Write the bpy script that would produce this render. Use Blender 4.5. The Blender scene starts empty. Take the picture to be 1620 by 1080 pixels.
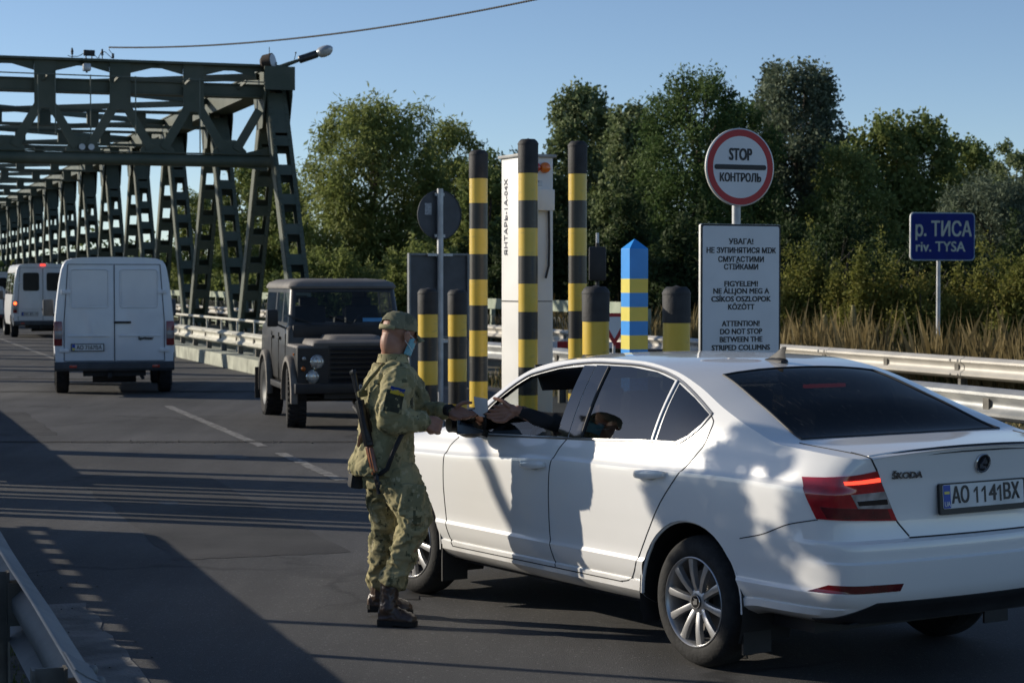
import bpy, bmesh, math, random
import numpy as np
from mathutils import Vector, Matrix, Euler
from mathutils.bvhtree import BVHTree
R = math.radians
SC = bpy.context.scene
COL = SC.collection

# ---------------------------------------------------------------- camera, sky, sun, exposure
CAMH = 1.85
cam_d = bpy.data.cameras.new("camera"); cam = bpy.data.objects.new("camera", cam_d); COL.objects.link(cam)
cam.location = (0, 0, CAMH); cam.rotation_euler = (R(90 - 1.7275), 0, 0)
cam_d.sensor_width = 36; cam_d.lens = 70.0
cam_d.clip_start = .1; cam_d.clip_end = 6000
cam_d.dof.use_dof = True; cam_d.dof.focus_distance = 10.4; cam_d.dof.aperture_fstop = 8.0
SC.camera = cam

SUN_EL = R(19.0)
SUN_DIR = Vector((1.0, -.32, 0)).normalized()          # way the light travels over the ground
w = bpy.data.worlds.new("World"); SC.world = w; w.use_nodes = True
nt = w.node_tree; bg = nt.nodes['Background']
sky = nt.nodes.new('ShaderNodeTexSky'); sky.sky_type = 'NISHITA'; sky.sun_disc = False
sky.sun_elevation = SUN_EL
sky.sun_rotation = math.atan2(-SUN_DIR.x, -SUN_DIR.y)
sky.air_density = .62; sky.dust_density = .2; sky.ozone_density = 1.8; sky.altitude = 0
nt.links.new(sky.outputs[0], bg.inputs[0]); bg.inputs[1].default_value = .13
sl = bpy.data.lights.new("sun", 'SUN'); so = bpy.data.objects.new("sun", sl); COL.objects.link(so)
sl.energy = 5.0; sl.angle = R(.53); sl.color = (1.0, .905, .76)
ld = Vector((SUN_DIR.x, SUN_DIR.y, -math.tan(SUN_EL)))
so.rotation_euler = ld.to_track_quat('-Z', 'Y').to_euler(); so.location = (-30, 5, 30)
SC.view_settings.view_transform = 'Standard'; SC.view_settings.look = 'None'
SC.view_settings.exposure = 0.0; SC.view_settings.gamma = 1.0
SC.cycles.max_bounces = 8; SC.cycles.transparent_max_bounces = 12
SC.cycles.caustics_reflective = False; SC.cycles.caustics_refractive = False

# ---------------------------------------------------------------- materials
MATS = {}
def mat(name, col, rough=.6, metal=0., var=.12, scale=6., bump=0., bscale=80., coat=0., spec=.5, detail=5., coord='Object', col2=None, cr=(.35,.65), emit=None, emis=0.):
    if name in MATS: return MATS[name]
    m = bpy.data.materials.new(name); m.use_nodes = True; n = m.node_tree.nodes; l = m.node_tree.links
    p = n['Principled BSDF']
    p.inputs['Roughness'].default_value = rough; p.inputs['Metallic'].default_value = metal
    p.inputs['Coat Weight'].default_value = coat; p.inputs['Coat Roughness'].default_value = .04
    p.inputs['Specular IOR Level'].default_value = spec
    tc = n.new('ShaderNodeTexCoord')
    no = n.new('ShaderNodeTexNoise'); no.inputs['Scale'].default_value = scale; no.inputs['Detail'].default_value = detail
    l.new(tc.outputs[coord], no.inputs['Vector'])
    r = n.new('ShaderNodeValToRGB'); l.new(no.outputs['Fac'], r.inputs['Fac'])
    c = Vector(col[:3])
    a = c * (1 - var); b = c * (1 + var) if col2 is None else Vector(col2)
    if col2 is not None: a = c
    r.color_ramp.elements[0].color = (*a, 1); r.color_ramp.elements[1].color = (*b, 1)
    r.color_ramp.elements[0].position = cr[0]; r.color_ramp.elements[1].position = cr[1]
    l.new(r.outputs['Color'], p.inputs['Base Color'])
    if bump > 0:
        n2 = n.new('ShaderNodeTexNoise'); n2.inputs['Scale'].default_value = bscale; n2.inputs['Detail'].default_value = 4
        l.new(tc.outputs[coord], n2.inputs['Vector'])
        bp = n.new('ShaderNodeBump'); bp.inputs['Strength'].default_value = bump; bp.inputs['Distance'].default_value = .02
        l.new(n2.outputs['Fac'], bp.inputs['Height']); l.new(bp.outputs['Normal'], p.inputs['Normal'])
    if emit is not None:
        p.inputs['Emission Color'].default_value = (*emit, 1); p.inputs['Emission Strength'].default_value = emis
    MATS[name] = m; return m

def glass(name, tint, refl=1.0, dusty=0.):
    if name in MATS: return MATS[name]
    m = bpy.data.materials.new(name); m.use_nodes = True; n = m.node_tree.nodes; l = m.node_tree.links
    n.remove(n['Principled BSDF']); out = n['Material Output']
    tr = n.new('ShaderNodeBsdfTransparent'); tr.inputs[0].default_value = (*tint, 1)
    gl = n.new('ShaderNodeBsdfGlossy'); gl.inputs['Roughness'].default_value = .015
    fr = n.new('ShaderNodeFresnel'); ge = n.new('ShaderNodeNewGeometry'); io = n.new('ShaderNodeMapRange'); io.inputs[3].default_value = 1.52; io.inputs[4].default_value = 1 / 1.52
    l.new(ge.outputs['Backfacing'], io.inputs[0]); l.new(io.outputs[0], fr.inputs[0])       # the same pane from both sides
    mx = n.new('ShaderNodeMixShader'); mu = n.new('ShaderNodeMath'); mu.operation = 'MULTIPLY'; mu.inputs[1].default_value = refl
    l.new(fr.outputs[0], mu.inputs[0]); l.new(mu.outputs[0], mx.inputs[0]); l.new(tr.outputs[0], mx.inputs[1]); l.new(gl.outputs[0], mx.inputs[2])
    last = mx
    if dusty > 0:
        df = n.new('ShaderNodeBsdfDiffuse'); df.inputs[0].default_value = (.42, .36, .28, 1)
        tc = n.new('ShaderNodeTexCoord'); mp = n.new('ShaderNodeMapping'); mp.inputs['Scale'].default_value = (14, 95, 14)
        no = n.new('ShaderNodeTexNoise'); no.inputs['Scale'].default_value = 1.0; no.inputs['Detail'].default_value = 3
        l.new(tc.outputs['Object'], mp.inputs['Vector']); l.new(mp.outputs[0], no.inputs['Vector'])
        cr = n.new('ShaderNodeMapRange'); cr.inputs[1].default_value = .60; cr.inputs[2].default_value = .78; cr.inputs[4].default_value = dusty
        l.new(no.outputs['Fac'], cr.inputs[0])
        mx2 = n.new('ShaderNodeMixShader'); l.new(cr.outputs[0], mx2.inputs[0]); l.new(mx.outputs[0], mx2.inputs[1]); l.new(df.outputs[0], mx2.inputs[2]); last = mx2
    l.new(last.outputs[0], out.inputs['Surface'])
    MATS[name] = m; return m

def leafmat(name, cols, trans=.35, rough=.7):
    m = bpy.data.materials.new(name); m.use_nodes = True; n = m.node_tree.nodes; l = m.node_tree.links
    p = n['Principled BSDF']; p.inputs['Roughness'].default_value = rough; p.inputs['Specular IOR Level'].default_value = .22; out = n['Material Output']
    g = n.new('ShaderNodeNewGeometry'); r = n.new('ShaderNodeValToRGB')
    tc = n.new('ShaderNodeTexCoord'); no = n.new('ShaderNodeTexNoise'); no.inputs['Scale'].default_value = .55; no.inputs['Detail'].default_value = 3
    l.new(tc.outputs['Object'], no.inputs['Vector'])
    ad = n.new('ShaderNodeMath'); ad.operation = 'MULTIPLY_ADD'; ad.inputs[1].default_value = .45
    l.new(g.outputs['Random Per Island'], ad.inputs[0])
    sb = n.new('ShaderNodeMapRange'); sb.inputs[1].default_value = .3; sb.inputs[2].default_value = .7; sb.inputs[4].default_value = .55
    l.new(no.outputs['Fac'], sb.inputs[0]); l.new(sb.outputs[0], ad.inputs[2]); l.new(ad.outputs[0], r.inputs['Fac'])
    e = r.color_ramp.elements
    for i, c in enumerate(cols):
        if i >= 2: e.new(.5)
    for i, c in enumerate(cols):
        e[i].position = i / (len(cols) - 1); e[i].color = (*c, 1)
    l.new(r.outputs[0], p.inputs['Base Color'])
    t = n.new('ShaderNodeBsdfTranslucent'); l.new(r.outputs[0], t.inputs[0])
    mx = n.new('ShaderNodeMixShader'); mx.inputs[0].default_value = trans
    l.new(p.outputs[0], mx.inputs[1]); l.new(t.outputs[0], mx.inputs[2]); l.new(mx.outputs[0], out.inputs['Surface'])
    MATS[name] = m; return m

# ---------------------------------------------------------------- mesh builder
class MB:
    def __init__(s): s.bm = bmesh.new()
    def box(s, c, size, rot=None, bev=0., taper=None):
        r = bmesh.ops.create_cube(s.bm, size=1.0); vs = r['verts']
        for v in vs: v.co = Vector((v.co.x * size[0], v.co.y * size[1], v.co.z * size[2]))
        if taper:
            for v in vs:
                if v.co.z > 0: v.co.x *= taper[0]; v.co.y *= taper[1]
        M = Matrix.Translation(Vector(c))
        if rot is not None: M = M @ (rot if isinstance(rot, Matrix) else Euler(rot).to_matrix().to_4x4())
        if bev > 0:
            es = list({e for v in vs for e in v.link_edges})
            rb = bmesh.ops.bevel(s.bm, geom=es, offset=bev, segments=2, profile=.6, affect='EDGES')
            vs = rb['verts'] if False else list({v for f in rb['faces'] for v in f.verts} | {v for v in vs if v.is_valid})
        bmesh.ops.transform(s.bm, matrix=M, verts=[v for v in vs if v.is_valid])
        return s
    def bar(s, p0, p1, w, h, up=(0, 0, 1), bev=0.):
        p0 = Vector(p0); p1 = Vector(p1); d = p1 - p0; z = d.normalized(); u = Vector(up)
        x = u.cross(z)
        if x.length < 1e-5: x = Vector((1, 0, 0))
        x.normalize(); y = z.cross(x)
        M = Matrix((x, y, z)).transposed().to_4x4(); 
        return s.box((p0 + p1) / 2, (w, h, d.length), M, bev)
    def ring(s, pts): return [s.bm.verts.new(p) for p in pts]
    def loft(s, rings, cap0=True, cap1=True, closed=True):
        rs = [s.ring(r) for r in rings]; n = len(rs[0])
        for a, b in zip(rs, rs[1:]):
            for i in range(n if closed else n - 1):
                j = (i + 1) % n
                s.bm.faces.new((a[i], a[j], b[j], b[i]))
        if cap0: s.bm.faces.new(rs[0][::-1])
        if cap1: s.bm.faces.new(rs[-1])
        return s
    def tube(s, path, r, n=8, cap=True):
        P = [Vector(p) for p in path]; rr = r if isinstance(r, (list, tuple)) else [r] * len(P)
        t0 = (P[1] - P[0]).normalized(); u = t0.orthogonal().normalized(); rings = []
        for i, p in enumerate(P):
            t = (P[min(i + 1, len(P) - 1)] - P[max(i - 1, 0)]).normalized()
            u = (u - t * u.dot(t)).normalized(); v = t.cross(u)
            rings.append([p + (u * math.cos(a) + v * math.sin(a)) * rr[i] for a in [2 * math.pi * k / n for k in range(n)]])
        return s.loft(rings, cap, cap)
    def cyl(s, p0, p1, r0, r1=None, n=16, cap=True): return s.tube([p0, p1], [r0, r0 if r1 is None else r1], n, cap)
    def lathe(s, prof, n=32, M=None, cap=False):
        M = M or Matrix()
        rings = [[M @ Vector((r * math.cos(a), r * math.sin(a), z)) for a in [2 * math.pi * k / n for k in range(n)]] for r, z in prof]
        return s.loft(rings, cap, cap)
    def sphere(s, c, r, sc=(1, 1, 1), u=16, v=10, M=None):
        rr = bmesh.ops.create_uvsphere(s.bm, u_segments=u, v_segments=v, radius=r)
        T = Matrix.Translation(Vector(c)) @ (M or Matrix()) @ Matrix.Diagonal((*sc, 1))
        bmesh.ops.transform(s.bm, matrix=T, verts=rr['verts']); return s
    def prism(s, poly, d0, d1, M=None):
        """polygon (a,b) extruded along local z from d0 to d1, M maps local to object"""
        M = M or Matrix()
        a = [s.bm.verts.new(M @ Vector((x, y, d0))) for x, y in poly]; b = [s.bm.verts.new(M @ Vector((x, y, d1))) for x, y in poly]
        n = len(poly)
        for i in range(n): s.bm.faces.new((a[i], a[(i + 1) % n], b[(i + 1) % n], b[i]))
        s.bm.faces.new(a[::-1]); s.bm.faces.new(b); return s
    def quad(s, pts):
        s.bm.faces.new([s.bm.verts.new(p) for p in pts]); return s
    def build(s, name, m, parent=None, smooth=True, angle=35, bev=0., loc=None, recalc=True):
        bm = s.bm
        if recalc: bmesh.ops.recalc_face_normals(bm, faces=bm.faces[:])
        if smooth:
            for f in bm.faces: f.smooth = True
            for e in bm.edges:
                if len(e.link_faces) == 2 and e.calc_face_angle(0) > R(angle): e.smooth = False
        me = bpy.data.meshes.new(name); bm.to_mesh(me); bm.free()
        return link(name, me, m, parent, bev, loc)

def link(name, me, m, parent=None, bev=0., loc=None):
    o = bpy.data.objects.new(name, me); COL.objects.link(o)
    for q in (m if isinstance(m, (list, tuple)) else [m]): me.materials.append(q)
    if parent is not None: o.parent = parent
    if loc is not None: o.location = loc
    if bev > 0:
        b = o.modifiers.new('bevel', 'BEVEL'); b.width = bev; b.segments = 2; b.limit_method = 'ANGLE'; b.angle_limit = R(40)
    return o

def tag(o, label, cat, group=None):
    o['label'] = label; o['category'] = cat
    if group: o['group'] = group
    return o
def struct(o, kind='structure'): o['kind'] = kind; return o
def thing(name, label, cat, loc=(0, 0, 0), rz=0., group=None):
    o = bpy.data.objects.new(name, None); COL.objects.link(o); o.empty_display_size = .2
    o.location = loc; o.rotation_euler = (0, 0, rz); return tag(o, label, cat, group)
def kids(o): return [c for c in bpy.data.objects if c.parent == o]
def copy_tree(o, parent=None):
    c = o.copy(); COL.objects.link(c)
    if parent is not None: c.parent = parent
    for k in kids(o): copy_tree(k, c)
    return c

def rrect(w, h, r, n=5):
    pts = []
    for cx_, cy_, a0 in ((w / 2 - r, h / 2 - r, 0), (-w / 2 + r, h / 2 - r, 90), (-w / 2 + r, -h / 2 + r, 180), (w / 2 - r, -h / 2 + r, 270)):
        for k in range(n + 1):
            a = R(a0 + 90 * k / n); pts.append((cx_ + r * math.cos(a), cy_ + r * math.sin(a)))
    return pts

def text(name, s, size, m, parent, M, bold=0., sx=1., align='CENTER', extrude=.001, spacing=1.0, width=None, strikes=1):
    """lettering as a mesh; bold by overstriking (each strike a hair higher), width fits the line to a measured length"""
    cu = bpy.data.curves.new('text', 'FONT'); cu.body = s; cu.size = size; cu.align_x = align; cu.align_y = 'CENTER'
    cu.extrude = extrude; cu.resolution_u = 3; cu.space_character = spacing
    t = bpy.data.objects.new('text', cu); COL.objects.link(t)
    bpy.context.view_layer.update()
    me = bpy.data.meshes.new_from_object(t.evaluated_get(bpy.context.evaluated_depsgraph_get()))
    bpy.data.objects.remove(t); bpy.data.curves.remove(cu)
    if width is not None:
        xs = [v.co.x for v in me.vertices]; sx = width / max(1e-6, max(xs) - min(xs))
    me.transform(Matrix.Diagonal((sx, 1, 1, 1)))
    if bold > 0:
        b = bmesh.new()
        for k in range(5):
            dx, dy = ((0, 0), (1, .6), (-1, -.6), (1, -.6), (-1, .6))[k]; q = me.copy(); q.transform(Matrix.Translation((dx * bold, dy * bold, k * .00015))); b.from_mesh(q); bpy.data.meshes.remove(q)
        b.to_mesh(me); b.free()
    me.transform(M); me.materials.clear()
    return link(name, me, m, parent)

def baked(o):
    """apply the modifiers of o, return its mesh data"""
    bpy.context.view_layer.update()
    me = bpy.data.meshes.new_from_object(o.evaluated_get(bpy.context.evaluated_depsgraph_get()))
    old = o.data; o.modifiers.clear(); o.data = me
    return o
def voxel(o, size, smooth=4):
    rm = o.modifiers.new('rm', 'REMESH'); rm.mode = 'VOXEL'; rm.voxel_size = size; rm.use_smooth_shade = True
    if smooth:
        s = o.modifiers.new('sm', 'SMOOTH'); s.iterations = smooth; s.factor = .5
    ms = list(o.data.materials); baked(o)
    if not len(o.data.materials):
        for q in ms: o.data.materials.append(q)
    for p in o.data.polygons: p.use_smooth = True
    return o
def smoothstep(a, b, x):
    t = min(1, max(0, (x - a) / (b - a))); return t * t * (3 - 2 * t)
def pchip(xs, ys):
    xs = np.array(xs, float); ys = np.array(ys, float)
    if xs[0] > xs[-1]: xs = xs[::-1]; ys = ys[::-1]
    h = np.diff(xs); d = np.diff(ys) / h; m = np.zeros(len(xs)); m[0] = d[0]; m[-1] = d[-1]
    for i in range(1, len(xs) - 1):
        if d[i - 1] * d[i] > 0:
            w1 = 2 * h[i] + h[i - 1]; w2 = h[i] + 2 * h[i - 1]; m[i] = (w1 + w2) / (w1 / d[i - 1] + w2 / d[i])
    def f(x):
        x = min(max(x, xs[0]), xs[-1]); i = int(min(max(np.searchsorted(xs, x) - 1, 0), len(h) - 1)); t = (x - xs[i]) / h[i]
        return (2*t**3 - 3*t**2 + 1) * ys[i] + (t**3 - 2*t**2 + t) * h[i] * m[i] + (-2*t**3 + 3*t**2) * ys[i+1] + (t**3 - t**2) * h[i] * m[i+1]
    return f

# clip a convex region bounded by planes (point, outward normal) out of a bmesh; returns the faces inside it
def clip_planes(bm, planes, filt, lo=None, hi=None):
    planes = [(Vector(c), Vector(n).normalized()) for c, n in planes]
    def near(f):
        if not filt(f.calc_center_median()): return False
        for c, n in planes:
            if min((v.co - c).dot(n) for v in f.verts) > 1e-5: return False
        return True
    for c, n in planes:
        fs = [f for f in bm.faces if near(f)]
        g = list({v for f in fs for v in f.verts}) + list({e for f in fs for e in f.edges}) + fs
        bmesh.ops.bisect_plane(bm, geom=g, dist=1e-5, plane_co=c, plane_no=n)
    return [f for f in bm.faces if filt(f.calc_center_median()) and all((f.calc_center_median() - c).dot(n) < 1e-6 for c, n in planes)]
def clip(bm, poly, ax, filt):
    """convex 2-D polygon in the object axes ax, extruded along the third axis"""
    A = sum(poly[i][0] * poly[(i + 1) % len(poly)][1] - poly[(i + 1) % len(poly)][0] * poly[i][1] for i in range(len(poly)))
    if A < 0: poly = poly[::-1]
    pl = []
    for i in range(len(poly)):
        p, q = poly[i], poly[(i + 1) % len(poly)]; no = Vector((0, 0, 0)); no[ax[0]] = q[1] - p[1]; no[ax[1]] = -(q[0] - p[0])
        if no.length < 1e-7: continue
        co = Vector((0, 0, 0)); co[ax[0]] = p[0]; co[ax[1]] = p[1]; pl.append((co, no))
    return clip_planes(bm, pl, filt)
def extract(bm, faces, remove=True, offset=0., back=0.):
    """copy faces to a new MB (optionally pushed along the normals, with a skirt of depth back)"""
    mb = MB(); nb = mb.bm; mp = {}
    for f in faces:
        for v in f.verts:
            if v not in mp: mp[v] = nb.verts.new(v.co + v.normal * offset)
    for f in faces: nb.faces.new([mp[v] for v in f.verts])
    if back:
        nb.normal_update()
        edges = [e for e in nb.edges if len(e.link_faces) == 1]; inv = {b: a for a, b in mp.items()}
        low = {}
        for e in edges:
            for v in e.verts:
                if v not in low: low[v] = nb.verts.new(v.co - inv[v].normal * back)
        for e in edges: nb.faces.new((e.verts[0], e.verts[1], low[e.verts[1]], low[e.verts[0]]))
    if remove: bmesh.ops.delete(bm, geom=faces, context='FACES')
    return mb

# ---------------------------------------------------------------- bridge axes: L across (to the right), D along the road
BA = R(18.7); BC, BS = math.cos(BA), math.sin(BA)
def BR(L, D, z=0.): return Vector((L * BC - D * BS, L * BS + D * BC, z))
BROT = Matrix(((BC, -BS, 0, 0), (BS, BC, 0, 0), (0, 0, 1, 0), (0, 0, 0, 1)))
random.seed(7)

# ---------------------------------------------------------------- setting: ground, road, markings
def asphalt():
    m = bpy.data.materials.new('asphalt'); m.use_nodes = True; n = m.node_tree.nodes; l = m.node_tree.links; p = n['Principled BSDF']
    tc = n.new('ShaderNodeTexCoord')
    def noise(sc, det=4., rough=.55, vec=None):
        q = n.new('ShaderNodeTexNoise'); q.inputs['Scale'].default_value = sc; q.inputs['Detail'].default_value = det; q.inputs['Roughness'].default_value = rough
        l.new(vec or tc.outputs['Object'], q.inputs['Vector']); return q.outputs['Fac']
    def rng(f, a, b, c, d):
        q = n.new('ShaderNodeMapRange'); q.inputs[1].default_value = a; q.inputs[2].default_value = b; q.inputs[3].default_value = c; q.inputs[4].default_value = d
        l.new(f, q.inputs[0]); return q.outputs[0]
    def mul(a, b):
        q = n.new('ShaderNodeMath'); q.operation = 'MULTIPLY'; l.new(a, q.inputs[0]); l.new(b, q.inputs[1]); return q.outputs[0]
    big = rng(noise(.35, 5), .3, .7, .72, 1.30)
    mp = n.new('ShaderNodeMapping'); mp.inputs['Scale'].default_value = (1.6, .12, 1); mp.inputs['Rotation'].default_value = (0, 0, -BA)
    l.new(tc.outputs['Object'], mp.inputs['Vector'])
    lane = rng(noise(1.0, 4, .6, mp.outputs[0]), .3, .7, .76, 1.22)
    fine = rng(noise(140, 2, .6), .35, .75, .72, 1.35)
    vo = n.new('ShaderNodeTexVoronoi'); vo.inputs['Scale'].default_value = 95; l.new(tc.outputs['Object'], vo.inputs['Vector'])
    sp = rng(vo.outputs['Color'], .80, .95, 1.0, 1.9)
    # cracks: warped voronoi edges shown only in some places
    wn = n.new('ShaderNodeTexNoise'); wn.inputs['Scale'].default_value = 2.2; wn.inputs['Detail'].default_value = 6; l.new(tc.outputs['Object'], wn.inputs['Vector'])
    mxv = n.new('ShaderNodeMixRGB'); mxv.inputs[0].default_value = .35; l.new(tc.outputs['Object'], mxv.inputs[1]); l.new(wn.outputs['Color'], mxv.inputs[2])
    cv = n.new('ShaderNodeTexVoronoi'); cv.feature = 'DISTANCE_TO_EDGE'; cv.inputs['Scale'].default_value = .55; l.new(mxv.outputs[0], cv.inputs['Vector'])
    where = rng(noise(.3, 2), .50, .62, 0., .85)
    ck = rng(cv.outputs['Distance'], .004, .018, .45, 1.)
    mc = n.new('ShaderNodeMixRGB'); mc.inputs[1].default_value = (1, 1, 1, 1); l.new(where, mc.inputs[0]); l.new(ck, mc.inputs[2])
    f = mul(mul(mul(big, lane), mul(fine, sp)), mc.outputs[0])
    cb = n.new('ShaderNodeVectorMath'); cb.operation = 'SCALE'; cb.inputs[0].default_value = (.083, .081, .079); l.new(f, cb.inputs['Scale'])
    l.new(cb.outputs[0], p.inputs['Base Color'])
    p.inputs['Roughness'].default_value = .82; p.inputs['Specular IOR Level'].default_value = .35
    bp = n.new('ShaderNodeBump'); bp.inputs['Strength'].default_value = .55; bp.inputs['Distance'].default_value = .006
    l.new(fine, bp.inputs['Height']); l.new(bp.outputs[0], p.inputs['Normal'])
    MATS['asphalt'] = m; return m
def worn_paint():
    m = bpy.data.materials.new('worn_road_paint'); m.use_nodes = True; n = m.node_tree.nodes; l = m.node_tree.links; p = n['Principled BSDF']
    tc = n.new('ShaderNodeTexCoord'); no = n.new('ShaderNodeTexNoise'); no.inputs['Scale'].default_value = 9; no.inputs['Detail'].default_value = 8; no.inputs['Roughness'].default_value = .7
    l.new(tc.outputs['Object'], no.inputs['Vector']); r = n.new('ShaderNodeValToRGB'); l.new(no.outputs['Fac'], r.inputs['Fac'])
    r.color_ramp.elements[0].position = .40; r.color_ramp.elements[0].color = (.075, .072, .068, 1)
    r.color_ramp.elements[1].position = .62; r.color_ramp.elements[1].color = (.30, .29, .27, 1)
    l.new(r.outputs[0], p.inputs['Base Color']); p.inputs['Roughness'].default_value = .8; MATS['worn_road_paint'] = m; return m
ASPH = asphalt(); PAINT = worn_paint()
GRASS = mat('dry_ground', (.055, .06, .022), .95, var=.5, scale=.6, col2=(.15, .12, .06), bump=.6, bscale=9)
CONC = mat('concrete', (.20, .19, .17), .9, var=.3, scale=3.5, bump=.4, bscale=60, detail=8)
DIRT = mat('gutter_dirt', (.06, .052, .04), .95, var=.5, scale=5, bump=.6, bscale=40)
def sheet(name, pts, m, z):
    b = MB(); b.quad([Vector((p[0], p[1], z)) for p in pts]); return struct(b.build(name, m, smooth=False))
sheet('ground', [(-3000, -300), (3000, -300), (3000, 3500), (-3000, 3500)], GRASS, -.06)
road_pts = [BR(*p) for p in ((.7, -8), (10.9, -8), (10.9, 34), (8.6, 39.5), (8.4, 150), (.7, 150))]
b = MB(); b.bm.faces.new([b.bm.verts.new((p.x, p.y, 0)) for p in road_pts]); struct(b.build('road', ASPH, smooth=False))
# concrete gutter strip with dirt along the left guardrail
def strip(name, L0, L1, D0, D1, m, z, n=40, amp=.0, seed=1):
    rnd = random.Random(seed); b = MB(); A = []; Bq = []
    for i in range(n + 1):
        D = D0 + (D1 - D0) * i / n
        A.append(b.bm.verts.new(BR(L0 + rnd.uniform(-amp, amp), D, z))); Bq.append(b.bm.verts.new(BR(L1 + rnd.uniform(-amp, amp), D, z)))
    for i in range(n): b.bm.faces.new((A[i], Bq[i], Bq[i + 1], A[i + 1]))
    return struct(b.build(name, m, smooth=False))
strip('gutter', .98, 1.34, -2, 11.6, mat('gutter_concrete', (.17, .165, .155), .9, var=.35, scale=4, bump=.5, bscale=50, detail=8), .004, 60, .035, 3)
strip('gutter_dirt', .70, .99, -2, 12.5, DIRT, .006, 60, .05, 4)
strip('verge', -3.5, .72, -6, 30, mat('verge_soil', (.07, .06, .035), .95, var=.5, scale=2.5, col2=(.10, .11, .04), bump=.8, bscale=25), .002, 30, .04, 5)
strip('right_verge', 10.75, 40, -6, 150, mat('right_verge_soil', (.08, .07, .045), .95, var=.5, scale=1.2, col2=(.15, .125, .07), bump=.8, bscale=25), -.004, 60, .12, 6)
# markings: dashes of the centre line, ends given as (L, D)
def dash(a, c, wd=.13):
    a = Vector(a); c = Vector(c); b = MB(); t = Vector((c - a)); t.normalize(); nx = Vector((t.y, -t.x)) * wd / 2
    pts = [a - nx, a + nx, c + nx, c - nx]; rnd = random.Random(int(a.y * 10)); n = 26
    Lv = []; Rv = []
    for i in range(n + 1):
        p = a + (c - a) * i / n; q = BR(*(p - nx * rnd.uniform(.8, 1.1)), .004); r = BR(*(p + nx * rnd.uniform(.8, 1.1)), .004)
        Lv.append(b.bm.verts.new(q)); Rv.append(b.bm.verts.new(r))
    for i in range(n): b.bm.faces.new((Lv[i], Rv[i], Rv[i + 1], Lv[i + 1]))
    return struct(b.build('road_marking', PAINT, smooth=False))
dash((4.42, 18.0), (4.50, 21.1)); dash((4.50, 22.0), (4.62, 29.6)); dash((4.88, 44), (4.95, 66)); dash((4.95, 72), (5.0, 95))
# transverse expansion joints: rough, broken strips across the carriageway
def joint(D, wd, seed, z, m, l0=.9, l1=8.3, skew=0.):
    rnd = random.Random(seed); b = MB(); A = []; Bq = []; n = 90
    for i in range(n + 1):
        L = l0 + (l1 - l0) * i / n; d = D + skew * (L - 4.5)
        A.append(b.bm.verts.new(BR(L, d + rnd.uniform(-.6, .3) * wd * .5, z))); Bq.append(b.bm.verts.new(BR(L, d + wd + rnd.uniform(-.3, .6) * wd * .5, z)))
    for i in range(n): b.bm.faces.new((A[i], A[i + 1], Bq[i + 1], Bq[i]))
    return struct(b.build('expansion_joint', m, smooth=False))
JM = mat('joint_tar', (.018, .017, .016), .9, var=.5, scale=12, bump=.8, bscale=60)
joint(33.6, .28, 11, .004, JM, skew=-.33); joint(38.2, .22, 12, .004, JM, skew=-.33)
joint(22.6, .16, 13, .005, mat('broken_asphalt', (.03, .028, .026), .95, var=.6, scale=20, bump=1., bscale=40), skew=-.33)
b = MB(); rnd = random.Random(5)
for i in range(90):
    L = rnd.uniform(2.5, 5.2); D = 22.66 - .33 * (L - 4.5) + rnd.gauss(0, .10); s = rnd.uniform(.004, .015)
    p = BR(L, D, s * .3); b.sphere(p, s, (1, rnd.uniform(.6, 1), .6), 5, 4)
for i in range(90):
    L = rnd.uniform(.8, 1.5); D = rnd.uniform(5, 13); s = rnd.uniform(.003, .009); b.sphere(BR(L, D, s * .2 + .006), s, (1, rnd.uniform(.5, .9), .5), 5, 4)
o = b.build('loose_gravel', mat('gravel_grey', (.10, .098, .092), .9, var=.4, scale=20)); o['kind'] = 'stuff'

# older repair patches, a shade darker, cut square into the carriageway
def patch_sheet(L0, L1, D_0, D_1, m, z, seed):
    rnd = random.Random(seed); b = MB(); pts = []
    for (la, da), (lb, db) in zip(((L0, D_0), (L1, D_0), (L1, D_1), (L0, D_1)), ((L1, D_0), (L1, D_1), (L0, D_1), (L0, D_0))):
        for k in range(14): t = k / 14; pts.append(BR(la + (lb - la) * t + rnd.uniform(-.03, .03), da + (db - da) * t + rnd.uniform(-.03, .03), z))
    b.bm.faces.new([b.bm.verts.new(q) for q in pts]); return struct(b.build('road_patch', m, smooth=False))
PM = mat('patched_asphalt', (.050, .048, .046), .85, var=.3, scale=1.5, bump=.5, bscale=140, detail=8)
patch_sheet(2.1, 3.3, 13.2, 19.0, PM, .002, 3); patch_sheet(1.7, 2.5, 24.5, 29.0, PM, .002, 5)
OIL = mat('oil_stain', (.030, .029, .028), .6, var=.5, scale=6)
for k, (L, D, rx, ry) in enumerate(((3.2, 11.4, .16, .30), (2.6, 16.6, .10, .22), (3.9, 20.8, .2, .35), (4.2, 9.0, .09, .14))):
    rnd = random.Random(k); b = MB(); b.bm.faces.new([b.bm.verts.new(BR(L + rx * math.cos(a) * rnd.uniform(.6, 1.15), D + ry * math.sin(a) * rnd.uniform(.6, 1.15), .003)) for a in [2 * math.pi * j / 22 for j in range(22)]]); struct(b.build('oil_stain', OIL, smooth=False))

# ---------------------------------------------------------------- steel truss bridge
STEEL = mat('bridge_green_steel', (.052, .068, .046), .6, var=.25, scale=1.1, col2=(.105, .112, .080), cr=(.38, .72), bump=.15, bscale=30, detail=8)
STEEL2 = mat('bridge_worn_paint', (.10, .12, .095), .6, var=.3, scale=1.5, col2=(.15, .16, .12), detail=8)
LT, D0, PN, ZT = 9.0, 42.8, 6.8, 6.42
bridge = thing('truss_bridge', 'dark green steel truss road bridge with perforated struts and portal frame', 'bridge', BR(4.4, D0))
bridge.rotation_euler = (0, 0, BA)
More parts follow.
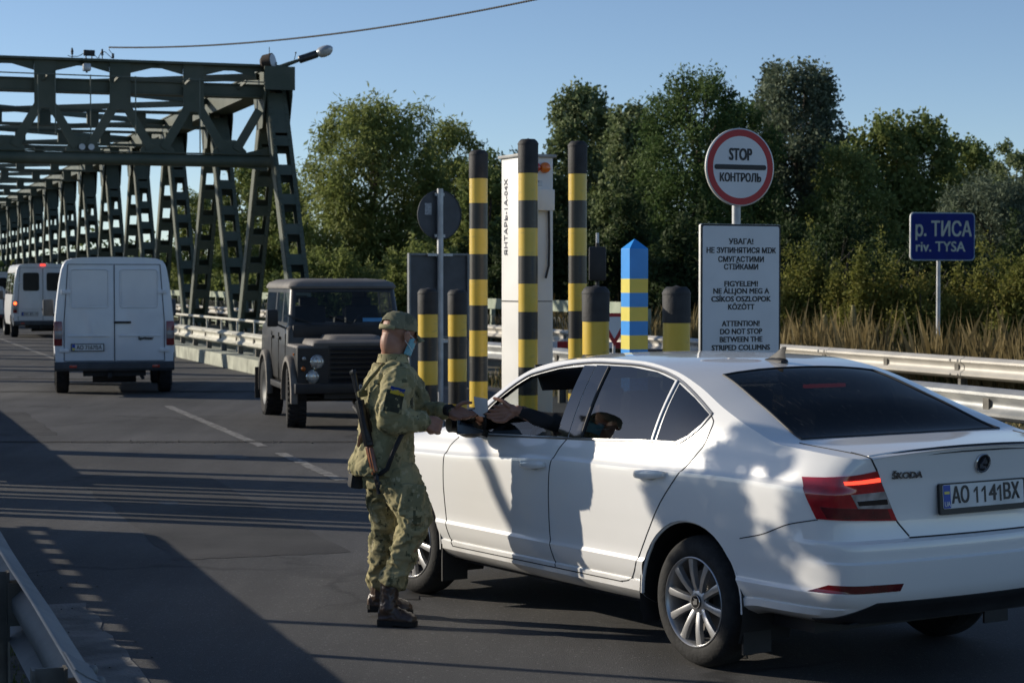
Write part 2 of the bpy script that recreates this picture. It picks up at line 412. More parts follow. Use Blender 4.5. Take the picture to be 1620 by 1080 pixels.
# inside the bridge thing: x = L - 4.4, y = D - D0
def P(L, n, z): return Vector((L - 4.4, n * PN, z))
def strut_mesh(lean):
    """one perforated strut from the top node (y=0,z=5.95) to the bottom node half a panel away"""
    a = Vector((0, lean * .12, 6.0)); c = Vector((0, lean * PN * .5 - lean * .25, .35)); d = (c - a).normalized(); ln = (c - a).length
    up = Vector((1, 0, 0)); fw = up.cross(d).normalized(); b = MB()
    for sx in (-1, 1):
        b.bar(a + up * sx * .215, c + up * sx * .215, .30, .022, up)           # web plates facing the road
        for sy in (-1, 1): b.bar(a + up * sx * .17 + fw * sy * .16, c + up * sx * .17 + fw * sy * .16, .02, .078, up)
    t = .15; k = 0
    while t < ln - .2:
        for sy in (-1, 1):
            p = a + d * (t + (.3 if k else .55)) + fw * sy * .155
            b.bar(p - d * (.125 if k else .5), p + d * (.125 if k else .5), .02, .29, up)
        t += .72 if k else .95; k += 1
    b.bar(a + d * .5, a + d * .95, .26, .42, up)
    rv = random.Random(3)
    for i in range(int(ln / .16)):                                                # rivet rows on the flanges
        for sx in (-1, 1):
            for sy in (-1, 1):
                p = a + d * (.1 + i * .16) + up * sx * .17 + fw * sy * .172; b.box(p, (.03, .03, .03))
    return b
proto = {}
for side in (LT, -.2):
    for n in range(14):
        for lean in (-1, 1):
            if lean == 1 and n == 13: continue
            if lean not in proto:
                o = strut_mesh(lean).build('strut', STEEL, bridge, smooth=False); proto[lean] = o
            else:
                o = proto[lean].copy(); COL.objects.link(o)
            o.location = P(side, n, 0)
for side in (LT, -.2):
    b = MB()
    b.box(P(side, 6.5, 6.19), (.54, 13.1 * PN, .42)); b.box(P(side, 6.5, 6.41), (.62, 13.2 * PN, .03))
    b.build('top_chord', STEEL, bridge, smooth=False)
    b = MB(); b.box(P(side, -.105, 6.19), (.66, .03, .50)); b.build('chord_end_plate', STEEL, bridge, smooth=False)
    b = MB()
    b.box(P(side, 6.5, .22), (.5, 14 * PN, .40)); b.build('bottom_chord', STEEL, bridge, smooth=False)
    for n in range(14):
        b = MB()
        for sx in (-1, 1):
            pts = [(-.62, 0), (.62, 0), (.62, -.16), (.30, -.85), (-.30, -.85), (-.62, -.16)]
            M = Matrix.Translation(P(side + sx * .29, n, 6.0)) @ Matrix(((0, 0, 1, 0), (1, 0, 0, 0), (0, 1, 0, 0), (0, 0, 0, 1)))
            b.prism(pts, -.012, .012, M)
        b.build('gusset', STEEL, bridge, smooth=False)
# portal frame at the bridge end
def portal(n, y=-.34):
    q = lambda L, z, dy=0: Vector((L - 4.4, n * PN + y + dy, z))
    b = MB()
    b.box(q(4.4, 6.47), (9.3, .30, .05)); b.box(q(4.4, 6.40), (9.2, .03, .10)); b.build('portal_top_beam', STEEL, bridge, smooth=False)
    b = MB(); b.box(q(4.4, 5.94, .22), (8.7, .34, .24), bev=.02); b.box(q(4.4, 6.07, .22), (8.7, .42, .022)); b.box(q(4.4, 5.81, .22), (8.7, .42, .022))
    b.build('portal_middle_beam', STEEL, bridge, smooth=False)
    b = MB(); b.tube([q(-.1, 4.42), q(8.9, 4.42)], .13, 16); b.box(q(4.4, 4.57), (8.9, .20, .02)); b.build('portal_lower_beam', STEEL, bridge)
    L = [8.75 - 1.545 * k for k in range(6)]
    for i, l0 in enumerate(L):
        if i:
            b = MB(); b.box(q(l0, 5.98, -.05), (.44, .03, 1.0)); b.box(q(l0, 5.47, .0), (.40, .16, .05))
            for k in range(6):
                for s in (-1, 1): b.box(q(l0 + s * .18, 5.58 + k * .16, -.07), (.03, .02, .03))
            b.build('portal_gusset', STEEL, bridge, smooth=False)
        m0 = l0 - .7725
        b = MB()
        pts = [(-.36, 0), (.36, 0), (.36, .10), (.13, .33), (-.13, .33), (-.36, .10)]
        M = Matrix.Translation(q(m0, 4.54, -.03)) @ Matrix(((1, 0, 0, 0), (0, 0, -1, 0), (0, 1, 0, 0), (0, 0, 0, 1)))
        b.prism(pts, -.012, .012, M); b.build('lower_gusset', STEEL, bridge, smooth=False)
        for s in (-1, 1):
            b = MB(); t = q(m0 + s * (.7725 - .13), 5.52); e = q(m0 + s * .14, 4.66)
            b.bar(t, e, .13, .10, (0, 1, 0)); b.bar(t + Vector((0, -.06, 0)), e + Vector((0, -.06, 0)), .19, .014, (0, 1, 0)); b.build('portal_brace', STEEL, bridge, smooth=False)
        hb = [(0, 0), (.62, 0), (.62, -.06), (0, -.20)]
    for l0 in L[:-1]:
        for s in (-1, 1):
            b = MB(); M = Matrix.Translation(q(l0 - .22 if s < 0 else l0 - 1.545 + .22, 6.44, -.01)) @ Matrix(((s, 0, 0, 0), (0, 0, -1, 0), (0, 1, 0, 0), (0, 0, 0, 1)))
            b.prism([(0, 0), (.60, 0), (.60, -.05), (0, -.21)], -.01, .01, M); b.build('haunch_plate', STEEL, bridge, smooth=False)
    for s in (-.0, 8.8):
        b = MB(); M = Matrix.Translation(q(s, 4.42, -.02)) @ Matrix(((1, 0, 0, 0), (0, 0, -1, 0), (0, 1, 0, 0), (0, 0, 0, 1)))
        sg = 1 if s < 4 else -1
        b.prism([(0, -.2), (sg * .75, -.1), (sg * .75, .12), (0, .3)][::sg], -.015, .015, M); b.build('corner_plate', STEEL, bridge, smooth=False)
portal(0); portal(13, .34)
# cross beams and top laterals at every node
cb = None
for n in range(1, 13):
    if cb is None:
        b = MB()
        for z in (5.66, 6.02): b.box(Vector((0, 0, z)), (8.6, .20, .065)); 
        x = -4.2
        while x < 4.2: b.box((x, 0, 5.84), (.28, .14, .32)); x += 1.15
        cb = b.build('cross_beam', STEEL, bridge, smooth=False); o = cb
    else:
        o = cb.copy(); COL.objects.link(o)
    o.location = P(4.4, n, 0)
lat = None
for n in range(13):
    for s in (1, -1):
        if lat is None or s not in lat:
            lat = lat or {}
            b = MB(); b.bar((-4.3 * s, .2, 6.30), (4.3 * s, PN - .2, 6.30), .12, .14); lat[s] = o = b.build('top_lateral', STEEL, bridge, smooth=False)
        else:
            o = lat[s].copy(); COL.objects.link(o)
        o.location = P(4.4, n, 0)
# pale guide cable and hanging rods
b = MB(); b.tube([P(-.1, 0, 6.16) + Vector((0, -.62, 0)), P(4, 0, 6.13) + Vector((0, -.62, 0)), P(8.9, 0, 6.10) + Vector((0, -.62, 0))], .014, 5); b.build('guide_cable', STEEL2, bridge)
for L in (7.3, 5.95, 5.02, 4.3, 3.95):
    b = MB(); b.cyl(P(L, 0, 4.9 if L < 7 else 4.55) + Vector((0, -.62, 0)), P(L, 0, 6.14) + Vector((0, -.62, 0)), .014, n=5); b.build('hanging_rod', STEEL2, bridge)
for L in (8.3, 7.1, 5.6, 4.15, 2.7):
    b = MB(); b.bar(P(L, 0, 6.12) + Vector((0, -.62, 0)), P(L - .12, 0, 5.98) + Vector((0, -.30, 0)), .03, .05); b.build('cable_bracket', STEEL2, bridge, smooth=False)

# things on the bridge
BLK = mat('black_plastic', (.012, .012, .013), .5, var=.3)
RUST = mat('rusty_steel', (.035, .022, .016), .8, var=.4, scale=9)
GALV = mat('galvanised_steel', (.36, .37, .37), .45, metal=.7, var=.18, scale=7)
LGREY = mat('lamp_grey', (.42, .44, .46), .35, metal=.3, var=.08)
LENS = mat('lamp_lens', (.55, .56, .55), .15, var=.05, coat=.5)
lamp = thing('street_lamp', 'grey street lamp on a raised arm at the top right corner of the bridge', 'street lamp', BR(9.0, D0 - .4, 6.44)); lamp.rotation_euler = (0, 0, BA)
b = MB(); b.tube([(.05, 0, .0), (.25, -.05, .09), (.55, -.12, .20), (.62, -.13, .225)], [.06, .045, .03, .03], 10); b.prism([(-.15, 0), (.22, 0), (.26, .10)], -.02, .02, Matrix(((1, 0, 0, 0), (0, 0, 1, 0), (0, 1, 0, 0), (0, 0, 0, 1)))); b.build('arm', STEEL, lamp)
lt = Matrix.Translation((.74, -.16, .275)) @ Euler((0, R(-19), R(-12))).to_matrix().to_4x4() @ Matrix.Diagonal((1.0, 1.0, 1.0, 1))
b = MB(); b.bm.loops; M = lt
b.loft([[M @ Vector((x, r * .09 * math.cos(a), r * .085 * math.sin(a))) for a in [k * math.pi / 6 for k in range(12)]] for x, r in ((-.30, .8), (-.28, 1), (.10, 1), (.14, .7))]); b.build('gear_housing', mat('lamp_housing', (.03, .033, .037), .4), lamp)
b = MB(); prof = [(.0, .10), (.06, .17), (.16, .19), (.26, .17), (.33, .10), (.36, .02)]
b.loft([[M @ Vector((.12 + x, r * math.cos(a), .02 + .55 * r * math.sin(a))) for a in [k * math.pi / 10 for k in range(11)]] for x, r in prof], True, True, True); b.build('reflector_hood', LGREY, lamp)
b = MB(); b.loft([[M @ Vector((.12 + x, .95 * r * math.cos(a), .02 - .75 * r * math.sin(a))) for a in [k * math.pi / 10 for k in range(11)]] for x, r in prof], True, True, True); b.build('lens', LENS, lamp)
b = MB(); b.cyl((.36, -.08, .13), (.40, -.09, .32), .008, n=5); b.sphere((.40, -.09, .33), .02, u=8, v=6); b.build('rod_antenna', BLK, lamp)
fl = thing('floodlight', 'round rusty floodlight drum on the bridge portal beside the street lamp arm', 'floodlight', BR(8.80, D0 - .52, 6.37), BA)
M = Matrix.Translation((0, 0, .18)) @ Euler((0, R(82), R(-38))).to_matrix().to_4x4()
b = MB(); b.lathe([(.02, -.17), (.11, -.16), (.165, -.10), (.175, .10), (.165, .105)], 28, M, True); b.build('drum', RUST, fl)
b = MB(); b.lathe([(.005, .112), (.1, .112), (.155, .108)], 28, M); b.build('lens', LENS, fl)
b = MB(); b.tube([(-.17, 0, .18), (-.16, 0, -.03), (.16, 0, -.03), (.17, 0, .18)], .014, 6); b.build('bracket', RUST, fl)
b = MB(); b.cyl((.02, .02, .33), (.02, .02, .50), .008, n=5); b.build('spike', RUST, fl)
# cameras / insulators on the top beam
def on_beam(L, z=6.5): return BR(L, D0 - .34, z)
i1 = thing('cable_insulator', 'small dark insulator post standing alone left of the black box on the portal beam', 'insulator', on_beam(4.68), BA, 'insulators on the portal beam')
b = MB(); b.lathe([(.02, 0), (.02, .14), (.05, .15), (.05, .20), (.03, .21), (.055, .24), (.05, .30), (.03, .31), (.04, .36), (.01, .40)], 12, cap=True); b.build('body', BLK, i1)
i2 = copy_tree(i1); i1.scale = (.55,) * 3; i2.scale = (.55,) * 3; i2.location = on_beam(5.30); i2['label'] = 'dark insulator post at the left end of the overhead cable on the portal beam'
o = None
jb = thing('junction_box', 'flat black box raised on a short stub on the bridge portal beam between two insulators', 'box', on_beam(5.03), BA); jb.scale = (.55,) * 3
b = MB(); b.box((0, 0, .22), (.42, .14, .22), bev=.015); b.build('case', BLK, jb); b = MB(); b.cyl((-.12, 0, 0), (-.12, 0, .12), .025, n=8); b.cyl((.1, 0, 0), (.1, 0, .12), .02, n=8); b.tube([(.2, 0, .15), (.3, 0, .04), (.42, 0, .05)], .012, 5); b.tube([(-.2, 0, .2), (-.4, 0, .08), (-.7, 0, .06), (-.8, 0, .1)], .014, 5); b.build('stub', BLK, jb)
ca = thing('bracket_antenna', 'spidery black bracket with clamps holding the end of the overhead cable on the portal', 'cable bracket', on_beam(5.45), BA); ca.scale = (.55,) * 3
b = MB(); b.tube([(-.45, 0, 0), (-.3, 0, .28), (-.18, 0, .30), (.1, 0, .05), (.12, 0, .2), (-.02, 0, .38), (0, 0, .45)], .014, 5); b.box((.13, 0, .14), (.09, .06, .2), bev=.01); b.sphere((0, 0, .46), .03, u=8, v=6); b.build('frame', BLK, ca)
# overhead cable: sags from the portal out to the upper right towards the camera
c0 = on_beam(5.45, 6.755); c1 = Vector((1.9, 30.0, 6.42))
path = [c0.lerp(c1, t) + Vector((0, 0, -1.2 * t * (1 - t))) for t in [k / 40 for k in range(41)]]
b = MB(); b.tube(path, .014, 6)
for k in range(260):
    t = k / 260; p = c0.lerp(c1, t) + Vector((0, 0, -1.2 * t * (1 - t))); b.sphere(p, .02, u=5, v=4)
tag(b.build('overhead_cable', mat('cable_sheath', (.055, .05, .045), .7)), 'thin twisted overhead cable sagging across the sky from the bridge portal to the upper right', 'cable')
cl = thing('cctv_camera', 'small grey camera housing on the guide cable of the bridge portal', 'camera', BR(4.9, D0 - 1.0, 6.16), BA)
b = MB(); b.box((0, 0, .09), (.16, .2, .15), bev=.03); b.build('housing', LGREY, cl); b = MB(); b.cyl((0, 0, -.02), (0, 0, .03), .02, n=8); b.build('mount', BLK, cl)
pl = thing('lane_lamp', 'pair of small pale lamps sitting on the lower beam of the bridge portal', 'lamp', BR(4.95, D0 - .36, 4.575), BA)
for x in (-.09, .1):
    b = MB(); b.cyl((x, 0, .08), (x, -.10, .08), .055, .065, 14); b.build('lamp_body', LGREY, pl)
b = MB(); b.box((0, .0, .02), (.3, .1, .03)); b.build('bracket', BLK, pl)

# ---------------------------------------------------------------- guardrails, kerb, railings
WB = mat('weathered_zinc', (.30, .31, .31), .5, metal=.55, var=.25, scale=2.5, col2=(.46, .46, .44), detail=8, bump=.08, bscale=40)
WBD = mat('shaded_zinc', (.15, .16, .165), .6, metal=.25, var=.3, scale=2.5, col2=(.24, .245, .24), detail=9, bump=.1, bscale=40)  # darker zinc for the left rails: their shade is put into the colour
WBW = mat('cream_rail_paint', (.46, .45, .38), .6, var=.2, scale=3, col2=(.58, .56, .49), detail=9)
WPROF = [(0, 0), (.035, .025), (.075, .045), (.078, .075), (.04, .105), (.012, .13), (.012, .18), (.04, .205), (.078, .235), (.075, .265), (.035, .285), (0, .31)]
def wbeam(name, label, pts, ztop, face, m, post_gap=2.0, post=True, posth=None, seed=1, blunt=True, group=None, thick=.006, curl=0):
    """pts: (L, D); face=+1 bulges towards +L"""
    base = BR(*pts[0]); g = thing(name, label, 'guardrail', base, BA, group)
    loc = lambda L, D, z: Vector((L - pts[0][0], D - pts[0][1], z))
    rings = []
    for L, D in pts:
        rings.append([loc(L + face * (.06 + a), D, ztop - .31 + z) for a, z in WPROF] + [loc(L + face * (.06 + a - thick - .004), D, ztop - .31 + z) for a, z in WPROF[::-1]])
    b = MB(); b.loft(rings); b.build('beam', m, g, angle=50)
    tot = 0; cum = [0]
    for p, q in zip(pts, pts[1:]): cum.append(cum[-1] + (Vector(q) - Vector(p)).length)
    def at(s):
        for i in range(len(pts) - 1):
            if s <= cum[i + 1] + 1e-6:
                t = (s - cum[i]) / (cum[i + 1] - cum[i]); return Vector(pts[i]).lerp(Vector(pts[i + 1]), t)
        return Vector(pts[-1])
    s = .5; po = None; sp = None; k = 0
    while post and s < cum[-1]:
        p = at(s)
        if po is None:
            b = MB(); b.box((0, 0, (ztop - .02) / 2), (.10, .012, ztop - .02)); 
            for sy in (-1, 1): b.box((sy * .05, 0, (ztop - .02) / 2), (.01, .07, ztop - .02))
            b.box((face * .075, 0, ztop - .155), (.06, .10, .18)); po = o = b.build('post', mat('post_steel', (.16, .15, .13), .7, metal=.3, var=.35, scale=6), g, smooth=False)
        else: o = po.copy(); COL.objects.link(o)
        o.location = loc(p.x, p.y, 0); s += post_gap; k += 1
        if k % 2 == 1:
            if sp is None:
                b = MB()
                rr = [[Vector((face * (.068 + a), d, ztop - .31 + z)) for a, z in WPROF] + [Vector((face * (.064 + a - thick), d, ztop - .31 + z)) for a, z in WPROF[::-1]] for d in (-.16, .16)]
                b.loft(rr)
                for dd in (-.1, .1):
                    for z in (.055, .255): b.sphere((face * (.068 + .08), dd, ztop - .31 + z), .018, u=8, v=6)
                sp = o = b.build('splice', m, g, angle=50)
            else: o = sp.copy(); COL.objects.link(o)
            o.location = loc(p.x, p.y, 0)
    return g
def span(L, a, c, n=24, wob=.012, seed=1):
    r = random.Random(seed); return [(L + r.uniform(-wob, wob), a + (c - a) * i / n) for i in range(n + 1)]
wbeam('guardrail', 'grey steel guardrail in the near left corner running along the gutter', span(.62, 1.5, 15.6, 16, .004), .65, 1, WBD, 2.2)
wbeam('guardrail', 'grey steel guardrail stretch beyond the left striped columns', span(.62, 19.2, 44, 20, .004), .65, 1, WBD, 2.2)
wbeam('guardrail', 'cream painted guardrail along the concrete kerb of the bridge carriageway', span(8.28, 38.6, 132, 40), .76, -1, WBW, 1.9)
wbeam('guardrail', 'near silvery guardrail right behind the white sedan with weeds behind it', span(10.45, 6, 31, 16, .01) + [(10.2, 33), (9.6, 35.5), (8.9, 37.6)], .84, -1, WB, 2.0)
wbeam('guardrail', 'farther silvery guardrail in front of the river sign and dry weeds', span(15.0, 8, 136, 60, .012), .80, -1, mat('weathered_zinc_pale', (.44, .42, .38), .55, metal=.25, var=.25, scale=2.5, col2=(.56, .53, .47), detail=8), 2.0)
# pipe handrail above the bridge guardrail
h = thing('pipe_handrail', 'thin pale pipe handrail running above the cream guardrail on the bridge', 'handrail', BR(8.55, 38.6), BA)
b = MB(); b.tube([(0, 0, .98), (0, 94, .98)], .032, 8); b.build('rail', WBW, h)
po = None
for k in range(48):
    if po is None: b = MB(); b.cyl((0, 0, .27), (0, 0, .97), .02, n=6); po = o = b.build('post', WBW, h)
    else: o = po.copy(); COL.objects.link(o)
    o.location = (0, .2 + k * 1.95, 0)
# kerb of pale concrete blocks
KM = mat('kerb_concrete', (.36, .37, .30), .85, var=.25, scale=2.2, bump=.3, bscale=40, detail=8)
kb = MB(); 
for k in range(66):
    kb.box((0, .7 + k * 1.42, .145), (.40, 1.40, .29), bev=.012)
kb.box((.55, 47, .14), (.7, 94, .27))
o = kb.build('kerb', KM, smooth=False); o.location = BR(8.02, 38.4); o.rotation_euler = (0, 0, BA); struct(o)
# green railing of the parallel footway, far side
RG = mat('pale_green_paint', (.25, .30, .22), .6, var=.2, scale=3, col2=(.34, .38, .29))
g = thing('footway_railing', 'pale green railing with a broad top board beyond the bollards', 'railing', BR(15.35, 37), BA)
b = MB(); b.box((0, 50, 1.30), (.06, 100, .25)); b.build('top_board', RG, g, smooth=False)
b = MB(); b.box((0, 50, .72), (.03, 100, .05)); b.box((0, 50, .16), (.03, 100, .05)); b.build('lower_rail', RG, g, smooth=False)
po = None
for k in range(50):
    if po is None: b = MB(); b.box((0.05, 0, .65), (.10, .12, 1.30)); po = o = b.build('post', RG, g, smooth=False)
    else: o = po.copy(); COL.objects.link(o)
    o.location = (0, k * 2.0, 0)
ban = None
for k in range(25):
    if ban is None:
        b = MB()
        for i in range(33): b.cyl((0, i * .12, .16), (0, i * .12, .72), .008, n=4, cap=False)
        for i in range(13): b.tube([(.0, i * .3 + .15 + .09 * math.cos(a), .92 + .12 * math.sin(a)) for a in [j * math.pi / 4 for j in range(9)]], .012, 4)
        ban = o = b.build('infill_panel', mat('railing_dark', (.05, .055, .045), .7), g)
    else: o = ban.copy(); COL.objects.link(o)
    o.location = (0, k * 4.0, 0)
# low concrete block at the foot of the left guardrail post
tag(MB().box(BR(.36, 8.6, .09), (.26, 11.6, .26), BROT, bev=.02).build('concrete_block', mat('pale_concrete', (.34, .33, .30), .85, var=.2, scale=4, bump=.4, bscale=50), smooth=False), 'pale concrete edging block behind the near left guardrail post', 'concrete block')

# parapets of the footway on the left, outside the view: they keep the near guardrail and the gutter in shade
def parapet(label, D_a, D_b):
    g = thing('footway_parapet', label, 'parapet', BR(-.50, D_a), BA, 'footway parapets on the left'); L_ = D_b - D_a
    b = MB(); b.box((0, L_ / 2, .385), (.06, L_, .77)); b.build('panel', KM, g, smooth=False)
    b = MB(); b.box((0, L_ / 2, .975), (.10, L_, .26)); b.build('top_beam', KM, g, smooth=False)
    po = None; k = 0
    while k * .53 < L_:
        if po is None: b = MB(); b.box((0, 0, .806), (.06, .24, .072)); po = o = b.build('stud', KM, g, smooth=False)
        else: o = po.copy(); COL.objects.link(o)
        o.location = (0, .12 + k * .53, 0); k += 1
parapet('pale footway parapet beside the near guardrail, left of the view', 2.2, 16.6)
parapet('pale footway parapet beyond the striped posts, left of the view', 21.2, 46)

# ---------------------------------------------------------------- trees, shrubs, weeds
LM = {
 'willow': leafmat('willow_leaf', [(0.117, 0.156, 0.046), (0.221, 0.260, 0.078), (0.325, 0.351, 0.143)], .45),
 'poplar': leafmat('poplar_leaf', [(0.091, 0.130, 0.052), (0.169, 0.215, 0.091), (0.299, 0.325, 0.195)], .3),
 'locust': leafmat('locust_leaf', [(.040, .078, .024), (.085, .135, .042), (.15, .195, .065)], .35),
 'maple': leafmat('maple_leaf', [(0.091, 0.130, 0.039), (0.169, 0.215, 0.065), (0.273, 0.286, 0.098)], .3),
 'silver': leafmat('silver_leaf', [(0.091, 0.117, 0.078), (0.130, 0.163, 0.104), (0.169, 0.202, 0.130)], .25),
 'autumn': leafmat('autumn_leaf', [(0.098, 0.117, 0.026), (0.189, 0.195, 0.046), (0.312, 0.247, 0.065)], .4),
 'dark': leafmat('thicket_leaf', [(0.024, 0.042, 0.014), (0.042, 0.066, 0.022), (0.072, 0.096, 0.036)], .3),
}
BARK = mat('bark', (.07, .055, .04), .95, var=.5, scale=4, bump=.8, bscale=30)
BARKP = mat('pale_bark', (.17, .15, .12), .95, var=.4, scale=4, bump=.6, bscale=30)
def leaf_mesh(pos, ax, size, aspect, rg, fold=.25):
    """pos Nx3, ax Nx3 long axis; four-vertex folded leaves"""
    N = len(pos); ax = ax / np.linalg.norm(ax, axis=1, keepdims=True)
    rn = rg.normal(size=(N, 3)); sd = np.cross(ax, rn); sd /= np.linalg.norm(sd, axis=1, keepdims=True) + 1e-9; nm = np.cross(ax, sd)
    s = (size * rg.uniform(.65, 1.35, N))[:, None]; wd = s * aspect
    v = np.stack([pos - ax * s * .5, pos + sd * wd * .5 + nm * wd * fold, pos + ax * s * .5, pos - sd * wd * .5 + nm * wd * fold], 1).reshape(-1, 3)
    me = bpy.data.meshes.new('foliage'); me.vertices.add(4 * N); me.vertices.foreach_set('co', v.ravel())
    me.loops.add(4 * N); me.loops.foreach_set('vertex_index', np.arange(4 * N, dtype=np.int32))
    me.polygons.add(N); me.polygons.foreach_set('loop_start', np.arange(0, 4 * N, 4, dtype=np.int32)); me.polygons.foreach_set('loop_total', np.full(N, 4, dtype=np.int32))
    me.update(calc_edges=True); return me
def crown_points(lobes, n, rg, shell=.55, droop=0., upr=0.):
    vol = np.array([l[3] * l[3] * l[4] for l in lobes]) ** .75; cnt = rg.multinomial(n, vol / vol.sum()); P_, A_ = [], []
    for (x, y, z, r, h), c in zip(lobes, cnt):
        # every lobe is a bunch of twigs: leaves gather along short twigs so that gaps show
        nt_ = max(3, c // 9); d = rg.normal(size=(nt_, 3)); d /= np.linalg.norm(d, axis=1, keepdims=True)
        rad = rg.uniform(shell, 1.25, nt_) ** .8
        tw = d * rad[:, None] * [r, r, h] + [x, y, z]
        k = rg.integers(0, nt_, c); dirs = d + rg.normal(scale=.45, size=d.shape) + [0, 0, upr - droop]
        dirs /= np.linalg.norm(dirs, axis=1, keepdims=True)
        t = rg.uniform(-.6, .6, c) * (.75 * r + .2); p = tw[k] + dirs[k] * t[:, None] + rg.normal(scale=.10 * r + .05, size=(c, 3))
        a = dirs[k] + rg.normal(scale=.75, size=(c, 3)) + [0, 0, -droop * .8]
        P_.append(p); A_.append(a)
    return np.concatenate(P_), np.concatenate(A_)
def tree(kind, label, X, Y, top, hw, seed, n=9000, name=None, cat='tree', group='trees beyond the guardrails', base=-.3, leaf=.2, low=.04, shape='round', nl=26, depth=1.0, aspect=.45, bark=BARK):
    rg = np.random.default_rng(seed); H = top - base; n = int(n * 3.0)
    t = thing(name or kind + '_tree', label, cat, (X, Y, base), 0, group)
    lobes = []
    for i in range(nl):
        u = (i + .5) / nl; h = low + (1 - low) * u; a = i * 2.39996 + rg.uniform(-.4, .4)
        if shape == 'round': env = hw * math.sqrt(max(.05, 1 - abs((h - .45) / .62) ** 2.2))
        elif shape == 'column': env = hw * (.55 + .45 * math.sin(math.pi * min(1, h * .95 + .1))) * (1 if h < .8 else (1.08 - h) / .28)
        elif shape == 'spread': env = hw * (.5 + .6 * h if h < .6 else .9 * math.sqrt(max(.03, 1 - ((h - .6) / .42) ** 2)))
        else: env = hw * math.sqrt(max(.06, 1 - h ** 2))
        rr = env * rg.uniform(.35, .95) ** .6; r = (.24 + .17 * rg.random()) * hw * (1.15 - .5 * h)
        hh = r * (rg.uniform(1.3, 2.1) if shape == 'column' else rg.uniform(.75, 1.25))
        z = min(h * H, H - hh * .75)
        lobes.append((math.cos(a) * max(0, rr - r * .5), math.sin(a) * max(0, rr - r * .5) * depth, max(z, hh * .7), r, hh))
    if shape == 'bush':                # a thicket of many stems instead of one ball
        lobes = []
        for i in range(nl + 8):
            x = rg.uniform(-1.15, 1.15) * hw; hz = H * (.25 + .75 * rg.random() ** .7) * (1 - .25 * min(1, abs(x) / hw)); r = hw * rg.uniform(.10, .24)
            lobes.append((x, rg.uniform(-.55, .55) * hw, hz * rg.uniform(.35, .9), r, max(r, hz * rg.uniform(.18, .34))))
    # wisps that break the outline
    for i in range(int(nl * .45) if shape != 'bush' else 0):
        a = rg.uniform(0, 6.28); h = rg.uniform(.55, .97); e = hw * math.sqrt(max(.03, 1 - abs((h - .45) / .62) ** 2.2)) * (.55 if shape == 'column' else .92)
        lobes.append((math.cos(a) * e, math.sin(a) * e * depth, h * H * .985, hw * rg.uniform(.06, .12), hw * rg.uniform(.12, .30)))
    if shape == 'bush':
        for i in range(26):
            x = rg.uniform(-1, 1) * hw; hh_ = rg.uniform(.10, .22) * H; lobes.append((x, rg.uniform(-.6, .6) * hw, H * rg.uniform(.55, 1.02) * (1 - .35 * abs(x) / hw), hw * .05, hh_))
    p, a = crown_points(lobes, n, rg, droop=.5 if kind == 'willow' else .05, upr=.7 if shape == 'column' else .15)
    me = leaf_mesh(p, a, leaf * (.80 if shape != 'bush' else .9), aspect * 1.1, rg); o = link('crown', me, LM[kind], t)
    b = MB(); tr = .035 * H * .55 + .03
    tp = [Vector((0, 0, -.4)), Vector((rg.uniform(-.1, .1), 0, H * .2)), Vector((rg.uniform(-.03, .03) * H, 0, H * .5)), Vector((rg.uniform(-.05, .05) * H, 0, H * .82))]
    b.tube(tp, [tr, tr * .8, tr * .5, tr * .15], 8)
    for l in lobes[2:nl:2]:
        s = tp[1].lerp(tp[2], rg.uniform(0, 1)) if l[2] < H * .6 else tp[2].lerp(tp[3], rg.uniform(0, .6)); e = Vector(l[:3]); m = s.lerp(e, .5) + Vector((0, 0, -.06 * H if l[2] < s.z else .03 * H))
        b.tube([s, m, e], [tr * .34, tr * .22, tr * .07], 5)
    b.build('trunk', bark, t); return t
TZ = lambda px, Y: (px - 810) / 3150 * Y
TH = lambda py, Y: CAMH + (445 - py) / 3150 * Y
def pt(kind, label, px, py, hwpx, Y, seed, **k): return tree(kind, label, TZ(px, Y), Y, TH(py, Y), hwpx / 3150 * Y, seed, **k)
pt('willow', 'big broad willow with feathery olive crown beyond the grey off-road vehicle', 592, 168, 118, 70, 1, n=20000, leaf=.27, aspect=.24, nl=46, low=.02)
pt('willow', 'smaller willow crown behind the round sign seen from its back', 716, 200, 66, 78, 2, n=9000, leaf=.25, aspect=.28, nl=30)
pt('maple', 'dark round tree behind the first tall striped column', 770, 262, 62, 66, 3, n=8000, leaf=.2)
pt('maple', 'hazy green tree seen through the end post of the bridge', 398, 262, 66, 95, 4, n=8000, leaf=.26)
pt('willow', 'low olive bush crown seen between the bridge struts', 318, 305, 55, 100, 5, n=6000, leaf=.28, aspect=.3)
pt('maple', 'low distant tree at the left behind many bridge struts', 240, 392, 60, 130, 6, n=4000, leaf=.3)
pt('maple', 'green tree crown tucked behind the foot of the bridge end post', 455, 290, 55, 84, 22, n=7000, leaf=.22)
pt('poplar', 'loose poplar with airy top right of the white pillar', 925, 150, 78, 78, 7, n=13000, leaf=.2, shape='round', aspect=.7, bark=BARKP, nl=34)
pt('poplar', 'thin poplar with two upright plumes left of the stop sign', 1003, 170, 60, 72, 8, n=10000, leaf=.19, shape='round', aspect=.7, bark=BARKP, nl=32)
pt('maple', 'tree filling the gap between the two airy poplars', 965, 208, 72, 88, 24, n=9000, leaf=.24)
pt('locust', 'dark green locust tree with pointed top above the warning board', 1092, 122, 96, 66, 9, n=20000, leaf=.17, shape='round', aspect=.4, nl=48)
pt('locust', 'rounded green locust crown right behind the stop sign', 1178, 168, 72, 70, 10, n=11000, leaf=.18, aspect=.4, nl=34)
pt('silver', 'tall greyish poplar, highest tree right of the stop sign', 1258, 106, 90, 74, 11, n=19000, leaf=.18, shape='round', aspect=.65, nl=52, bark=BARKP)
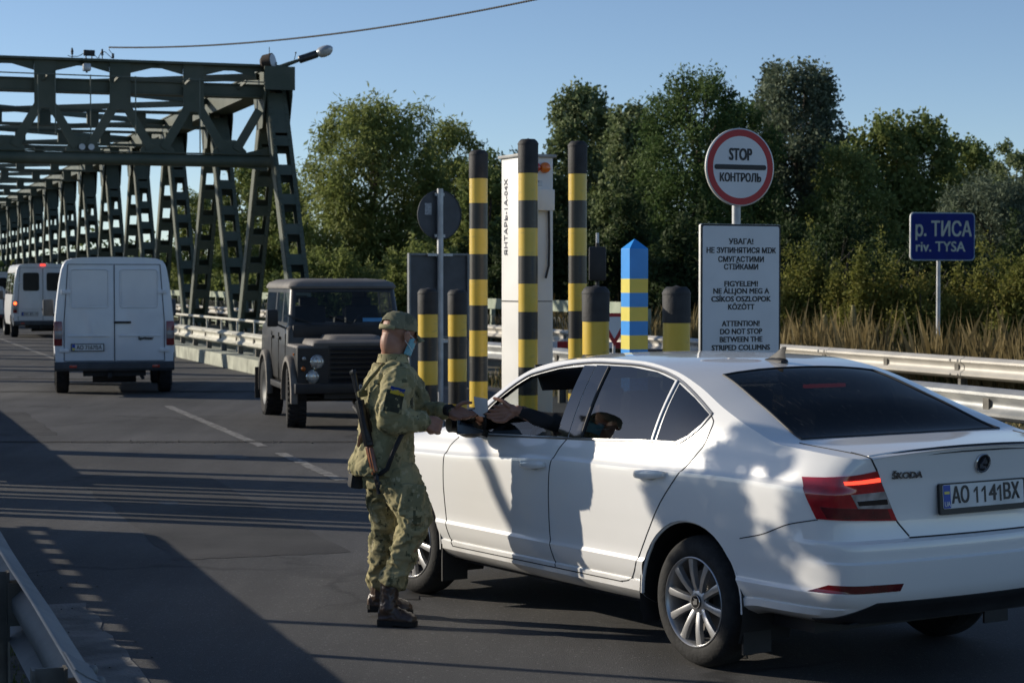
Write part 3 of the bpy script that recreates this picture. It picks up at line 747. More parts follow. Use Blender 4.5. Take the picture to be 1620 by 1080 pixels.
pt('maple', 'broad dense tree behind and above the blue river sign', 1422, 194, 104, 76, 12, n=18000, leaf=.22, nl=44, aspect=.6)
pt('maple', 'tree with a pointed crown near the right edge of the picture', 1528, 224, 68, 84, 13, n=11000, leaf=.22, aspect=.6)
pt('poplar', 'ragged tree at the very right edge with a bare tip', 1602, 230, 56, 80, 14, n=8000, leaf=.2, shape='round', aspect=.6)
pt('silver', 'grey green rounded willow bush right of the river sign', 1562, 290, 96, 58, 15, n=15000, leaf=.2, aspect=.24, low=.02, nl=34)
pt('maple', 'shaded tree standing between the locust and the grey poplar', 1340, 236, 78, 70, 16, n=11000, leaf=.18)
pt('locust', 'green tree low between the willows and the first tall column', 800, 250, 80, 76, 25, n=10000, leaf=.2)
pt('maple', 'leafy tree just past the right edge of the picture', 1700, 215, 90, 72, 61, n=9000, leaf=.22)
pt('willow', 'broad willow farther past the right edge of the picture', 1840, 205, 100, 70, 62, n=9000, leaf=.22)
# undergrowth: individual shrubs
GS = 'shrubs under the trees'
sh = lambda kind, label, px, py, hw, Y, seed, **k: pt(kind, label, px, py, hw, Y, seed, name='shrub', cat='shrub', group=GS, shape='bush', base=-.2, **k)
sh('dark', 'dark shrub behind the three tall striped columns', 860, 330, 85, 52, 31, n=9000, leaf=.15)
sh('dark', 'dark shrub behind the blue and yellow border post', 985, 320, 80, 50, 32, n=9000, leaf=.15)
sh('dark', 'dark shrub behind the warning board', 1110, 340, 85, 48, 33, n=9000, leaf=.15)
sh('autumn', 'yellowish shrub just right of the warning board', 1285, 380, 66, 38, 34, n=12000, leaf=.085)
sh('autumn', 'yellow green shrub between the dry stalks and the river sign', 1385, 400, 70, 37, 35, n=12000, leaf=.085)
sh('autumn', 'low olive shrub under the river sign', 1462, 430, 60, 36.5, 44, n=10000, leaf=.08)
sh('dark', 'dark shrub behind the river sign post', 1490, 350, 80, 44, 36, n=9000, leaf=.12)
sh('autumn', 'leafy brownish shrub right of the river sign', 1568, 385, 66, 37, 37, n=12000, leaf=.085)
sh('autumn', 'yellow green shrub at the right picture edge', 1635, 400, 60, 36, 45, n=10000, leaf=.085)
sh('dark', 'dark shrub between the two yellowish shrubs', 1335, 350, 75, 43, 46, n=9000, leaf=.12)
sh('willow', 'sunlit low willow shrub behind the grey off-road vehicle', 520, 395, 75, 58, 38, n=8000, leaf=.17, aspect=.3)
sh('willow', 'sunlit low willow shrub behind the dark sign board', 668, 385, 70, 56, 39, n=8000, leaf=.17, aspect=.3)
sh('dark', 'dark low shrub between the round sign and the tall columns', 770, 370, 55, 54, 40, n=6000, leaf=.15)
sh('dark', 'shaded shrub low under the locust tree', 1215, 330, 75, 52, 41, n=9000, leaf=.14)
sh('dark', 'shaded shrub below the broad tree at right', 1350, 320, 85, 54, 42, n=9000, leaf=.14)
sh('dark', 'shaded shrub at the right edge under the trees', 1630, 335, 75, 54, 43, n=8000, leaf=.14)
for i, (px, Y, lab) in enumerate(((330, 110, 'low shrub seen through the second pair of bridge struts'), (420, 90, 'low shrub at the foot of the bridge end post'), (180, 140, 'far shrub behind the minibus and the struts'))):
    sh('willow', lab, px, 418, 90, Y, 50 + i, n=4000, leaf=.28, aspect=.35)
# far wood that closes the gaps low behind everything: one mass
rg = np.random.default_rng(77); lob = []
for i in range(210):
    x = -85 + i * .95; lob.append((x, 112 + rg.uniform(-7, 7), rg.uniform(.6, 3.2), rg.uniform(1.4, 2.4), rg.uniform(1.2, 2.2)))
p, a = crown_points(lob, 70000, rg); o = link('distant_wood', leaf_mesh(p, a, .34, .6, rg), LM['maple']); o['kind'] = 'stuff'
# dry weeds and grass along the farther guardrail, as a mass
def weeds(name, n, area, h0, h1, m, seed, lean=.25):
    rg = np.random.default_rng(seed); V, Fc = [], []
    L = rg.uniform(area[0], area[1], n); D = rg.uniform(area[2], area[3], n)
    V = np.zeros((n, 4, 3)); h = rg.uniform(h0, h1, n) * (1 - .4 * rg.random(n)); h *= .30 + .85 * np.clip(.5 + .5 * np.sin(D * 1.9 + 1.3 * np.sin(L * 2.3 + seed)) * np.cos(D * .73 + L * 1.7 + seed) + .25 * np.sin(D * 5.3 + seed), 0, 1); a = rg.uniform(0, 6.28, n); wd = rg.uniform(.003, .008, n)
    bx = L * BC - D * BS; by = L * BS + D * BC; lx = rg.normal(0, lean, n) * h; ly = rg.normal(0, lean, n) * h
    V[:, 0] = np.stack([bx - np.cos(a) * wd, by - np.sin(a) * wd, np.zeros(n)], 1); V[:, 1] = np.stack([bx + np.cos(a) * wd, by + np.sin(a) * wd, np.zeros(n)], 1)
    V[:, 2] = np.stack([bx + lx * .45 + np.cos(a) * wd * .9, by + ly * .45 + np.sin(a) * wd * .9, h * .62], 1); V[:, 3] = np.stack([bx + lx, by + ly, h], 1)
    me = bpy.data.meshes.new(name); me.vertices.add(4 * n); me.vertices.foreach_set('co', V.ravel()); me.loops.add(4 * n); me.loops.foreach_set('vertex_index', np.arange(4 * n, dtype=np.int32))
    me.polygons.add(n); me.polygons.foreach_set('loop_start', np.arange(0, 4 * n, 4, dtype=np.int32)); me.polygons.foreach_set('loop_total', np.full(n, 4, dtype=np.int32)); me.update(calc_edges=True)
    o = link(name, me, m); o['kind'] = 'stuff'; return o
DRY = leafmat('dry_weed', [(.13, .10, .04), (.25, .19, .085), (.38, .31, .16)], .35, .8)
GRN = leafmat('grass_blade', [(.05, .07, .02), (.08, .10, .03), (.15, .15, .06)], .3, .7)
weeds('dry_weeds', 52000, (15.4, 17.4, 14, 50), .25, 1.45, DRY, 1, .15)
weeds('tall_grass', 30000, (15.3, 20, 12, 55), .2, .85, GRN, 2, .2)
weeds('roadside_weeds', 9000, (10.8, 13.5, 4, 36), .1, .55, DRY, 3, .25)
weeds('verge_grass', 9000, (10.8, 14.5, 4, 36), .08, .35, GRN, 6, .3)
weeds('grass_tufts', 1200, (.55, .85, 4.2, 13), .04, .16, GRN, 4)
# tall dry flower stalks, countable ones
def mullein(X, Y, h, seed, label):
    rg = np.random.default_rng(seed); t = thing('dry_stalk', label, 'weed', (X, Y, 0), 0, 'tall dry stalks behind the guardrail')
    b = MB(); b.tube([(0, 0, 0), (.02, 0, h * .5), (.0, .02, h * .8)], [.012, .01, .008], 6); b.build('stem', DRY, t)
    b = MB(); n = 26
    for k in range(n):
        z = h * (.55 + .45 * k / n); r = .045 * math.sin(math.pi * (.12 + .85 * k / n)) + .008
        for j in range(6): a = j * 1.047 + k * .5; b.sphere((r * math.cos(a), r * math.sin(a), z), .018, (1, 1, 1.2), 5, 4)
    b.build('seed_head', mat('seed_head_tan', (.26, .22, .10), .9, var=.3, scale=30), t)
mullein(TZ(1350, 36), 36, TH(482, 36), 1, 'tallest pale dry seed stalk behind the farther guardrail')
mullein(TZ(1305, 36.5), 36.5, TH(497, 36.5), 2, 'shorter dry seed stalk left of the tallest one')
mullein(TZ(1258, 37), 37, TH(515, 37), 3, 'low dry seed stalk beside the warning board')
def twiggy(X, Y, h, seed, label):
    rg = np.random.default_rng(seed); t = thing('bare_shrub', label, 'shrub', (X, Y, 0), 0, 'bare twiggy shrubs'); b = MB()
    for i in range(8):
        a = rg.uniform(0, 6.28); p = Vector((0, 0, 0)); d = Vector((math.cos(a) * .25, math.sin(a) * .25, 1)); pts = [p.copy()]
        for k in range(5): p = p + d.normalized() * h / 5 * rg.uniform(.7, 1.05); d += Vector(rg.normal(0, .16, 3)); pts.append(p.copy())
        b.tube(pts, [.010, .009, .007, .006, .004, .002], 4)
        for k in (2, 3, 4):
            q = pts[k]; e = q + Vector(rg.normal(0, .22, 3)) + Vector((0, 0, .3)); b.tube([q, e], [.006, .002], 3)
    b.build('twigs', mat('grey_twig', (.17, .15, .12), .9, var=.3), t)
for i, (px, py, Y, lab) in enumerate(((1272, 345, 40, 'bare grey twigs rising right of the warning board'), (1345, 385, 40, 'bare grey twigs above the dry stalks'), (1440, 400, 40.5, 'bare twigs under the river sign'), (1585, 405, 40, 'bare pale twigs right of the river sign post'))):
    twiggy(TZ(px, Y), Y, TH(py, Y), i + 3, lab)

# ---------------------------------------------------------------- striped columns, monitor pillar, border post, signs
YEL = mat('sleeve_yellow', (.64, .43, .040), .38, scale=5, coat=.25, detail=9, col2=(.66, .47, .075), cr=(.45, .80))
BLKS = mat('sleeve_black', (.007, .007, .008), .42, scale=7, coat=.2, detail=9, col2=(.022, .021, .020), cr=(.45, .85))
DOMEB = mat('dome_black_matt', (.022, .022, .023), .7, var=.3, scale=9, bump=.15, bscale=50)
def column(label, X, Y, H, r, top, stripe, grp, name='striped_column'):
    t = thing(name, label, 'striped column', (X, Y, 0), 0, grp)
    b = MB(); n = 36; z = 0.; prof = []; dome = r * .55
    H1 = H - top; k = 0; zs = [H1]
    while zs[-1] > .0: zs.append(max(0, zs[-1] - stripe))
    rings = [(r, q) for q in zs[::-1]]
    rr = []
    for i, (r_, q) in enumerate(rings):
        rr.append((r_, q + .0015)); 
        if i < len(rings) - 1: rr.append((r_, rings[i + 1][1] - .0015))
    b.lathe(rr, n)
    o = b.build('sleeve', [YEL, BLKS], t, angle=60)
    for p in o.data.polygons:
        c = p.center.z; i = int((H1 - c) / stripe); p.material_index = i % 2
    b = MB(); b.lathe([(r + .003, H1 - .006), (r + .004, H - dome), (r * .96, H - dome * .6), (r * .72, H - dome * .18), (r * .35, H - .012), (.004, H)], n, cap=True); b.lathe([(r + .006, H - dome - .012), (r + .007, H - dome), (r + .003, H - dome + .008)], n); b.build('cap', DOMEB, t, angle=60)
    b = MB(); b.cyl((0, 0, 0), (0, 0, .03), r + .06, n=28); 
    for k in range(6): b.cyl(((r + .035) * math.cos(k), (r + .035) * math.sin(k), .03), ((r + .035) * math.cos(k), (r + .035) * math.sin(k), .05), .014, n=6)
    b.build('base_flange', RUST, t); return t
gt, gs, gw = 'tall striped columns round the monitor pillar', 'short striped columns by the dark sign board', 'short thick striped columns behind the sedan'
column('tall black and yellow column left of the white monitor pillar', -.331, 19.7, 3.15, .091, .28, .251, gt)
column('tall black and yellow column right in front of the white monitor pillar', .146, 18.1, 3.145, .089, .31, .252, gt)
column('tall black and yellow column standing alone right of the white pillar', .602, 18.3, 3.14, .085, .30, .252, gt)
column('short black and yellow column directly behind the masked soldier', -.887, 21.0, 1.785, .105, .275, .25, gs)
column('short black and yellow column between the soldier and the tall columns', -.595, 21.7, 1.77, .103, .275, .245, gs)
column('short thick striped column left of the blue and yellow post', .625, 14.86, 1.822, .100, .265, .25, gw)
column('short thick striped column between the border post and the warning board', 1.214, 14.7, 1.82, .101, .27, .25, gw)
for m_ in (YEL, BLKS):            # scuffs and road dirt on the sleeves
    n = m_.node_tree.nodes; l = m_.node_tree.links; pr = n['Principled BSDF']; src = pr.inputs['Base Color'].links[0].from_socket; tc = n.new('ShaderNodeTexCoord'); mp = n.new('ShaderNodeMapping'); mp.inputs['Scale'].default_value = (9, 9, 34); l.new(tc.outputs['Object'], mp.inputs[0])
    no = n.new('ShaderNodeTexNoise'); no.inputs['Scale'].default_value = 1.; no.inputs['Detail'].default_value = 7; l.new(mp.outputs[0], no.inputs['Vector']); mr = n.new('ShaderNodeMapRange'); mr.inputs[1].default_value = .60; mr.inputs[2].default_value = .74; mr.inputs[4].default_value = .28; l.new(no.outputs['Fac'], mr.inputs[0])
    mx = n.new('ShaderNodeMixRGB'); l.new(mr.outputs[0], mx.inputs[0]); l.new(src, mx.inputs[1]); mx.inputs[2].default_value = (.13, .115, .09, 1); l.new(mx.outputs[0], pr.inputs['Base Color'])
# radiation monitor pillar
WHT = mat('pillar_white', (.74, .73, .70), .45, var=.05, scale=2, coat=.1)
WHG = mat('pillar_front_white', (.70, .69, .66), .5, var=.06, scale=2)
def pillar(label, X, Y, rz, full=True):
    t = thing('monitor_pillar', label, 'pillar', (X, Y, 0), rz)
    w_, d_, h_ = .36, .40, 3.03
    b = MB(); b.box((0, 0, h_ / 2 + .02), (w_, d_, h_ - .04), bev=.012); b.build('cabinet', WHT, t, angle=30)
    b = MB(); b.box((0, 0, h_ + .012), (w_ + .05, d_ + .06, .03), bev=.006); b.build('lid', mat('lid_grey', (.30, .30, .29), .5), t)
    if not full: return t
    b = MB(); b.box((0, -d_ / 2 - .004, 1.5), (w_ - .03, .012, 2.9), bev=.004); b.build('front_panel', WHG, t)
    b = MB(); b.box((-w_ / 2, -.0, 1.66), (.006, d_ + .004, .012)); b.box((0, -d_ / 2 - .010, 1.66), (w_ - .03, .004, .008)); b.build('panel_seam', BLK, t, smooth=False)
    for x, nm, c in ((-.02, 'red_light', (.45, .02, .01)), (.085, 'orange_light', (.75, .17, .015))):
        b = MB(); M = Matrix.Translation((x, -d_ / 2 - .01, 2.93)) @ Euler((R(90), 0, 0)).to_matrix().to_4x4(); b.lathe([(.052, 0), (.052, .02), (.046, .035), (.025, .048), (.003, .052)], 24, M, True); b.build(nm, mat(nm, c, .2, var=.1, coat=.6), t)
    b = MB(); b.box((.045, -d_ / 2 - .06, 2.62), (.19, .12, .20), bev=.008); b.build('detector_box', WHT, t)
    b = MB(); b.tube([(.12, -d_ / 2 - .03, 2.52), (.125, -d_ / 2 - .03, 2.2), (.12, -d_ / 2 - .03, 2.0), (.085, -d_ / 2 - .035, 1.88)], .011, 6); b.build('cable', BLK, t)
    b = MB(); b.tube([(.0, -d_ / 2 - .015, 2.5), (.0, -d_ / 2 - .015, 1.5)], .006, 5); b.build('conduit', mat('conduit_grey', (.35, .35, .34), .5), t)
    b = MB(); b.box((.02, -d_ / 2 - .012, 2.78), (.07, .006, .05)); b.sphere((.02, -d_ / 2 - .012, 2.80), .012, u=8, v=6); b.build('notice_plate', LGREY, t, smooth=False)
    M = Matrix.Translation((-w_ / 2 - .003, .085, 2.465)) @ Matrix(((0, 0, -1, 0), (-1, 0, 0, 0), (0, 1, 0, 0), (0, 0, 0, 1))) @ Matrix.Rotation(R(90), 4, 'Z')
    text('lettering', 'ЯНТАРЬ-1А-04Х', .098, mat('letter_blue_black', (.03, .035, .07), .6), t, M, .0008, width=.73)
    b = MB(); b.box((0, 0, .02), (w_ + .1, d_ + .1, .04)); b.build('base_plate', RUST, t)
    return t
pillar('white radiation monitor pillar with an orange lamp amid tall striped columns', .145, 19.15, R(25))
# blue and yellow border post
UB = mat('flag_blue', (.022, .27, .74), .45, var=.06, scale=4, coat=.1); UY = mat('flag_yellow', (.68, .58, .10), .45, var=.06, scale=4, coat=.1)
bp_ = thing('border_post', 'square blue and yellow striped border post with a pointed top', 'border post', (1.07, 17.4, 0), R(22))
b = MB(); a = .089; zt = 2.135; cuts = [0, .17, .34, .51, .68, .855, 1.03, 1.205, 1.375, 1.545, 1.71, zt]
cuts = [zt - .262 - .123 * k for k in range(16) if zt - .262 - .123 * k > .02][::-1]; cuts = [0] + cuts + [zt]
rr = []
for i, z in enumerate(cuts): rr.append([Vector((sx * a, sy * a, z)) for sx, sy in ((-1, -1), (1, -1), (1, 1), (-1, 1))])
b.loft(rr, True, False); tip = b.bm.verts.new((0, 0, zt + .088)); b.bm.verts.ensure_lookup_table()
last = [v for v in b.bm.verts if abs(v.co.z - zt) < 1e-5]; last.sort(key=lambda v: math.atan2(v.co.y, v.co.x))
for i in range(4): b.bm.faces.new((last[i], last[(i + 1) % 4], tip))
o = b.build('post', [UB, UY], bp_, smooth=False, bev=.003)
for p in o.data.polygons:
    z = p.center.z; i = int((zt - .262 - z) // .123) + 1 if z < zt - .262 else 0; p.material_index = i % 2
# stop control sign with the warning board on the same pole
POLE = mat('sign_pole', (.38, .39, .40), .45, metal=.5, var=.15); BACK = mat('sign_back_grey', (.055, .06, .068), .55, var=.15)
SWH = mat('sign_white', (.68, .69, .70), .5, var=.04, scale=3); SRED = mat('sign_red', (.42, .012, .015), .45, var=.06); SBLK = mat('sign_black', (.012, .012, .013), .5)
EDGE = mat('sign_edge', (.55, .55, .53), .4, metal=.3, var=.1)
FACE = Matrix(((1, 0, 0, 0), (0, 0, -1, 0), (0, 1, 0, 0), (0, 0, 0, 1)))        # local x,y of a sign face -> x,z, facing -y
sg = thing('stop_control_sign', 'round red rimmed stop control sign above a white trilingual warning board', 'road sign', (1.93, 16.9, 0), R(23))
b = MB(); b.cyl((0, .06, 0), (0, .06, 3.0), .037, n=18); b.build('pole', POLE, sg)
Md = Matrix.Translation((0.0, 0, 2.815)) @ FACE; RD = .33
b = MB(); b.lathe([(.004, -.022), (RD - .004, -.022), (RD, -.016), (RD, .004), (RD - .012, .008)], 64, Md); b.build('disc_shell', EDGE, sg)
b = MB(); b.lathe([(RD - .012, .008), (.262, .008)], 64, Md); b.build('red_rim', SRED, sg, recalc=False)
b = MB(); b.lathe([(.262, .008), (.004, .008)], 64, Md); b.build('disc_face', SWH, sg, recalc=False)
b = MB(); b.prism(rrect(.50, .042, .02), .009, .0125, Md); b.build('bar', SBLK, sg)
text('lettering', 'STOP', .140, SBLK, sg, Md @ Matrix.Translation((0, .103, .010)), .0042, width=.215)
text('lettering', 'КОНТРОЛЬ', .098, SBLK, sg, Md @ Matrix.Translation((0, -.092, .010)), .0030, width=.395)
bw, bh = .775, 1.36; Mb = Matrix.Translation((.012, 0, 2.335 - bh / 2)) @ FACE
b = MB(); b.prism(rrect(bw, bh, .02), -.03, .0, Mb); b.build('board', EDGE, sg)
b = MB(); b.prism(rrect(bw - .004, bh - .004, .02), .0, .004, Mb); b.build('board_border', SBLK, sg)
b = MB(); b.prism(rrect(bw - .036, bh - .036, .018), .004, .007, Mb); b.build('board_face', SWH, sg)
lines = [('УВАГА!', 382, 40), ('НЕ ЗУПИНЯТИСЯ МІЖ', 396, 114), ('СМУГАСТИМИ', 410, 75), ('СТІЙКАМИ', 423, 56), ('FIGYELEM!', 448.5, 55), ('NE ÁLLJON MEG A', 461, 92), ('CSÍKOS OSZLOPOK', 473.5, 98), ('KÖZÖTT', 486, 43),
         ('ATTENTION!', 511, 62), ('DO NOT STOP', 523.5, 69), ('BETWEEN THE', 536, 70), ('STRIPED COLUMNS', 549, 96)]
for s_, y_, w_ in lines:          # line heights and widths measured on the board, 186 to the metre
    acc = .006 if any(c in s_ for c in 'ÁÍÖЙ') else 0
    text('lettering', s_, .064, SBLK, sg, Mb @ Matrix.Translation((0, bh / 2 - (y_ - 354) / 186 + acc, .0078)), .0021, width=w_ / 171)
# blue river sign
NAVY = mat('sign_navy', (.004, .015, .15), .6, var=.1, spec=.2); PALE = mat('sign_pale_letters', (.40, .44, .38), .5)
rs = thing('river_sign', 'dark blue sign naming the river on a thin grey post', 'road sign', (TZ(1489, 33.2), 33.2, 0), R(15))
sw_, sh_ = 1.18, .80; Ms = Matrix.Translation((.02, 0, 2.595)) @ FACE
b = MB(); b.cyl((-.03, .05, 0), (-.03, .05, 2.9), .034, n=14); b.build('pole', POLE, rs)
b = MB(); b.prism(rrect(sw_, sh_, .07), -.035, 0, Ms); b.build('panel', EDGE, rs)
b = MB(); b.prism(rrect(sw_ - .004, sh_ - .004, .07), 0, .004, Ms); b.build('border', mat('sign_border_blue', (.16, .25, .36), .4), rs)
b = MB(); b.prism(rrect(sw_ - .04, sh_ - .04, .06), .004, .008, Ms); b.build('face', NAVY, rs)
text('lettering', 'р. ТИСА', .345, PALE, rs, Ms @ Matrix.Translation((.005, .112, .010)), .006, width=1.02)
text('lettering', 'riv. TYSA', .235, PALE, rs, Ms @ Matrix.Translation((-.05, -.175, .010)), .004, width=.90)
# signs seen from behind, left of the columns
bs = thing('sign_backs', 'backs of a round sign and dark rectangular boards on one grey pole', 'road sign', (-.90, 24.2, 0), R(180 + 30))
Mk = Matrix.Translation((-.02, 0, 2.655)) @ FACE
b = MB(); b.cyl((0, .06, 0), (0, .06, 2.97), .038, n=16); b.build('pole', POLE, bs)
b = MB(); b.lathe([(.004, .01), (.28, .01), (.298, .006), (.302, -.012), (.296, -.016)], 56, Mk); b.lathe([(.004, -.006), (.296, -.006)], 56, Mk); b.build('round_plate', BACK, bs)
b = MB(); b.box((0, .045, 2.90), (.12, .03, .035)); b.box((0, .045, 2.40), (.14, .03, .035)); b.build('clamp', POLE, bs, smooth=False)
b = MB(); b.prism([(.11, .0), (.20, .0), (.20, .14), (.11, .14)], -.009, -.007, Mk); b.build('sticker', mat('pale_sticker', (.32, .34, .36), .6, var=.3, scale=40), bs, smooth=False)
for nm, z0, z1 in (('upper_board', 1.16, 2.19), ('lower_board', .55, 1.14)):
    b = MB(); b.box((0, 0, (z0 + z1) / 2), (.80, .02, z1 - z0)); b.build(nm, BACK, bs, smooth=False)
    b = MB()
    for s in (-1, 1): b.box((s * .40, .015, (z0 + z1) / 2), (.025, .05, z1 - z0))
    for z in (z0, z1): b.box((0, .015, z + (.0125 if z == z0 else -.0125)), (.77, .045, .025))
    b.build(nm.split('_')[0] + '_board_frame', mat('board_frame', (.13, .14, .15), .45, metal=.4), bs, smooth=False)
    b = MB(); b.box((0, .05, z1 - .02), (.34, .03, .03)); b.build('clamp', POLE, bs, smooth=False)
for z in (1.22, .72):
    b = MB(); b.box((-.30, .016, z), (.10, .004, .075)); b.build('yellow_tag', mat('tag_yellow', (.55, .30, .02), .5), bs, smooth=False)
# small things behind the columns
sp_ = thing('signal_mast', 'small black signal box on a short mast behind the third tall column', 'signal', (TZ(945, 26), 26, 0), 0)
b = MB(); b.cyl((0, 0, 0), (0, 0, 2.35), .025, n=10); b.build('mast', BLK, sp_)
b = MB(); b.box((0, 0, 2.08), (.22, .16, .44), bev=.02); b.build('signal_head', BLK, sp_)
b = MB(); b.cyl((0, 0, 2.3), (0, 0, 2.48), .02, n=8); b.build('finial', LGREY, sp_)
rb = thing('barrier_boom', 'red and white striped barrier boom on a dark cabinet behind the border post', 'barrier', (TZ(1035, 28), 28, 0), R(-18))
b = MB(); b.box((0, 0, .45), (.34, .34, .9), bev=.02); b.build('cabinet', BLK, rb)
for k in range(5):
    b = MB(); b.box((-.35 - k * .42, -.05, .95 + .0 * k), (.42, .05, .09)); b.build('boom_segment', mat('boom_red', (.38, .02, .02), .5) if k % 2 == 0 else SWH, rb, smooth=False)
wt = thing('warning_triangle', 'small red edged warning triangle low behind the short thick column', 'road sign', (TZ(972, 27), 27, 0), R(10))
b = MB(); b.cyl((0, .03, 0), (0, .03, 1.3), .02, n=8); b.build('post', POLE, wt)
Mt = Matrix.Translation((0, 0, 1.22)) @ FACE
b = MB(); b.prism([(-.26, .2), (.26, .2), (0, -.25)], -.008, 0, Mt); b.build('red_edge', SRED, wt, smooth=False)
b = MB(); b.prism([(-.17, .15), (.17, .15), (0, -.15)], 0, .003, Mt); b.build('white_face', SWH, wt, smooth=False)
# the same kind of columns and pillars stand on the left side of the lane, outside the picture; their long shadows cross it
left = [(728.3, 6.6, 'c'), (756, 3.4, 'c'), (770.5, 13, 'p'), (782, 3.6, 'c'), (788, 2.8, 'c'), (796.6, 3.7, 'c'), (803, 3.1, 'c'), (815, 14.3, 'p'), (828, 4, 'c'), (836, 5, 'c')]
ords = ['first', 'second', 'third', 'fourth', 'fifth', 'sixth', 'seventh', 'eighth', 'ninth', 'last']
for i, (y, wpx, k) in enumerate(left):
    s = (y - 445) / CAMH; Z = 3150 / s; X = -310 / s; X0 = -6.2; Z0 = Z + .32 * (X - X0); wd = wpx * Z * Z / 5828
    if k == 'c': column(ords[i] + ' farthest of the striped posts left of the carriageway, outside the view', X0, Z0, 3.3, wd / 2, .30, .25, 'striped posts left of the carriageway')
    else:
        p_ = pillar('white monitor pillar left of the carriageway, ' + ('farther' if y < 800 else 'nearer') + ' one', X0, Z0, R(90), False); p_.scale = (wd / .36, 1, 1.05)

# ---------------------------------------------------------------- vans and the off-road vehicle
VANW = mat('van_white', (.66, .67, .68), .4, var=.05, scale=2, coat=.4)
VGRY = mat('van_grey_plastic', (.045, .05, .056), .6, var=.2)
VGLS = glass('van_dark_glass', (.06, .07, .08), 1.2)
AMB = mat('amber_lens', (.50, .13, .01), .2, coat=.6)
def vwheel(parent, x, y, r=.33, w_=.22, steer=0., steel=True, tread=False, hub=None, rim=.62):
    o = bpy.data.objects.new('wheel', None); COL.objects.link(o); o.parent = parent; o.location = (x, y, r); s = 1 if y > 0 else -1; o.rotation_euler = (0, 0, steer + (0 if s > 0 else math.pi))
    M = Matrix(((1, 0, 0, 0), (0, 0, 1, 0), (0, 1, 0, 0), (0, 0, 0, 1))); h = w_ / 2
    b = MB(); b.lathe([(r * rim, -h * .9), (r * .9, -h), (r * .985, -h * .8), (r, -h * .4), (r, h * .4), (r * .985, h * .8), (r * .9, h), (r * rim, h * .85)], 44, M)
    if tread:
        for k in range(34):
            a = k * 2 * math.pi / 34
            for ss in (-1, 1):
                Mk = M @ Matrix.Rotation(a + ss * .05, 4, 'Z') @ Matrix.Translation((r + .002, 0, ss * h * .58)); b.box((0, 0, 0), (.022, .040, h * .72), Mk)
    b.build('tyre', TYRE_, o)
    b = MB(); b.lathe([(r * rim, h * .86), (r * rim * .93, h * .7), (r * .40, h * .25), (r * .2, h * .42), (.01, h * .45)], 32, M); b.build('rim', hub or mat('steel_rim_grey', (.30, .30, .30), .5, metal=.5), o); return o
TYRE_ = mat('vehicle_tyre', (.018, .018, .018), .9, var=.4, scale=14)
REAR0 = Matrix(((0, 0, -1, 0), (-1, 0, 0, 0), (0, 1, 0, 0), (0, 0, 0, 1)))
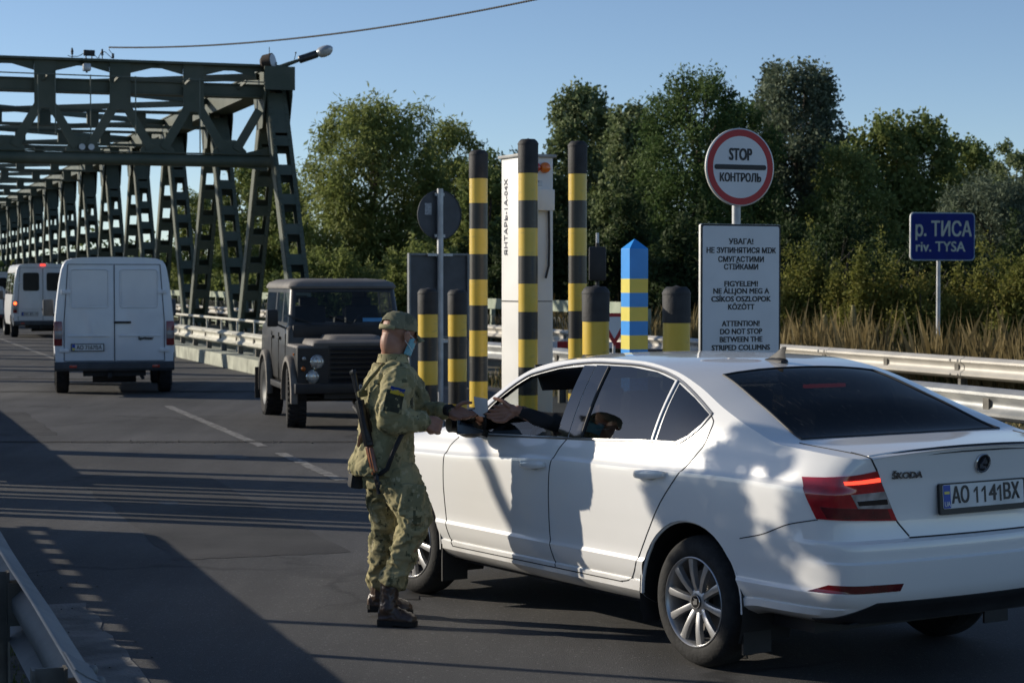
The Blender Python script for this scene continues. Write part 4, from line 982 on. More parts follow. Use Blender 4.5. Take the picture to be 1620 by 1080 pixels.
def van(label, X, Y, rz, H=2.245, windows=False, group='white vans on the bridge', name='white_van', plate='АО 7167ВА', badge=True, lit=False, detail=True, cat='van', W=1.0, Lg=4.8):
    t = thing(name, label, cat, (X, Y, 0), rz, group); k = (H - .95) / (2.245 - .95); z_ = lambda z: z if z < .95 else .95 + (z - .95) * k
    PR = [(.80, .40), (.93, .42), (.958, .56), (.968, .80), (.968, 1.0), (.955, 1.25), (.925, 1.55), (.885, 1.85), (.850, 2.04), (.825, 2.12), (.78, 2.185), (.68, 2.222), (.5, 2.236), (.25, 2.243), (0, 2.245)]
    def ring(x, sw=1., top=None, dz=0.):
        pts = [(y * sw * W, z_(z)) for y, z in PR]
        if top is not None: pts = [(y, z if z < .95 else .95 + (z - .95) * (top - .95) / (H - .95)) for y, z in pts]
        return [Vector((x, y, z)) for y, z in pts] + [Vector((x, -y, z)) for y, z in pts[-2::-1]]
    secs = [ring(0, .955), ring(.012, .98), ring(.05, .996), ring(.12)] + [ring(.4 + .35 * i) for i in range(9)] + [ring(3.3, .99, H - .03), ring(3.6, .975, H - .16), ring(4.0, .95, H - .75), ring(4.25, .93, 1.25 * k + .1), ring(4.6, .90, 1.12), ring(Lg - .06, .84, 1.02), ring(Lg, .76, .98)]
    b = MB(); b.loft(secs)
    bm = b.bm; bmesh.ops.recalc_face_normals(bm, faces=bm.faces[:])
    pieces = []
    if windows:
        zs = (z_(1.36), z_(1.98))
        for x0, x1 in ((.22, 1.15), (1.22, 2.2), (2.27, 3.25)):
            for s in (1, -1):
                f = clip(bm, [(x0, zs[0]), (x1, zs[0]), (x1, zs[1]), (x0, zs[1])], (0, 2), lambda c, s=s: c.y * s > .5); pieces.append(('side_window', extract(bm, f)))
    f = clip(bm, [(3.62, .62 * W), (4.18, .72 * W), (4.18, -.72 * W), (3.62, -.62 * W)], (0, 1), lambda c: c.z > 1.1); pieces.append(('windscreen', extract(bm, f)))
    for cx in (.95, 3.95):
        for s in (1, -1):
            f = clip(bm, [(cx + .40 * math.cos(a), .36 + .40 * math.sin(a)) for a in [j * math.pi / 10 for j in range(20)]], (0, 2), lambda c, s=s: c.y * s > .6 and c.z < 1.0); bmesh.ops.delete(bm, geom=f, context='FACES')
    b.build('body', VANW, t, angle=40, recalc=False)
    for nm, e in pieces: e.build(nm, VGLS, t, recalc=False)
    b = MB(); b.box((2.2, 0, .5), (4.2, 1.7 * W, .12)); b.box((3.2, 0, 1.0), (.3, 1.4 * W, .9), bev=.05); b.box((1.6, 0, .85), (2.2, 1.3 * W, .5)) if windows else None; b.build('interior', INT, t, smooth=False)
    for x in (.95, 3.95):
        for s in (1, -1):
            vwheel(t, x, s * .84 * W)
    if not detail: return t
    F = lambda x_, z, off=.0: REAR0 and Matrix.Translation((-.004 - off, 0, 0)) @ REAR0 @ Matrix.Translation((-x_, z, 0))
    # rear doors: gaps, swages, handle, hinges
    b = MB(); b.box((-.003, 0, z_(1.34)), (.012, .014, z_(2.14) - .55)); b.build('door_gap', SEAM_, t, smooth=False)
    for s in (1, -1):
        b = MB(); b.bar((.0, s * .80 * W, .57), (.0, s * .80 * W, 1.2), .012, .012); b.bar((.0, s * .80 * W, 1.2), (.0, s * .735 * W, z_(2.12)), .012, .012); b.build('door_gap', SEAM_, t, smooth=False)
        b = MB(); b.bar((-.002, s * .02, .56), (-.002, s * .80 * W, .56), .010, .010); b.build('door_gap', SEAM_, t, smooth=False)
        b = MB(); b.bar((-.002, s * .02, z_(2.125)), (-.002, s * .735 * W, z_(2.125)), .010, .010); b.build('door_gap', SEAM_, t, smooth=False)
        if windows:
            b = MB(); b.prism(rrect(.52, z_(1.98) - z_(1.46), .07), -.01, .006, F(-s * .38, (z_(1.98) + z_(1.46)) / 2)); b.build('rear_window', mat('rear_pane', (.008, .010, .013), .25, spec=.25), t)
        else:
            b = MB(); pl = [F(-s * .395, z_(1.735), .002) @ Vector((x, y, 0)) for x, y in rrect(.60, z_(2.04) - z_(1.42), .05)]; b.tube(pl + pl[:1], .011, 6, False); b.build('door_swage', VANW, t)
            b = MB(); b.prism(rrect(.57, z_(2.04) - z_(1.42) - .05, .04), -.004, .002, F(-s * .395, z_(1.735))); b.build('door_swage', VANW, t)
        b = MB(); b.bar((-.006, s * .08, .965), (-.006, s * .74, .965), .03, .016, bev=.004); b.build('door_rib', VANW, t)
        for z in (z_(1.68), .735):
            b = MB(); b.box((-.012, s * (.80 if z < 1 else .765) * W, z), (.03, .16, .07), bev=.012); b.box((-.03, s * (.84 if z < 1 else .80) * W, z), (.03, .03, .05)); b.build('hinge', VANW, t)
        b = MB(); b.box((.03, s * .895 * W, 1.005), (.09, .135, .40), bev=.02); tl = b.build('tail_lamp', REDV, t)
        b = MB(); b.box((-.018, s * .892 * W, .985), (.008, .118, .13), bev=.003); b.build('clear_lens', mat('van_clear_lens', (.22, .20, .20), .2, coat=.6), tl)
        if lit:
            b = MB(); b.sphere((-.012, s * .895 * W, 1.13), .055, (.4, 1, 1), 12, 8); b.build('lit_bulb', mat('lit_tail_lamp', (.7, .1, .05), .3, emit=(1., .12, .03), emis=4.), tl)
        b = MB(); b.box((-.075, s * .66 * W, .475), (.012, .12, .045), bev=.004); b.build('bumper_reflector', mat('bumper_reflector_red', (.33, .02, .01), .2, coat=.6), t)
        b = MB(); b.box((3.55, s * 1.08 * W, 1.38), (.10, .19, .30), bev=.04); b.bar((3.6, s * .93 * W, 1.22), (3.56, s * 1.05 * W, 1.28), .05, .04); b.build('mirror', VGRY, t)
        b = MB(); b.box((.78, s * .84 * W, .30), (.02, .24, .34)); b.build('mud_flap', MTBV, t, smooth=False)
    b = MB(); b.loft([[Vector((x, y, z)) for x, z in ((.14, .40), (-.05, .40), (-.075, .44), (-.075, .52), (-.05, .548), (.14, .548))] for y in (-.955 * W, .955 * W)]); b.box((.10, .93 * W, .62), (.16, .06, .14), bev=.01); b.box((.10, -.93 * W, .62), (.16, .06, .14), bev=.01); b.build('bumper', VGRY, t, smooth=False)
    b = MB(); b.box((.5, 0, .36), (.9, 1.0, .10)); b.cyl((.3, -.35, .30), (.3, .35, .30), .10, n=14); b.box((-.05, .08, .33), (.2, .06, .08)); b.cyl((.0, -.45, .28), (.6, -.45, .28), .03, n=8); b.build('underside', MTBV, t, smooth=False)
    b = MB(); b.box((-.02, -.13, 1.185), (.03, .27, .035), bev=.01); b.build('handle', MTBV, t)
    if windows: b = MB(); b.box((-.02, -.02, .93), (.03, .13, .06), bev=.01); b.build('handle', MTBV, t)
    b = MB(); b.prism(rrect(.53, .125, .01), 0, .014, F(.43, .78, .004)); p_ = b.build('number_plate', PLK, t)
    b = MB(); b.prism(rrect(.50, .10, .006), .014, .016, F(.43, .78, .004)); b.build('plate_face', PLW, p_)
    b = MB(); b.prism(rrect(.05, .098, .003), .016, .0175, F(.43, .78, .004) @ Matrix.Translation((-.222, 0, 0))); b.build('plate_band', PLB, p_)
    if not windows: b = MB(); b.prism([(-.02, -.045), (.02, -.045), (.02, -.005), (-.02, -.005)], .0175, .0185, F(.43, .78, .004) @ Matrix.Translation((-.222, 0, 0))); b.build('flag_stripe', UY, p_)
    text('plate_letters', plate, .092, PLK, p_, F(.43, .778, .004) @ Matrix.Translation((.025, 0, .0172)),   .0016, width=.40)
    if badge: text('lettering', 'Sprinter', .072, MTBV, t, F(-.50, .925, .006), .0025, 1.05, extrude=.003)
    if lit: b = MB(); b.box((-.01, 0, H - .055), (.05, .16, .05), bev=.012); b.build('high_brake_light', mat('lit_high_lamp', (.7, .05, .03), .3, emit=(1., .05, .03), emis=2.5), t)
    return t
REDV = mat('van_tail_red', (.17, .008, .012), .2, var=.2, coat=.8); MTBV = mat('van_black', (.012, .012, .013), .7); SEAM_ = mat('van_gap', (.05, .055, .06), .8)
for nm, c in (('PLK', (.01, .01, .011)), ('PLW', (.62, .63, .62)), ('PLB', (.01, .06, .35))): globals()[nm] = mat('plate_' + {'PLK': 'black', 'PLW': 'white', 'PLB': 'blue'}[nm], c, .45)
INT = mat('interior_dark', (.018, .018, .020), .8, var=.25)
van('large white panel van with blank rear doors driving onto the bridge', -6.46, 32.35, R(90 + 12.6))
van('white minibus with rear windows and a lit tail lamp ahead of the van', -15.45, 65.6, R(90 + 18.9), 2.44, True, name='white_minibus', plate='ВК 8219', badge=False, lit=True, cat='minibus')
van('white high van cut by the left picture edge, behind the estate car', -24.25, 93, R(90 + 18.7), 2.3, True, plate='АО 2304', badge=False)
e = van('white estate car with dark rear glass at the left picture edge', -20.85, 78.6, R(90 + 18.7), 1.66, True, name='white_estate_car', plate='АО 5512', badge=False, cat='car', group='white cars on the bridge', W=.94)

# grey off-road vehicle facing the camera
LRB = mat('dusty_dark_paint', (.022, .0215, .020), .38, var=.25, scale=3, col2=(.042, .040, .036), detail=8, coat=.15)
LRT = mat('dusty_roof_paint', (.135, .124, .112), .65, var=.2, scale=2.5, col2=(.18, .165, .148), detail=8)
LRF = mat('dusty_flare', (.15, .135, .115), .6, var=.25, scale=6, detail=8)
LBK = mat('offroad_black', (.010, .010, .011), .5, var=.3)
CHRL = mat('headlamp_chrome', (.60, .60, .58), .12, metal=.9, var=.15, scale=20)
GLL = glass('offroad_glass', (.80, .84, .84), .8)
lr = thing('off_road_vehicle', 'dusty dark grey boxy off road vehicle facing the camera behind the soldier', 'off-road car', (-2.335, 26.7, 0), R(-76))
AX = 1.235; WR = .385
def rr2(x0, x1, hw, z, r=.06, n=4):
    return [Vector(((x0 + x1) / 2 + x, y, z)) for x, y in rrect(x1 - x0, 2 * hw, r, n)]
def larch(cx): return [(cx + .47 * math.cos(a), .40 + .47 * math.sin(a) * (1 if math.sin(a) > 0 else 1.5)) for a in [j * math.pi / 12 for j in range(24)]]
b = MB(); b.loft([rr2(-2.0, 1.66, .72, .50, .05), rr2(-2.02, 1.68, .775, .56, .05), rr2(-2.02, 1.69, .79, .80, .05), rr2(-2.02, 1.68, .785, 1.02, .06)], True, True)
bm = b.bm; bmesh.ops.recalc_face_normals(bm, faces=bm.faces[:])
for cx in (-AX, AX):
    for s in (1, -1): f = clip(bm, larch(cx), (0, 2), lambda c, s=s: c.y * s > .6 and c.z < 1.0); bmesh.ops.delete(bm, geom=f, context='FACES')
b.build('body', LRB, lr, recalc=False, angle=30)
b = MB(); b.loft([rr2(-2.02, .72, .785, 1.02, .06), rr2(-2.02, .70, .775, 1.22, .06), rr2(-2.0, .66, .745, 1.27, .06)]); b.build('upper_body', LRB, lr, angle=30)
b = MB(); b.loft([rr2(-1.99, .60, .742, 1.268, .08), rr2(-1.98, .52, .72, 1.50, .08), rr2(-1.97, .43, .695, 1.765, .08)], False, False)
bm = b.bm; bmesh.ops.recalc_face_normals(bm, faces=bm.faces[:]); pcs = []
for x0, x1, nm in ((-.05, .44, 'front_side_window'), (-.78, -.13, 'rear_side_window'), (-1.85, -.9, 'quarter_side_window')):
    for s in (1, -1): f = clip(bm, [(x0, 1.31), (x1 + (.03 if nm[0] == 'f' else 0), 1.31), (x1 - .06 if nm[0] == 'f' else x1, 1.70), (x0, 1.70)], (0, 2), lambda c, s=s: c.y * s > .4); pcs.append((nm, extract(bm, f)))
f = clip(bm, [(-.66, 1.315), (.66, 1.315), (.625, 1.715), (-.625, 1.715)], (1, 2), lambda c: c.x > .3); pcs.append(('windscreen', extract(bm, f)))
f = clip(bm, [(-.55, 1.33), (.55, 1.33), (.52, 1.69), (-.52, 1.69)], (1, 2), lambda c: c.x < -1.5); pcs.append(('rear_door_window', extract(bm, f)))
b.build('cabin', LRB, lr, recalc=False, angle=30)
for nm, e in pcs: e.build(nm, GLL, lr, recalc=False)
b = MB(); b.loft([rr2(-2.02, .46, .715, 1.755, .09), rr2(-2.02, .47, .72, 1.785, .09), rr2(-1.99, .42, .69, 1.835, .12), rr2(-1.90, .32, .60, 1.872, .15), rr2(-1.7, .1, .40, 1.888, .2)]); b.build('roof', LRT, lr, angle=50)
b = MB(); b.box((.02, -.66, 1.81), (.42, .07, .035), (R(55), 0, 0), bev=.01); b.build('roof_marker', LRF, lr)
b = MB(); b.loft([rr2(.62, 1.66, .60, 1.02, .05), rr2(.62, 1.675, .585, 1.075, .06), rr2(.64, 1.62, .56, 1.112, .08)]); bn = b.build('bonnet', LRT, lr, angle=50)
b = MB(); b.loft([rr2(.62, 1.50, .36, 1.10, .08), rr2(.64, 1.42, .32, 1.155, .10), rr2(.66, 1.36, .28, 1.165, .1)]); b.build('bonnet_bulge', LRT, bn, angle=50)
b = MB(); b.box((.66, 0, 1.20), (.12, 1.40, .16), bev=.02); b.build('scuttle', LBK, lr)
for s in (1, -1):
    b = MB(); b.loft([rr2(.74, 1.67, .105, 1.015, .03), rr2(.74, 1.65, .09, 1.045, .03)]); o = b.build('wing_top', LRT, lr, loc=(0, s * .685, 0))
    for cx in (AX, -AX):
        b = MB(); rr = []
        for k in range(13):
            a = math.pi * (k / 12 * 1.1 - .05); c, s_ = math.cos(a), math.sin(a)
            rr.append([Vector((cx + r * c, s * y, .40 + r * s_)) for r, y in ((.44, .77), (.50, .785), (.515, .83), (.50, .865), (.44, .87), (.435, .85))])
        b.loft(rr); b.build('wheel_arch_flare', LRF, lr, angle=50)
    b = MB(); b.box((-.05, s * .78, .48), (1.5, .08, .08), bev=.01); b.build('sill', LBK, lr)
    b = MB(); b.box((.40, s * .93, 1.37), (.07, .15, .23), bev=.03); b.bar((.46, s * .77, 1.24), (.42, s * .88, 1.29), .025, .025); b.build('mirror', LBK, lr)
    for x in (.60, -.09, -.83): b = MB(); b.box((x, s * .787, .86), (.010, .012, .62)); b.build('door_gap', LBK, lr, smooth=False)
    for x in (.05, -.68): b = MB(); b.box((x, s * .80, 1.10), (.14, .03, .04), bev=.008); b.build('door_handle', LBK, lr)
    b = MB(); b.box((-AX - .52, s * .78, .42), (.02, .26, .44)); b.build('mud_flap', LBK, lr, smooth=False)
    b = MB(); b.box((1.45, s * .796, .93), (.05, .012, .03), bev=.004); b.build('side_repeater', AMB, lr)
    b = MB(); b.prism([(-.195, -.24), (.195, -.24), (.195, .23), (-.195, .23)], .0, .02, Matrix.Translation((1.685, s * .585, .78)) @ Matrix(((0, 0, 1, 0), (1, 0, 0, 0), (0, 1, 0, 0), (0, 0, 0, 1)))); b.build('headlamp_panel', LBK, lr, smooth=False)
    MX = Matrix(((0, 0, 1, 0), (1, 0, 0, 0), (0, 1, 0, 0), (0, 0, 0, 1)))
    def lampo(nm, y, z, r, m, ring=True):
        M = Matrix.Translation((1.705, s * y, z)) @ MX
        b = MB(); b.lathe([(r * 1.1, 0), (r * 1.12, .02), (r, .03)], 28, M); rg_ = b.build(nm, CHRL if ring else LBK, lr)
        b = MB(); b.lathe([(r, .022), (r * .8, .034), (r * .4, .044), (.003, .046)], 28, M); b.build('lens', m, rg_)
    HL = mat('headlamp_glass', (.50, .49, .45), .1, metal=.4, var=.4, scale=25, coat=1.)
    lampo('headlamp', .535, .84, .082, HL); lampo('driving_lamp', .590, .655, .078, HL); lampo('side_lamp', .70, .885, .028, HL, False); lampo('indicator', .71, .76, .03, AMB, False)
    for x, st in ((AX, R(-6)), (-AX, 0)): vwheel(lr, x, s * .735, WR, .245, st, tread=True, hub=mat('offroad_rim', (.22, .22, .21), .5, metal=.4, var=.2))
b = MB(); b.box((1.68, 0, .81), (.03, .76, .46)); b.build('grille_frame', LBK, lr, smooth=False)
for k in range(7): b = MB(); b.box((1.705, 0, .62 + k * .062), (.03, .72, .022), (0, R(25), 0)); b.build('grille_slat', mat('grille_grey', (.02, .02, .021), .45), lr, smooth=False)
b = MB(); b.box((1.80, 0, .515), (.13, 1.66, .125), bev=.012); b.build('bumper', LBK, lr)
text('bumper_lettering', '08 46', .105, mat('stencil_white', (.5, .5, .48), .6), lr, Matrix.Translation((1.868, .075, .522)) @ MX, .0025, .9)
b = MB(); b.box((0, 0, .46), (3.5, .9, .16)); b.cyl((AX, -.62, .38), (AX, .62, .38), .06, n=12); b.sphere((AX, .12, .37), .15, u=14, v=10); b.cyl((-AX, -.62, .38), (-AX, .62, .38), .06, n=12); b.box((1.5, .28, .42), (.2, .07, .12)); b.box((1.5, -.28, .42), (.2, .07, .12)); b.build('chassis', LBK, lr, smooth=False)
b = MB(); b.box((0, 0, .60), (3.4, 1.45, .05)); 
for y in (.36, -.36): b.box((-.25, y, 1.22), (.14, .46, .62), bev=.06); b.box((-.26, y, 1.56), (.10, .26, .16), bev=.04); b.box((-1.1, y, 1.12), (.14, .5, .5), bev=.05); b.box((-1.1, y, 1.42), (.1, .24, .14), bev=.04)
b.box((.5, 0, 1.16), (.3, 1.3, .22), bev=.04); b.tube([(.30 + .04 * math.sin(a), .36 + .19 * math.cos(a), 1.26 + .17 * math.sin(a)) for a in [j * math.pi / 10 for j in range(21)]], .015, 6); b.build('interior', INT, lr)
b = MB(); b.box((.575, .39, 1.345), (.006, .30, .05), (0, R(-13), 0)); b.build('windscreen_sticker', mat('sticker_blue', (.08, .28, .50), .5), lr, smooth=False)
for y in (.1, -.45): b = MB(); b.bar((.62, y, 1.31), (.585, y - .30, 1.40), .012, .012); b.build('wiper', LBK, lr, smooth=False)

# ---------------------------------------------------------------- white sedan at the checkpoint
PAINTW = mat('white_car_paint', (.77, .765, .745), .30, var=.015, scale=2, coat=.9, spec=.5)
def grime(m, z0=.20, z1=.42, col=(.36, .32, .26), amt=.55):
    n = m.node_tree.nodes; l = m.node_tree.links; p = n['Principled BSDF']; src = p.inputs['Base Color'].links[0].from_socket
    tc = n.new('ShaderNodeTexCoord'); sx = n.new('ShaderNodeSeparateXYZ'); l.new(tc.outputs['Object'], sx.inputs[0])
    r = n.new('ShaderNodeMapRange'); r.inputs[1].default_value = z1; r.inputs[2].default_value = z0; r.inputs[4].default_value = amt; l.new(sx.outputs['Z'], r.inputs[0])
    no = n.new('ShaderNodeTexNoise'); no.inputs['Scale'].default_value = 7; no.inputs['Detail'].default_value = 8; l.new(tc.outputs['Object'], no.inputs['Vector'])
    q = n.new('ShaderNodeMapRange'); q.inputs[1].default_value = .35; q.inputs[2].default_value = .7; l.new(no.outputs['Fac'], q.inputs[0])
    mu = n.new('ShaderNodeMath'); mu.operation = 'MULTIPLY'; l.new(r.outputs[0], mu.inputs[0]); l.new(q.outputs[0], mu.inputs[1])
    mx = n.new('ShaderNodeMixRGB'); l.new(mu.outputs[0], mx.inputs[0]); l.new(src, mx.inputs[1]); mx.inputs[2].default_value = (*col, 1); l.new(mx.outputs[0], p.inputs['Base Color'])
grime(PAINTW)
CHROME = mat('chrome', (.62, .62, .62), .12, metal=1, var=.03)
TRIMC = mat('window_trim_metal', (.30, .30, .30), .28, metal=.9, var=.06)
ALLOY = mat('wheel_alloy', (.46, .46, .46), .34, metal=.75, var=.06, coat=.2)
TYRE = mat('tyre_rubber', (.016, .016, .016), .85, var=.35, scale=18, bump=.2, bscale=60)
GLB = mat('gloss_black', (.006, .006, .007), .08, var=.1, coat=.8)
MTB = mat('matt_black_trim', (.014, .014, .015), .6, var=.25)
SEAM = mat('panel_gap', (.012, .012, .012), .8)
INT = mat('interior_dark', (.018, .018, .020), .8, var=.25)
CLOTH = mat('seat_cloth', (.022, .022, .024), .9, var=.3, scale=30)
REDL = mat('tail_lamp_red', (.36, .008, .012), .12, var=.25, scale=14, coat=1.)
REDD = mat('tail_lamp_dark_red', (.10, .004, .006), .15, var=.3, scale=14, coat=1.)
CLRL = mat('tail_lamp_clear', (.50, .50, .50), .12, metal=.6, var=.3, scale=20, coat=1.)
LITR = mat('lit_brake_leds', (.6, .05, .03), .3, emit=(1., .06, .03), emis=2.2)
PLW = mat('plate_white', (.62, .63, .62), .45, var=.05); PLB = mat('plate_blue', (.01, .06, .35), .45); PLK = mat('plate_black', (.01, .01, .011), .5)
GCLR = glass('car_glass_clear', (.78, .82, .80), 1.0)
GTNT = glass('car_glass_privacy', (.07, .08, .085), 2.0)
GREAR = glass('car_glass_rear', (.035, .037, .04), .55, dusty=.16)

CAR_X, CAR_Y, CAR_YAW = .814, 11.16, R(90 + 33.2)
car = thing('white_sedan', 'large white sedan seen from its rear left, with brake lights lit', 'car', (CAR_X, CAR_Y, 0), CAR_YAW)

def car_shell():
    f_ = pchip([-2.42, -2.0, -1.7, -.95, -.26, .72, 1.2, 1.6, 2.0, 2.25], [1.08, 1.13, 1.15, 1.105, 1.06, .90, .86, .75, .5, .02])
    w_ = pchip([-2.42, -2.40, -2.36, -2.29, -2.15, -1.9, -1.5, 0, 1.2, 1.6, 1.9, 2.08, 2.18, 2.23, 2.25], [.80, .855, .90, .938, .972, .99, 1, 1, 1, .965, .875, .76, .66, .57, .50])
    zc_ = pchip([-2.42, -2.3, -1.98, -1.6, -1.2, -.8, -.3, .1, .4, .7, 1.05, 1.15, 1.6, 1.95, 2.15, 2.25], [1.098, 1.105, 1.128, 1.287, 1.412, 1.452, 1.466, 1.452, 1.385, 1.245, 1.035, 1.0, .955, .875, .77, .63])
    zr_ = pchip([-2.42, -2.2, -1.98, -1.75, -1.5, -1.25, -1.0, -.7, -.4, 0, .25, .40, .55, .70, 1.05, 1.2, 1.6, 2.0, 2.25], [1.062, 1.085, 1.105, 1.165, 1.245, 1.338, 1.405, 1.441, 1.446, 1.42, 1.374, 1.315, 1.222, 1.118, .985, .962, .925, .825, .612])
    tail_ = pchip([.19, .36, .41, .46, .55, .603, .613, .67, .690, .702, .80, .93, .985, 1.05, 1.098], [-2.30, -2.35, -2.40, -2.425, -2.44, -2.445, -2.428, -2.43, -2.425, -2.385, -2.372, -2.378, -2.388, -2.402, -2.42])
    nose_ = pchip([.19, .35, .5, .62, .8, 1.0], [1.96, 2.07, 2.10, 2.08, 2.03, 1.94])
    KN = [(.19, .80), (.235, .858), (.272, .884), (.335, .886), (.346, .877), (.362, .884), (.43, .897), (.470, .902), (.481, .896), (.492, .8925), (.54, .894), (.575, .8955), (.603, .897), (.612, .8972), (.64, .898), (.672, .8995), (.684, .900), (.694, .9003), (.75, .9015), (.81, .9015), (.85, .9005), (.880, .899), (.896, .896), (.905, .886), (.92, .878), (.95, .866), (.98, .851), (1.0, .838)]
    zb_ = pchip([-2.42, -1.95, -1.75, -1.0, 1.0, 1.7, 2.25], [.325, .325, .29, .258, .262, .24, .22])
    def tz(z, u):
        if z < .46: return zb_(u) + (z - .19) * (.46 - zb_(u)) / .27
        return z if z <= .6 else .6 + (z - .6) * f_(u)
    TT = [1, .985, .96, .92, .85, .75, .6, .4, .2, 0]
    us = list(np.linspace(-2.42, -2.1, 22)) + list(np.linspace(-2.1, 1.9, 100))[1:] + list(np.linspace(1.9, 2.25, 14))[1:]
    NB = 3
    def section(u):
        W = w_(u); pts = [(0, tz(.19, u)), (.45, tz(.19, u)), (.72, tz(.188, u))]
        for z, y in KN: pts.append((y * (W if z < .35 or u > 0 else W), tz(z, u)))
        yb, zb = pts[-1]; zr = max(zr_(u), zb + .004); yr = min(yb - .002, yb - max(0, zr - zb) * .50) * (1 if zr - zb > .05 else .985)
        for k in range(1, 7):
            t = k / 7; pts.append((yb + (yr - yb) * t + .016 * math.sin(math.pi * t) * min(1, (zr - zb) / .3), zb + (zr - zb) * t))
        zc = max(zc_(u), zr + .003)
        for t in TT: pts.append((yr * t, zc - (zc - zr) * t ** 2.4))
        out = []
        for i, (y, z) in enumerate(pts):
            x = u
            if u < -1.5:
                tx = tail_(z); x = -1.5 + (u + 1.5) * (tx + 1.5) / (-.92)
                x -= .060 * (1 - min(1, abs(y) / max(.3, pts[len(KN) + 8][0] if z > 1.0 else pts[i][0])) ** 2) * smoothstep(-1.9, -2.42, u) if i > NB + len(KN) else 0
            elif u > 1.4:
                tx = nose_(z); x = 1.4 + (u - 1.4) * (tx - 1.4) / .85
                x += .07 * (1 - min(1, abs(y) / .62) ** 2) * smoothstep(1.6, 2.25, u) if i > NB + len(KN) else 0
            out.append(Vector((x, y, z)))
        return out
    bm = bmesh.new(); secs = [section(u) for u in us]; n = len(secs[0]); ring = []
    for s in secs:
        left = [bm.verts.new(p) for p in s]
        right = [left[0]] + [bm.verts.new((p.x, -p.y, p.z)) for p in s[1:-1]] + [left[-1]]
        ring.append(left + right[-2:0:-1])
    m = len(ring[0])
    for a, b in zip(ring, ring[1:]):
        for i in range(m): bm.faces.new((a[i], a[(i + 1) % m], b[(i + 1) % m], b[i]))
    # end caps: rows follow the side knots, columns follow the roof points
    for e, bul in ((0, -.060), (-1, .07)):
        s = secs[e]; r = ring[e]; i0, i1 = NB, len(s) - len(TT)          # side rows bottom..rail
        ts = [-t for t in TT[:-1]] + TT[::-1]; rows = []
        top = {round(t, 4): v for t, v in zip(TT, r[i1:])}
        for j, t in enumerate(TT[:-1]): top[round(-t, 4)] = r[(m - (i1 + j)) % m]
        zr = s[i1].z
        for k in range(i0, i1 + 1):
            row = []
            for t in ts:
                if abs(t) == 1: row.append(r[k] if t > 0 else r[m - k])
                elif k == i1: row.append(top[round(t, 4)])
                else:
                    z = s[k].z + (s[-1].z - zr) * (1 - abs(t) ** 2.4) * smoothstep(.75, zr, s[k].z)
                    row.append(bm.verts.new((s[k].x + bul * (1 - t * t), s[k].y * t, z)))
            rows.append(row)
        for a, b in zip(rows, rows[1:]):
            for i in range(len(ts) - 1):
                try: bm.faces.new((a[i], a[i + 1], b[i + 1], b[i]))
                except ValueError: pass
    bmesh.ops.remove_doubles(bm, verts=bm.verts[:], dist=1e-5)
    bmesh.ops.recalc_face_normals(bm, faces=bm.faces[:]); bm.normal_update(); return bm

bm = car_shell(); full = bm.copy(); full.normal_update(); BV = BVHTree.FromBMesh(full)
def onto(p, d, off=0.):
    h = BV.ray_cast(Vector(p), Vector(d).normalized()); 
    return (h[0] + h[1] * off, h[1]) if h[0] is not None else (Vector(p), Vector(d) * -1)
def seam(name, pts, d, r=.0032, n=60, m=None, off=0., mirror=False, parent=None):
    P_ = [Vector(p) for p in pts]; cum = [0]
    for a, b in zip(P_, P_[1:]): cum.append(cum[-1] + (b - a).length)
    path = []
    for k in range(n + 1):
        s = cum[-1] * k / n; i = max(j for j in range(len(P_) - 1) if cum[j] <= s + 1e-9); q = P_[i].lerp(P_[i + 1], (s - cum[i]) / max(1e-9, cum[i + 1] - cum[i]))
        path.append(onto(q, d, off)[0])
    if mirror: path = [Vector((p.x, -p.y, p.z)) for p in path]
    b = MB(); b.tube(path, r, 6); return b.build(name, m or SEAM, parent or car)
def smoothpts(pts, n=40):
    t = np.arange(len(pts)); xs = [pchip(t, [p[k] for p in pts]) for k in range(3)]
    return [tuple(f(v) for f in xs) for v in np.linspace(0, len(pts) - 1, n)]
def sidept(pts): return [(x, 2.0, z) for x, z in pts]
RWX, FWX, WZ = -1.42, 1.27, .316
arch = lambda cx, r=.385: [(cx + r * math.cos(a), WZ + .008 + r * math.sin(a)) for a in [k * math.pi / 18 for k in range(36)]]
for cx in (RWX, FWX):
    for s in (1, -1):
        f = clip(bm, arch(cx), (0, 2), lambda c, s=s: c.y * s > .5 and c.z < .85)
        bmesh.ops.delete(bm, geom=f, context='FACES')
FW = [(.595, .999), (-.225, 1.030), (-.235, 1.398), (.005, 1.376), (.17, 1.344), (.266, 1.322), (.379, 1.266), (.49, 1.190), (.595, 1.090)]
RW = [(-.445, 1.039), (-.445, 1.409), (-.637, 1.410), (-.874, 1.392), (-1.048, 1.357), (-1.036, 1.066)]
QW = [(-1.082, 1.069), (-1.093, 1.344), (-1.261, 1.282), (-1.424, 1.211), (-1.388, 1.162), (-1.318, 1.106), (-1.235, 1.072)]
WS = [(1.02, 0), (.985, .35), (.86, .68), (.30, .545), (.245, .3), (.225, 0), (.245, -.3), (.30, -.545), (.86, -.68), (.985, -.35)]
RG_ = [(-1.195, .50), (-1.945, .645), (-1.985, .3), (-1.995, 0), (-1.985, -.3), (-1.945, -.645), (-1.195, -.50)]
gl = []
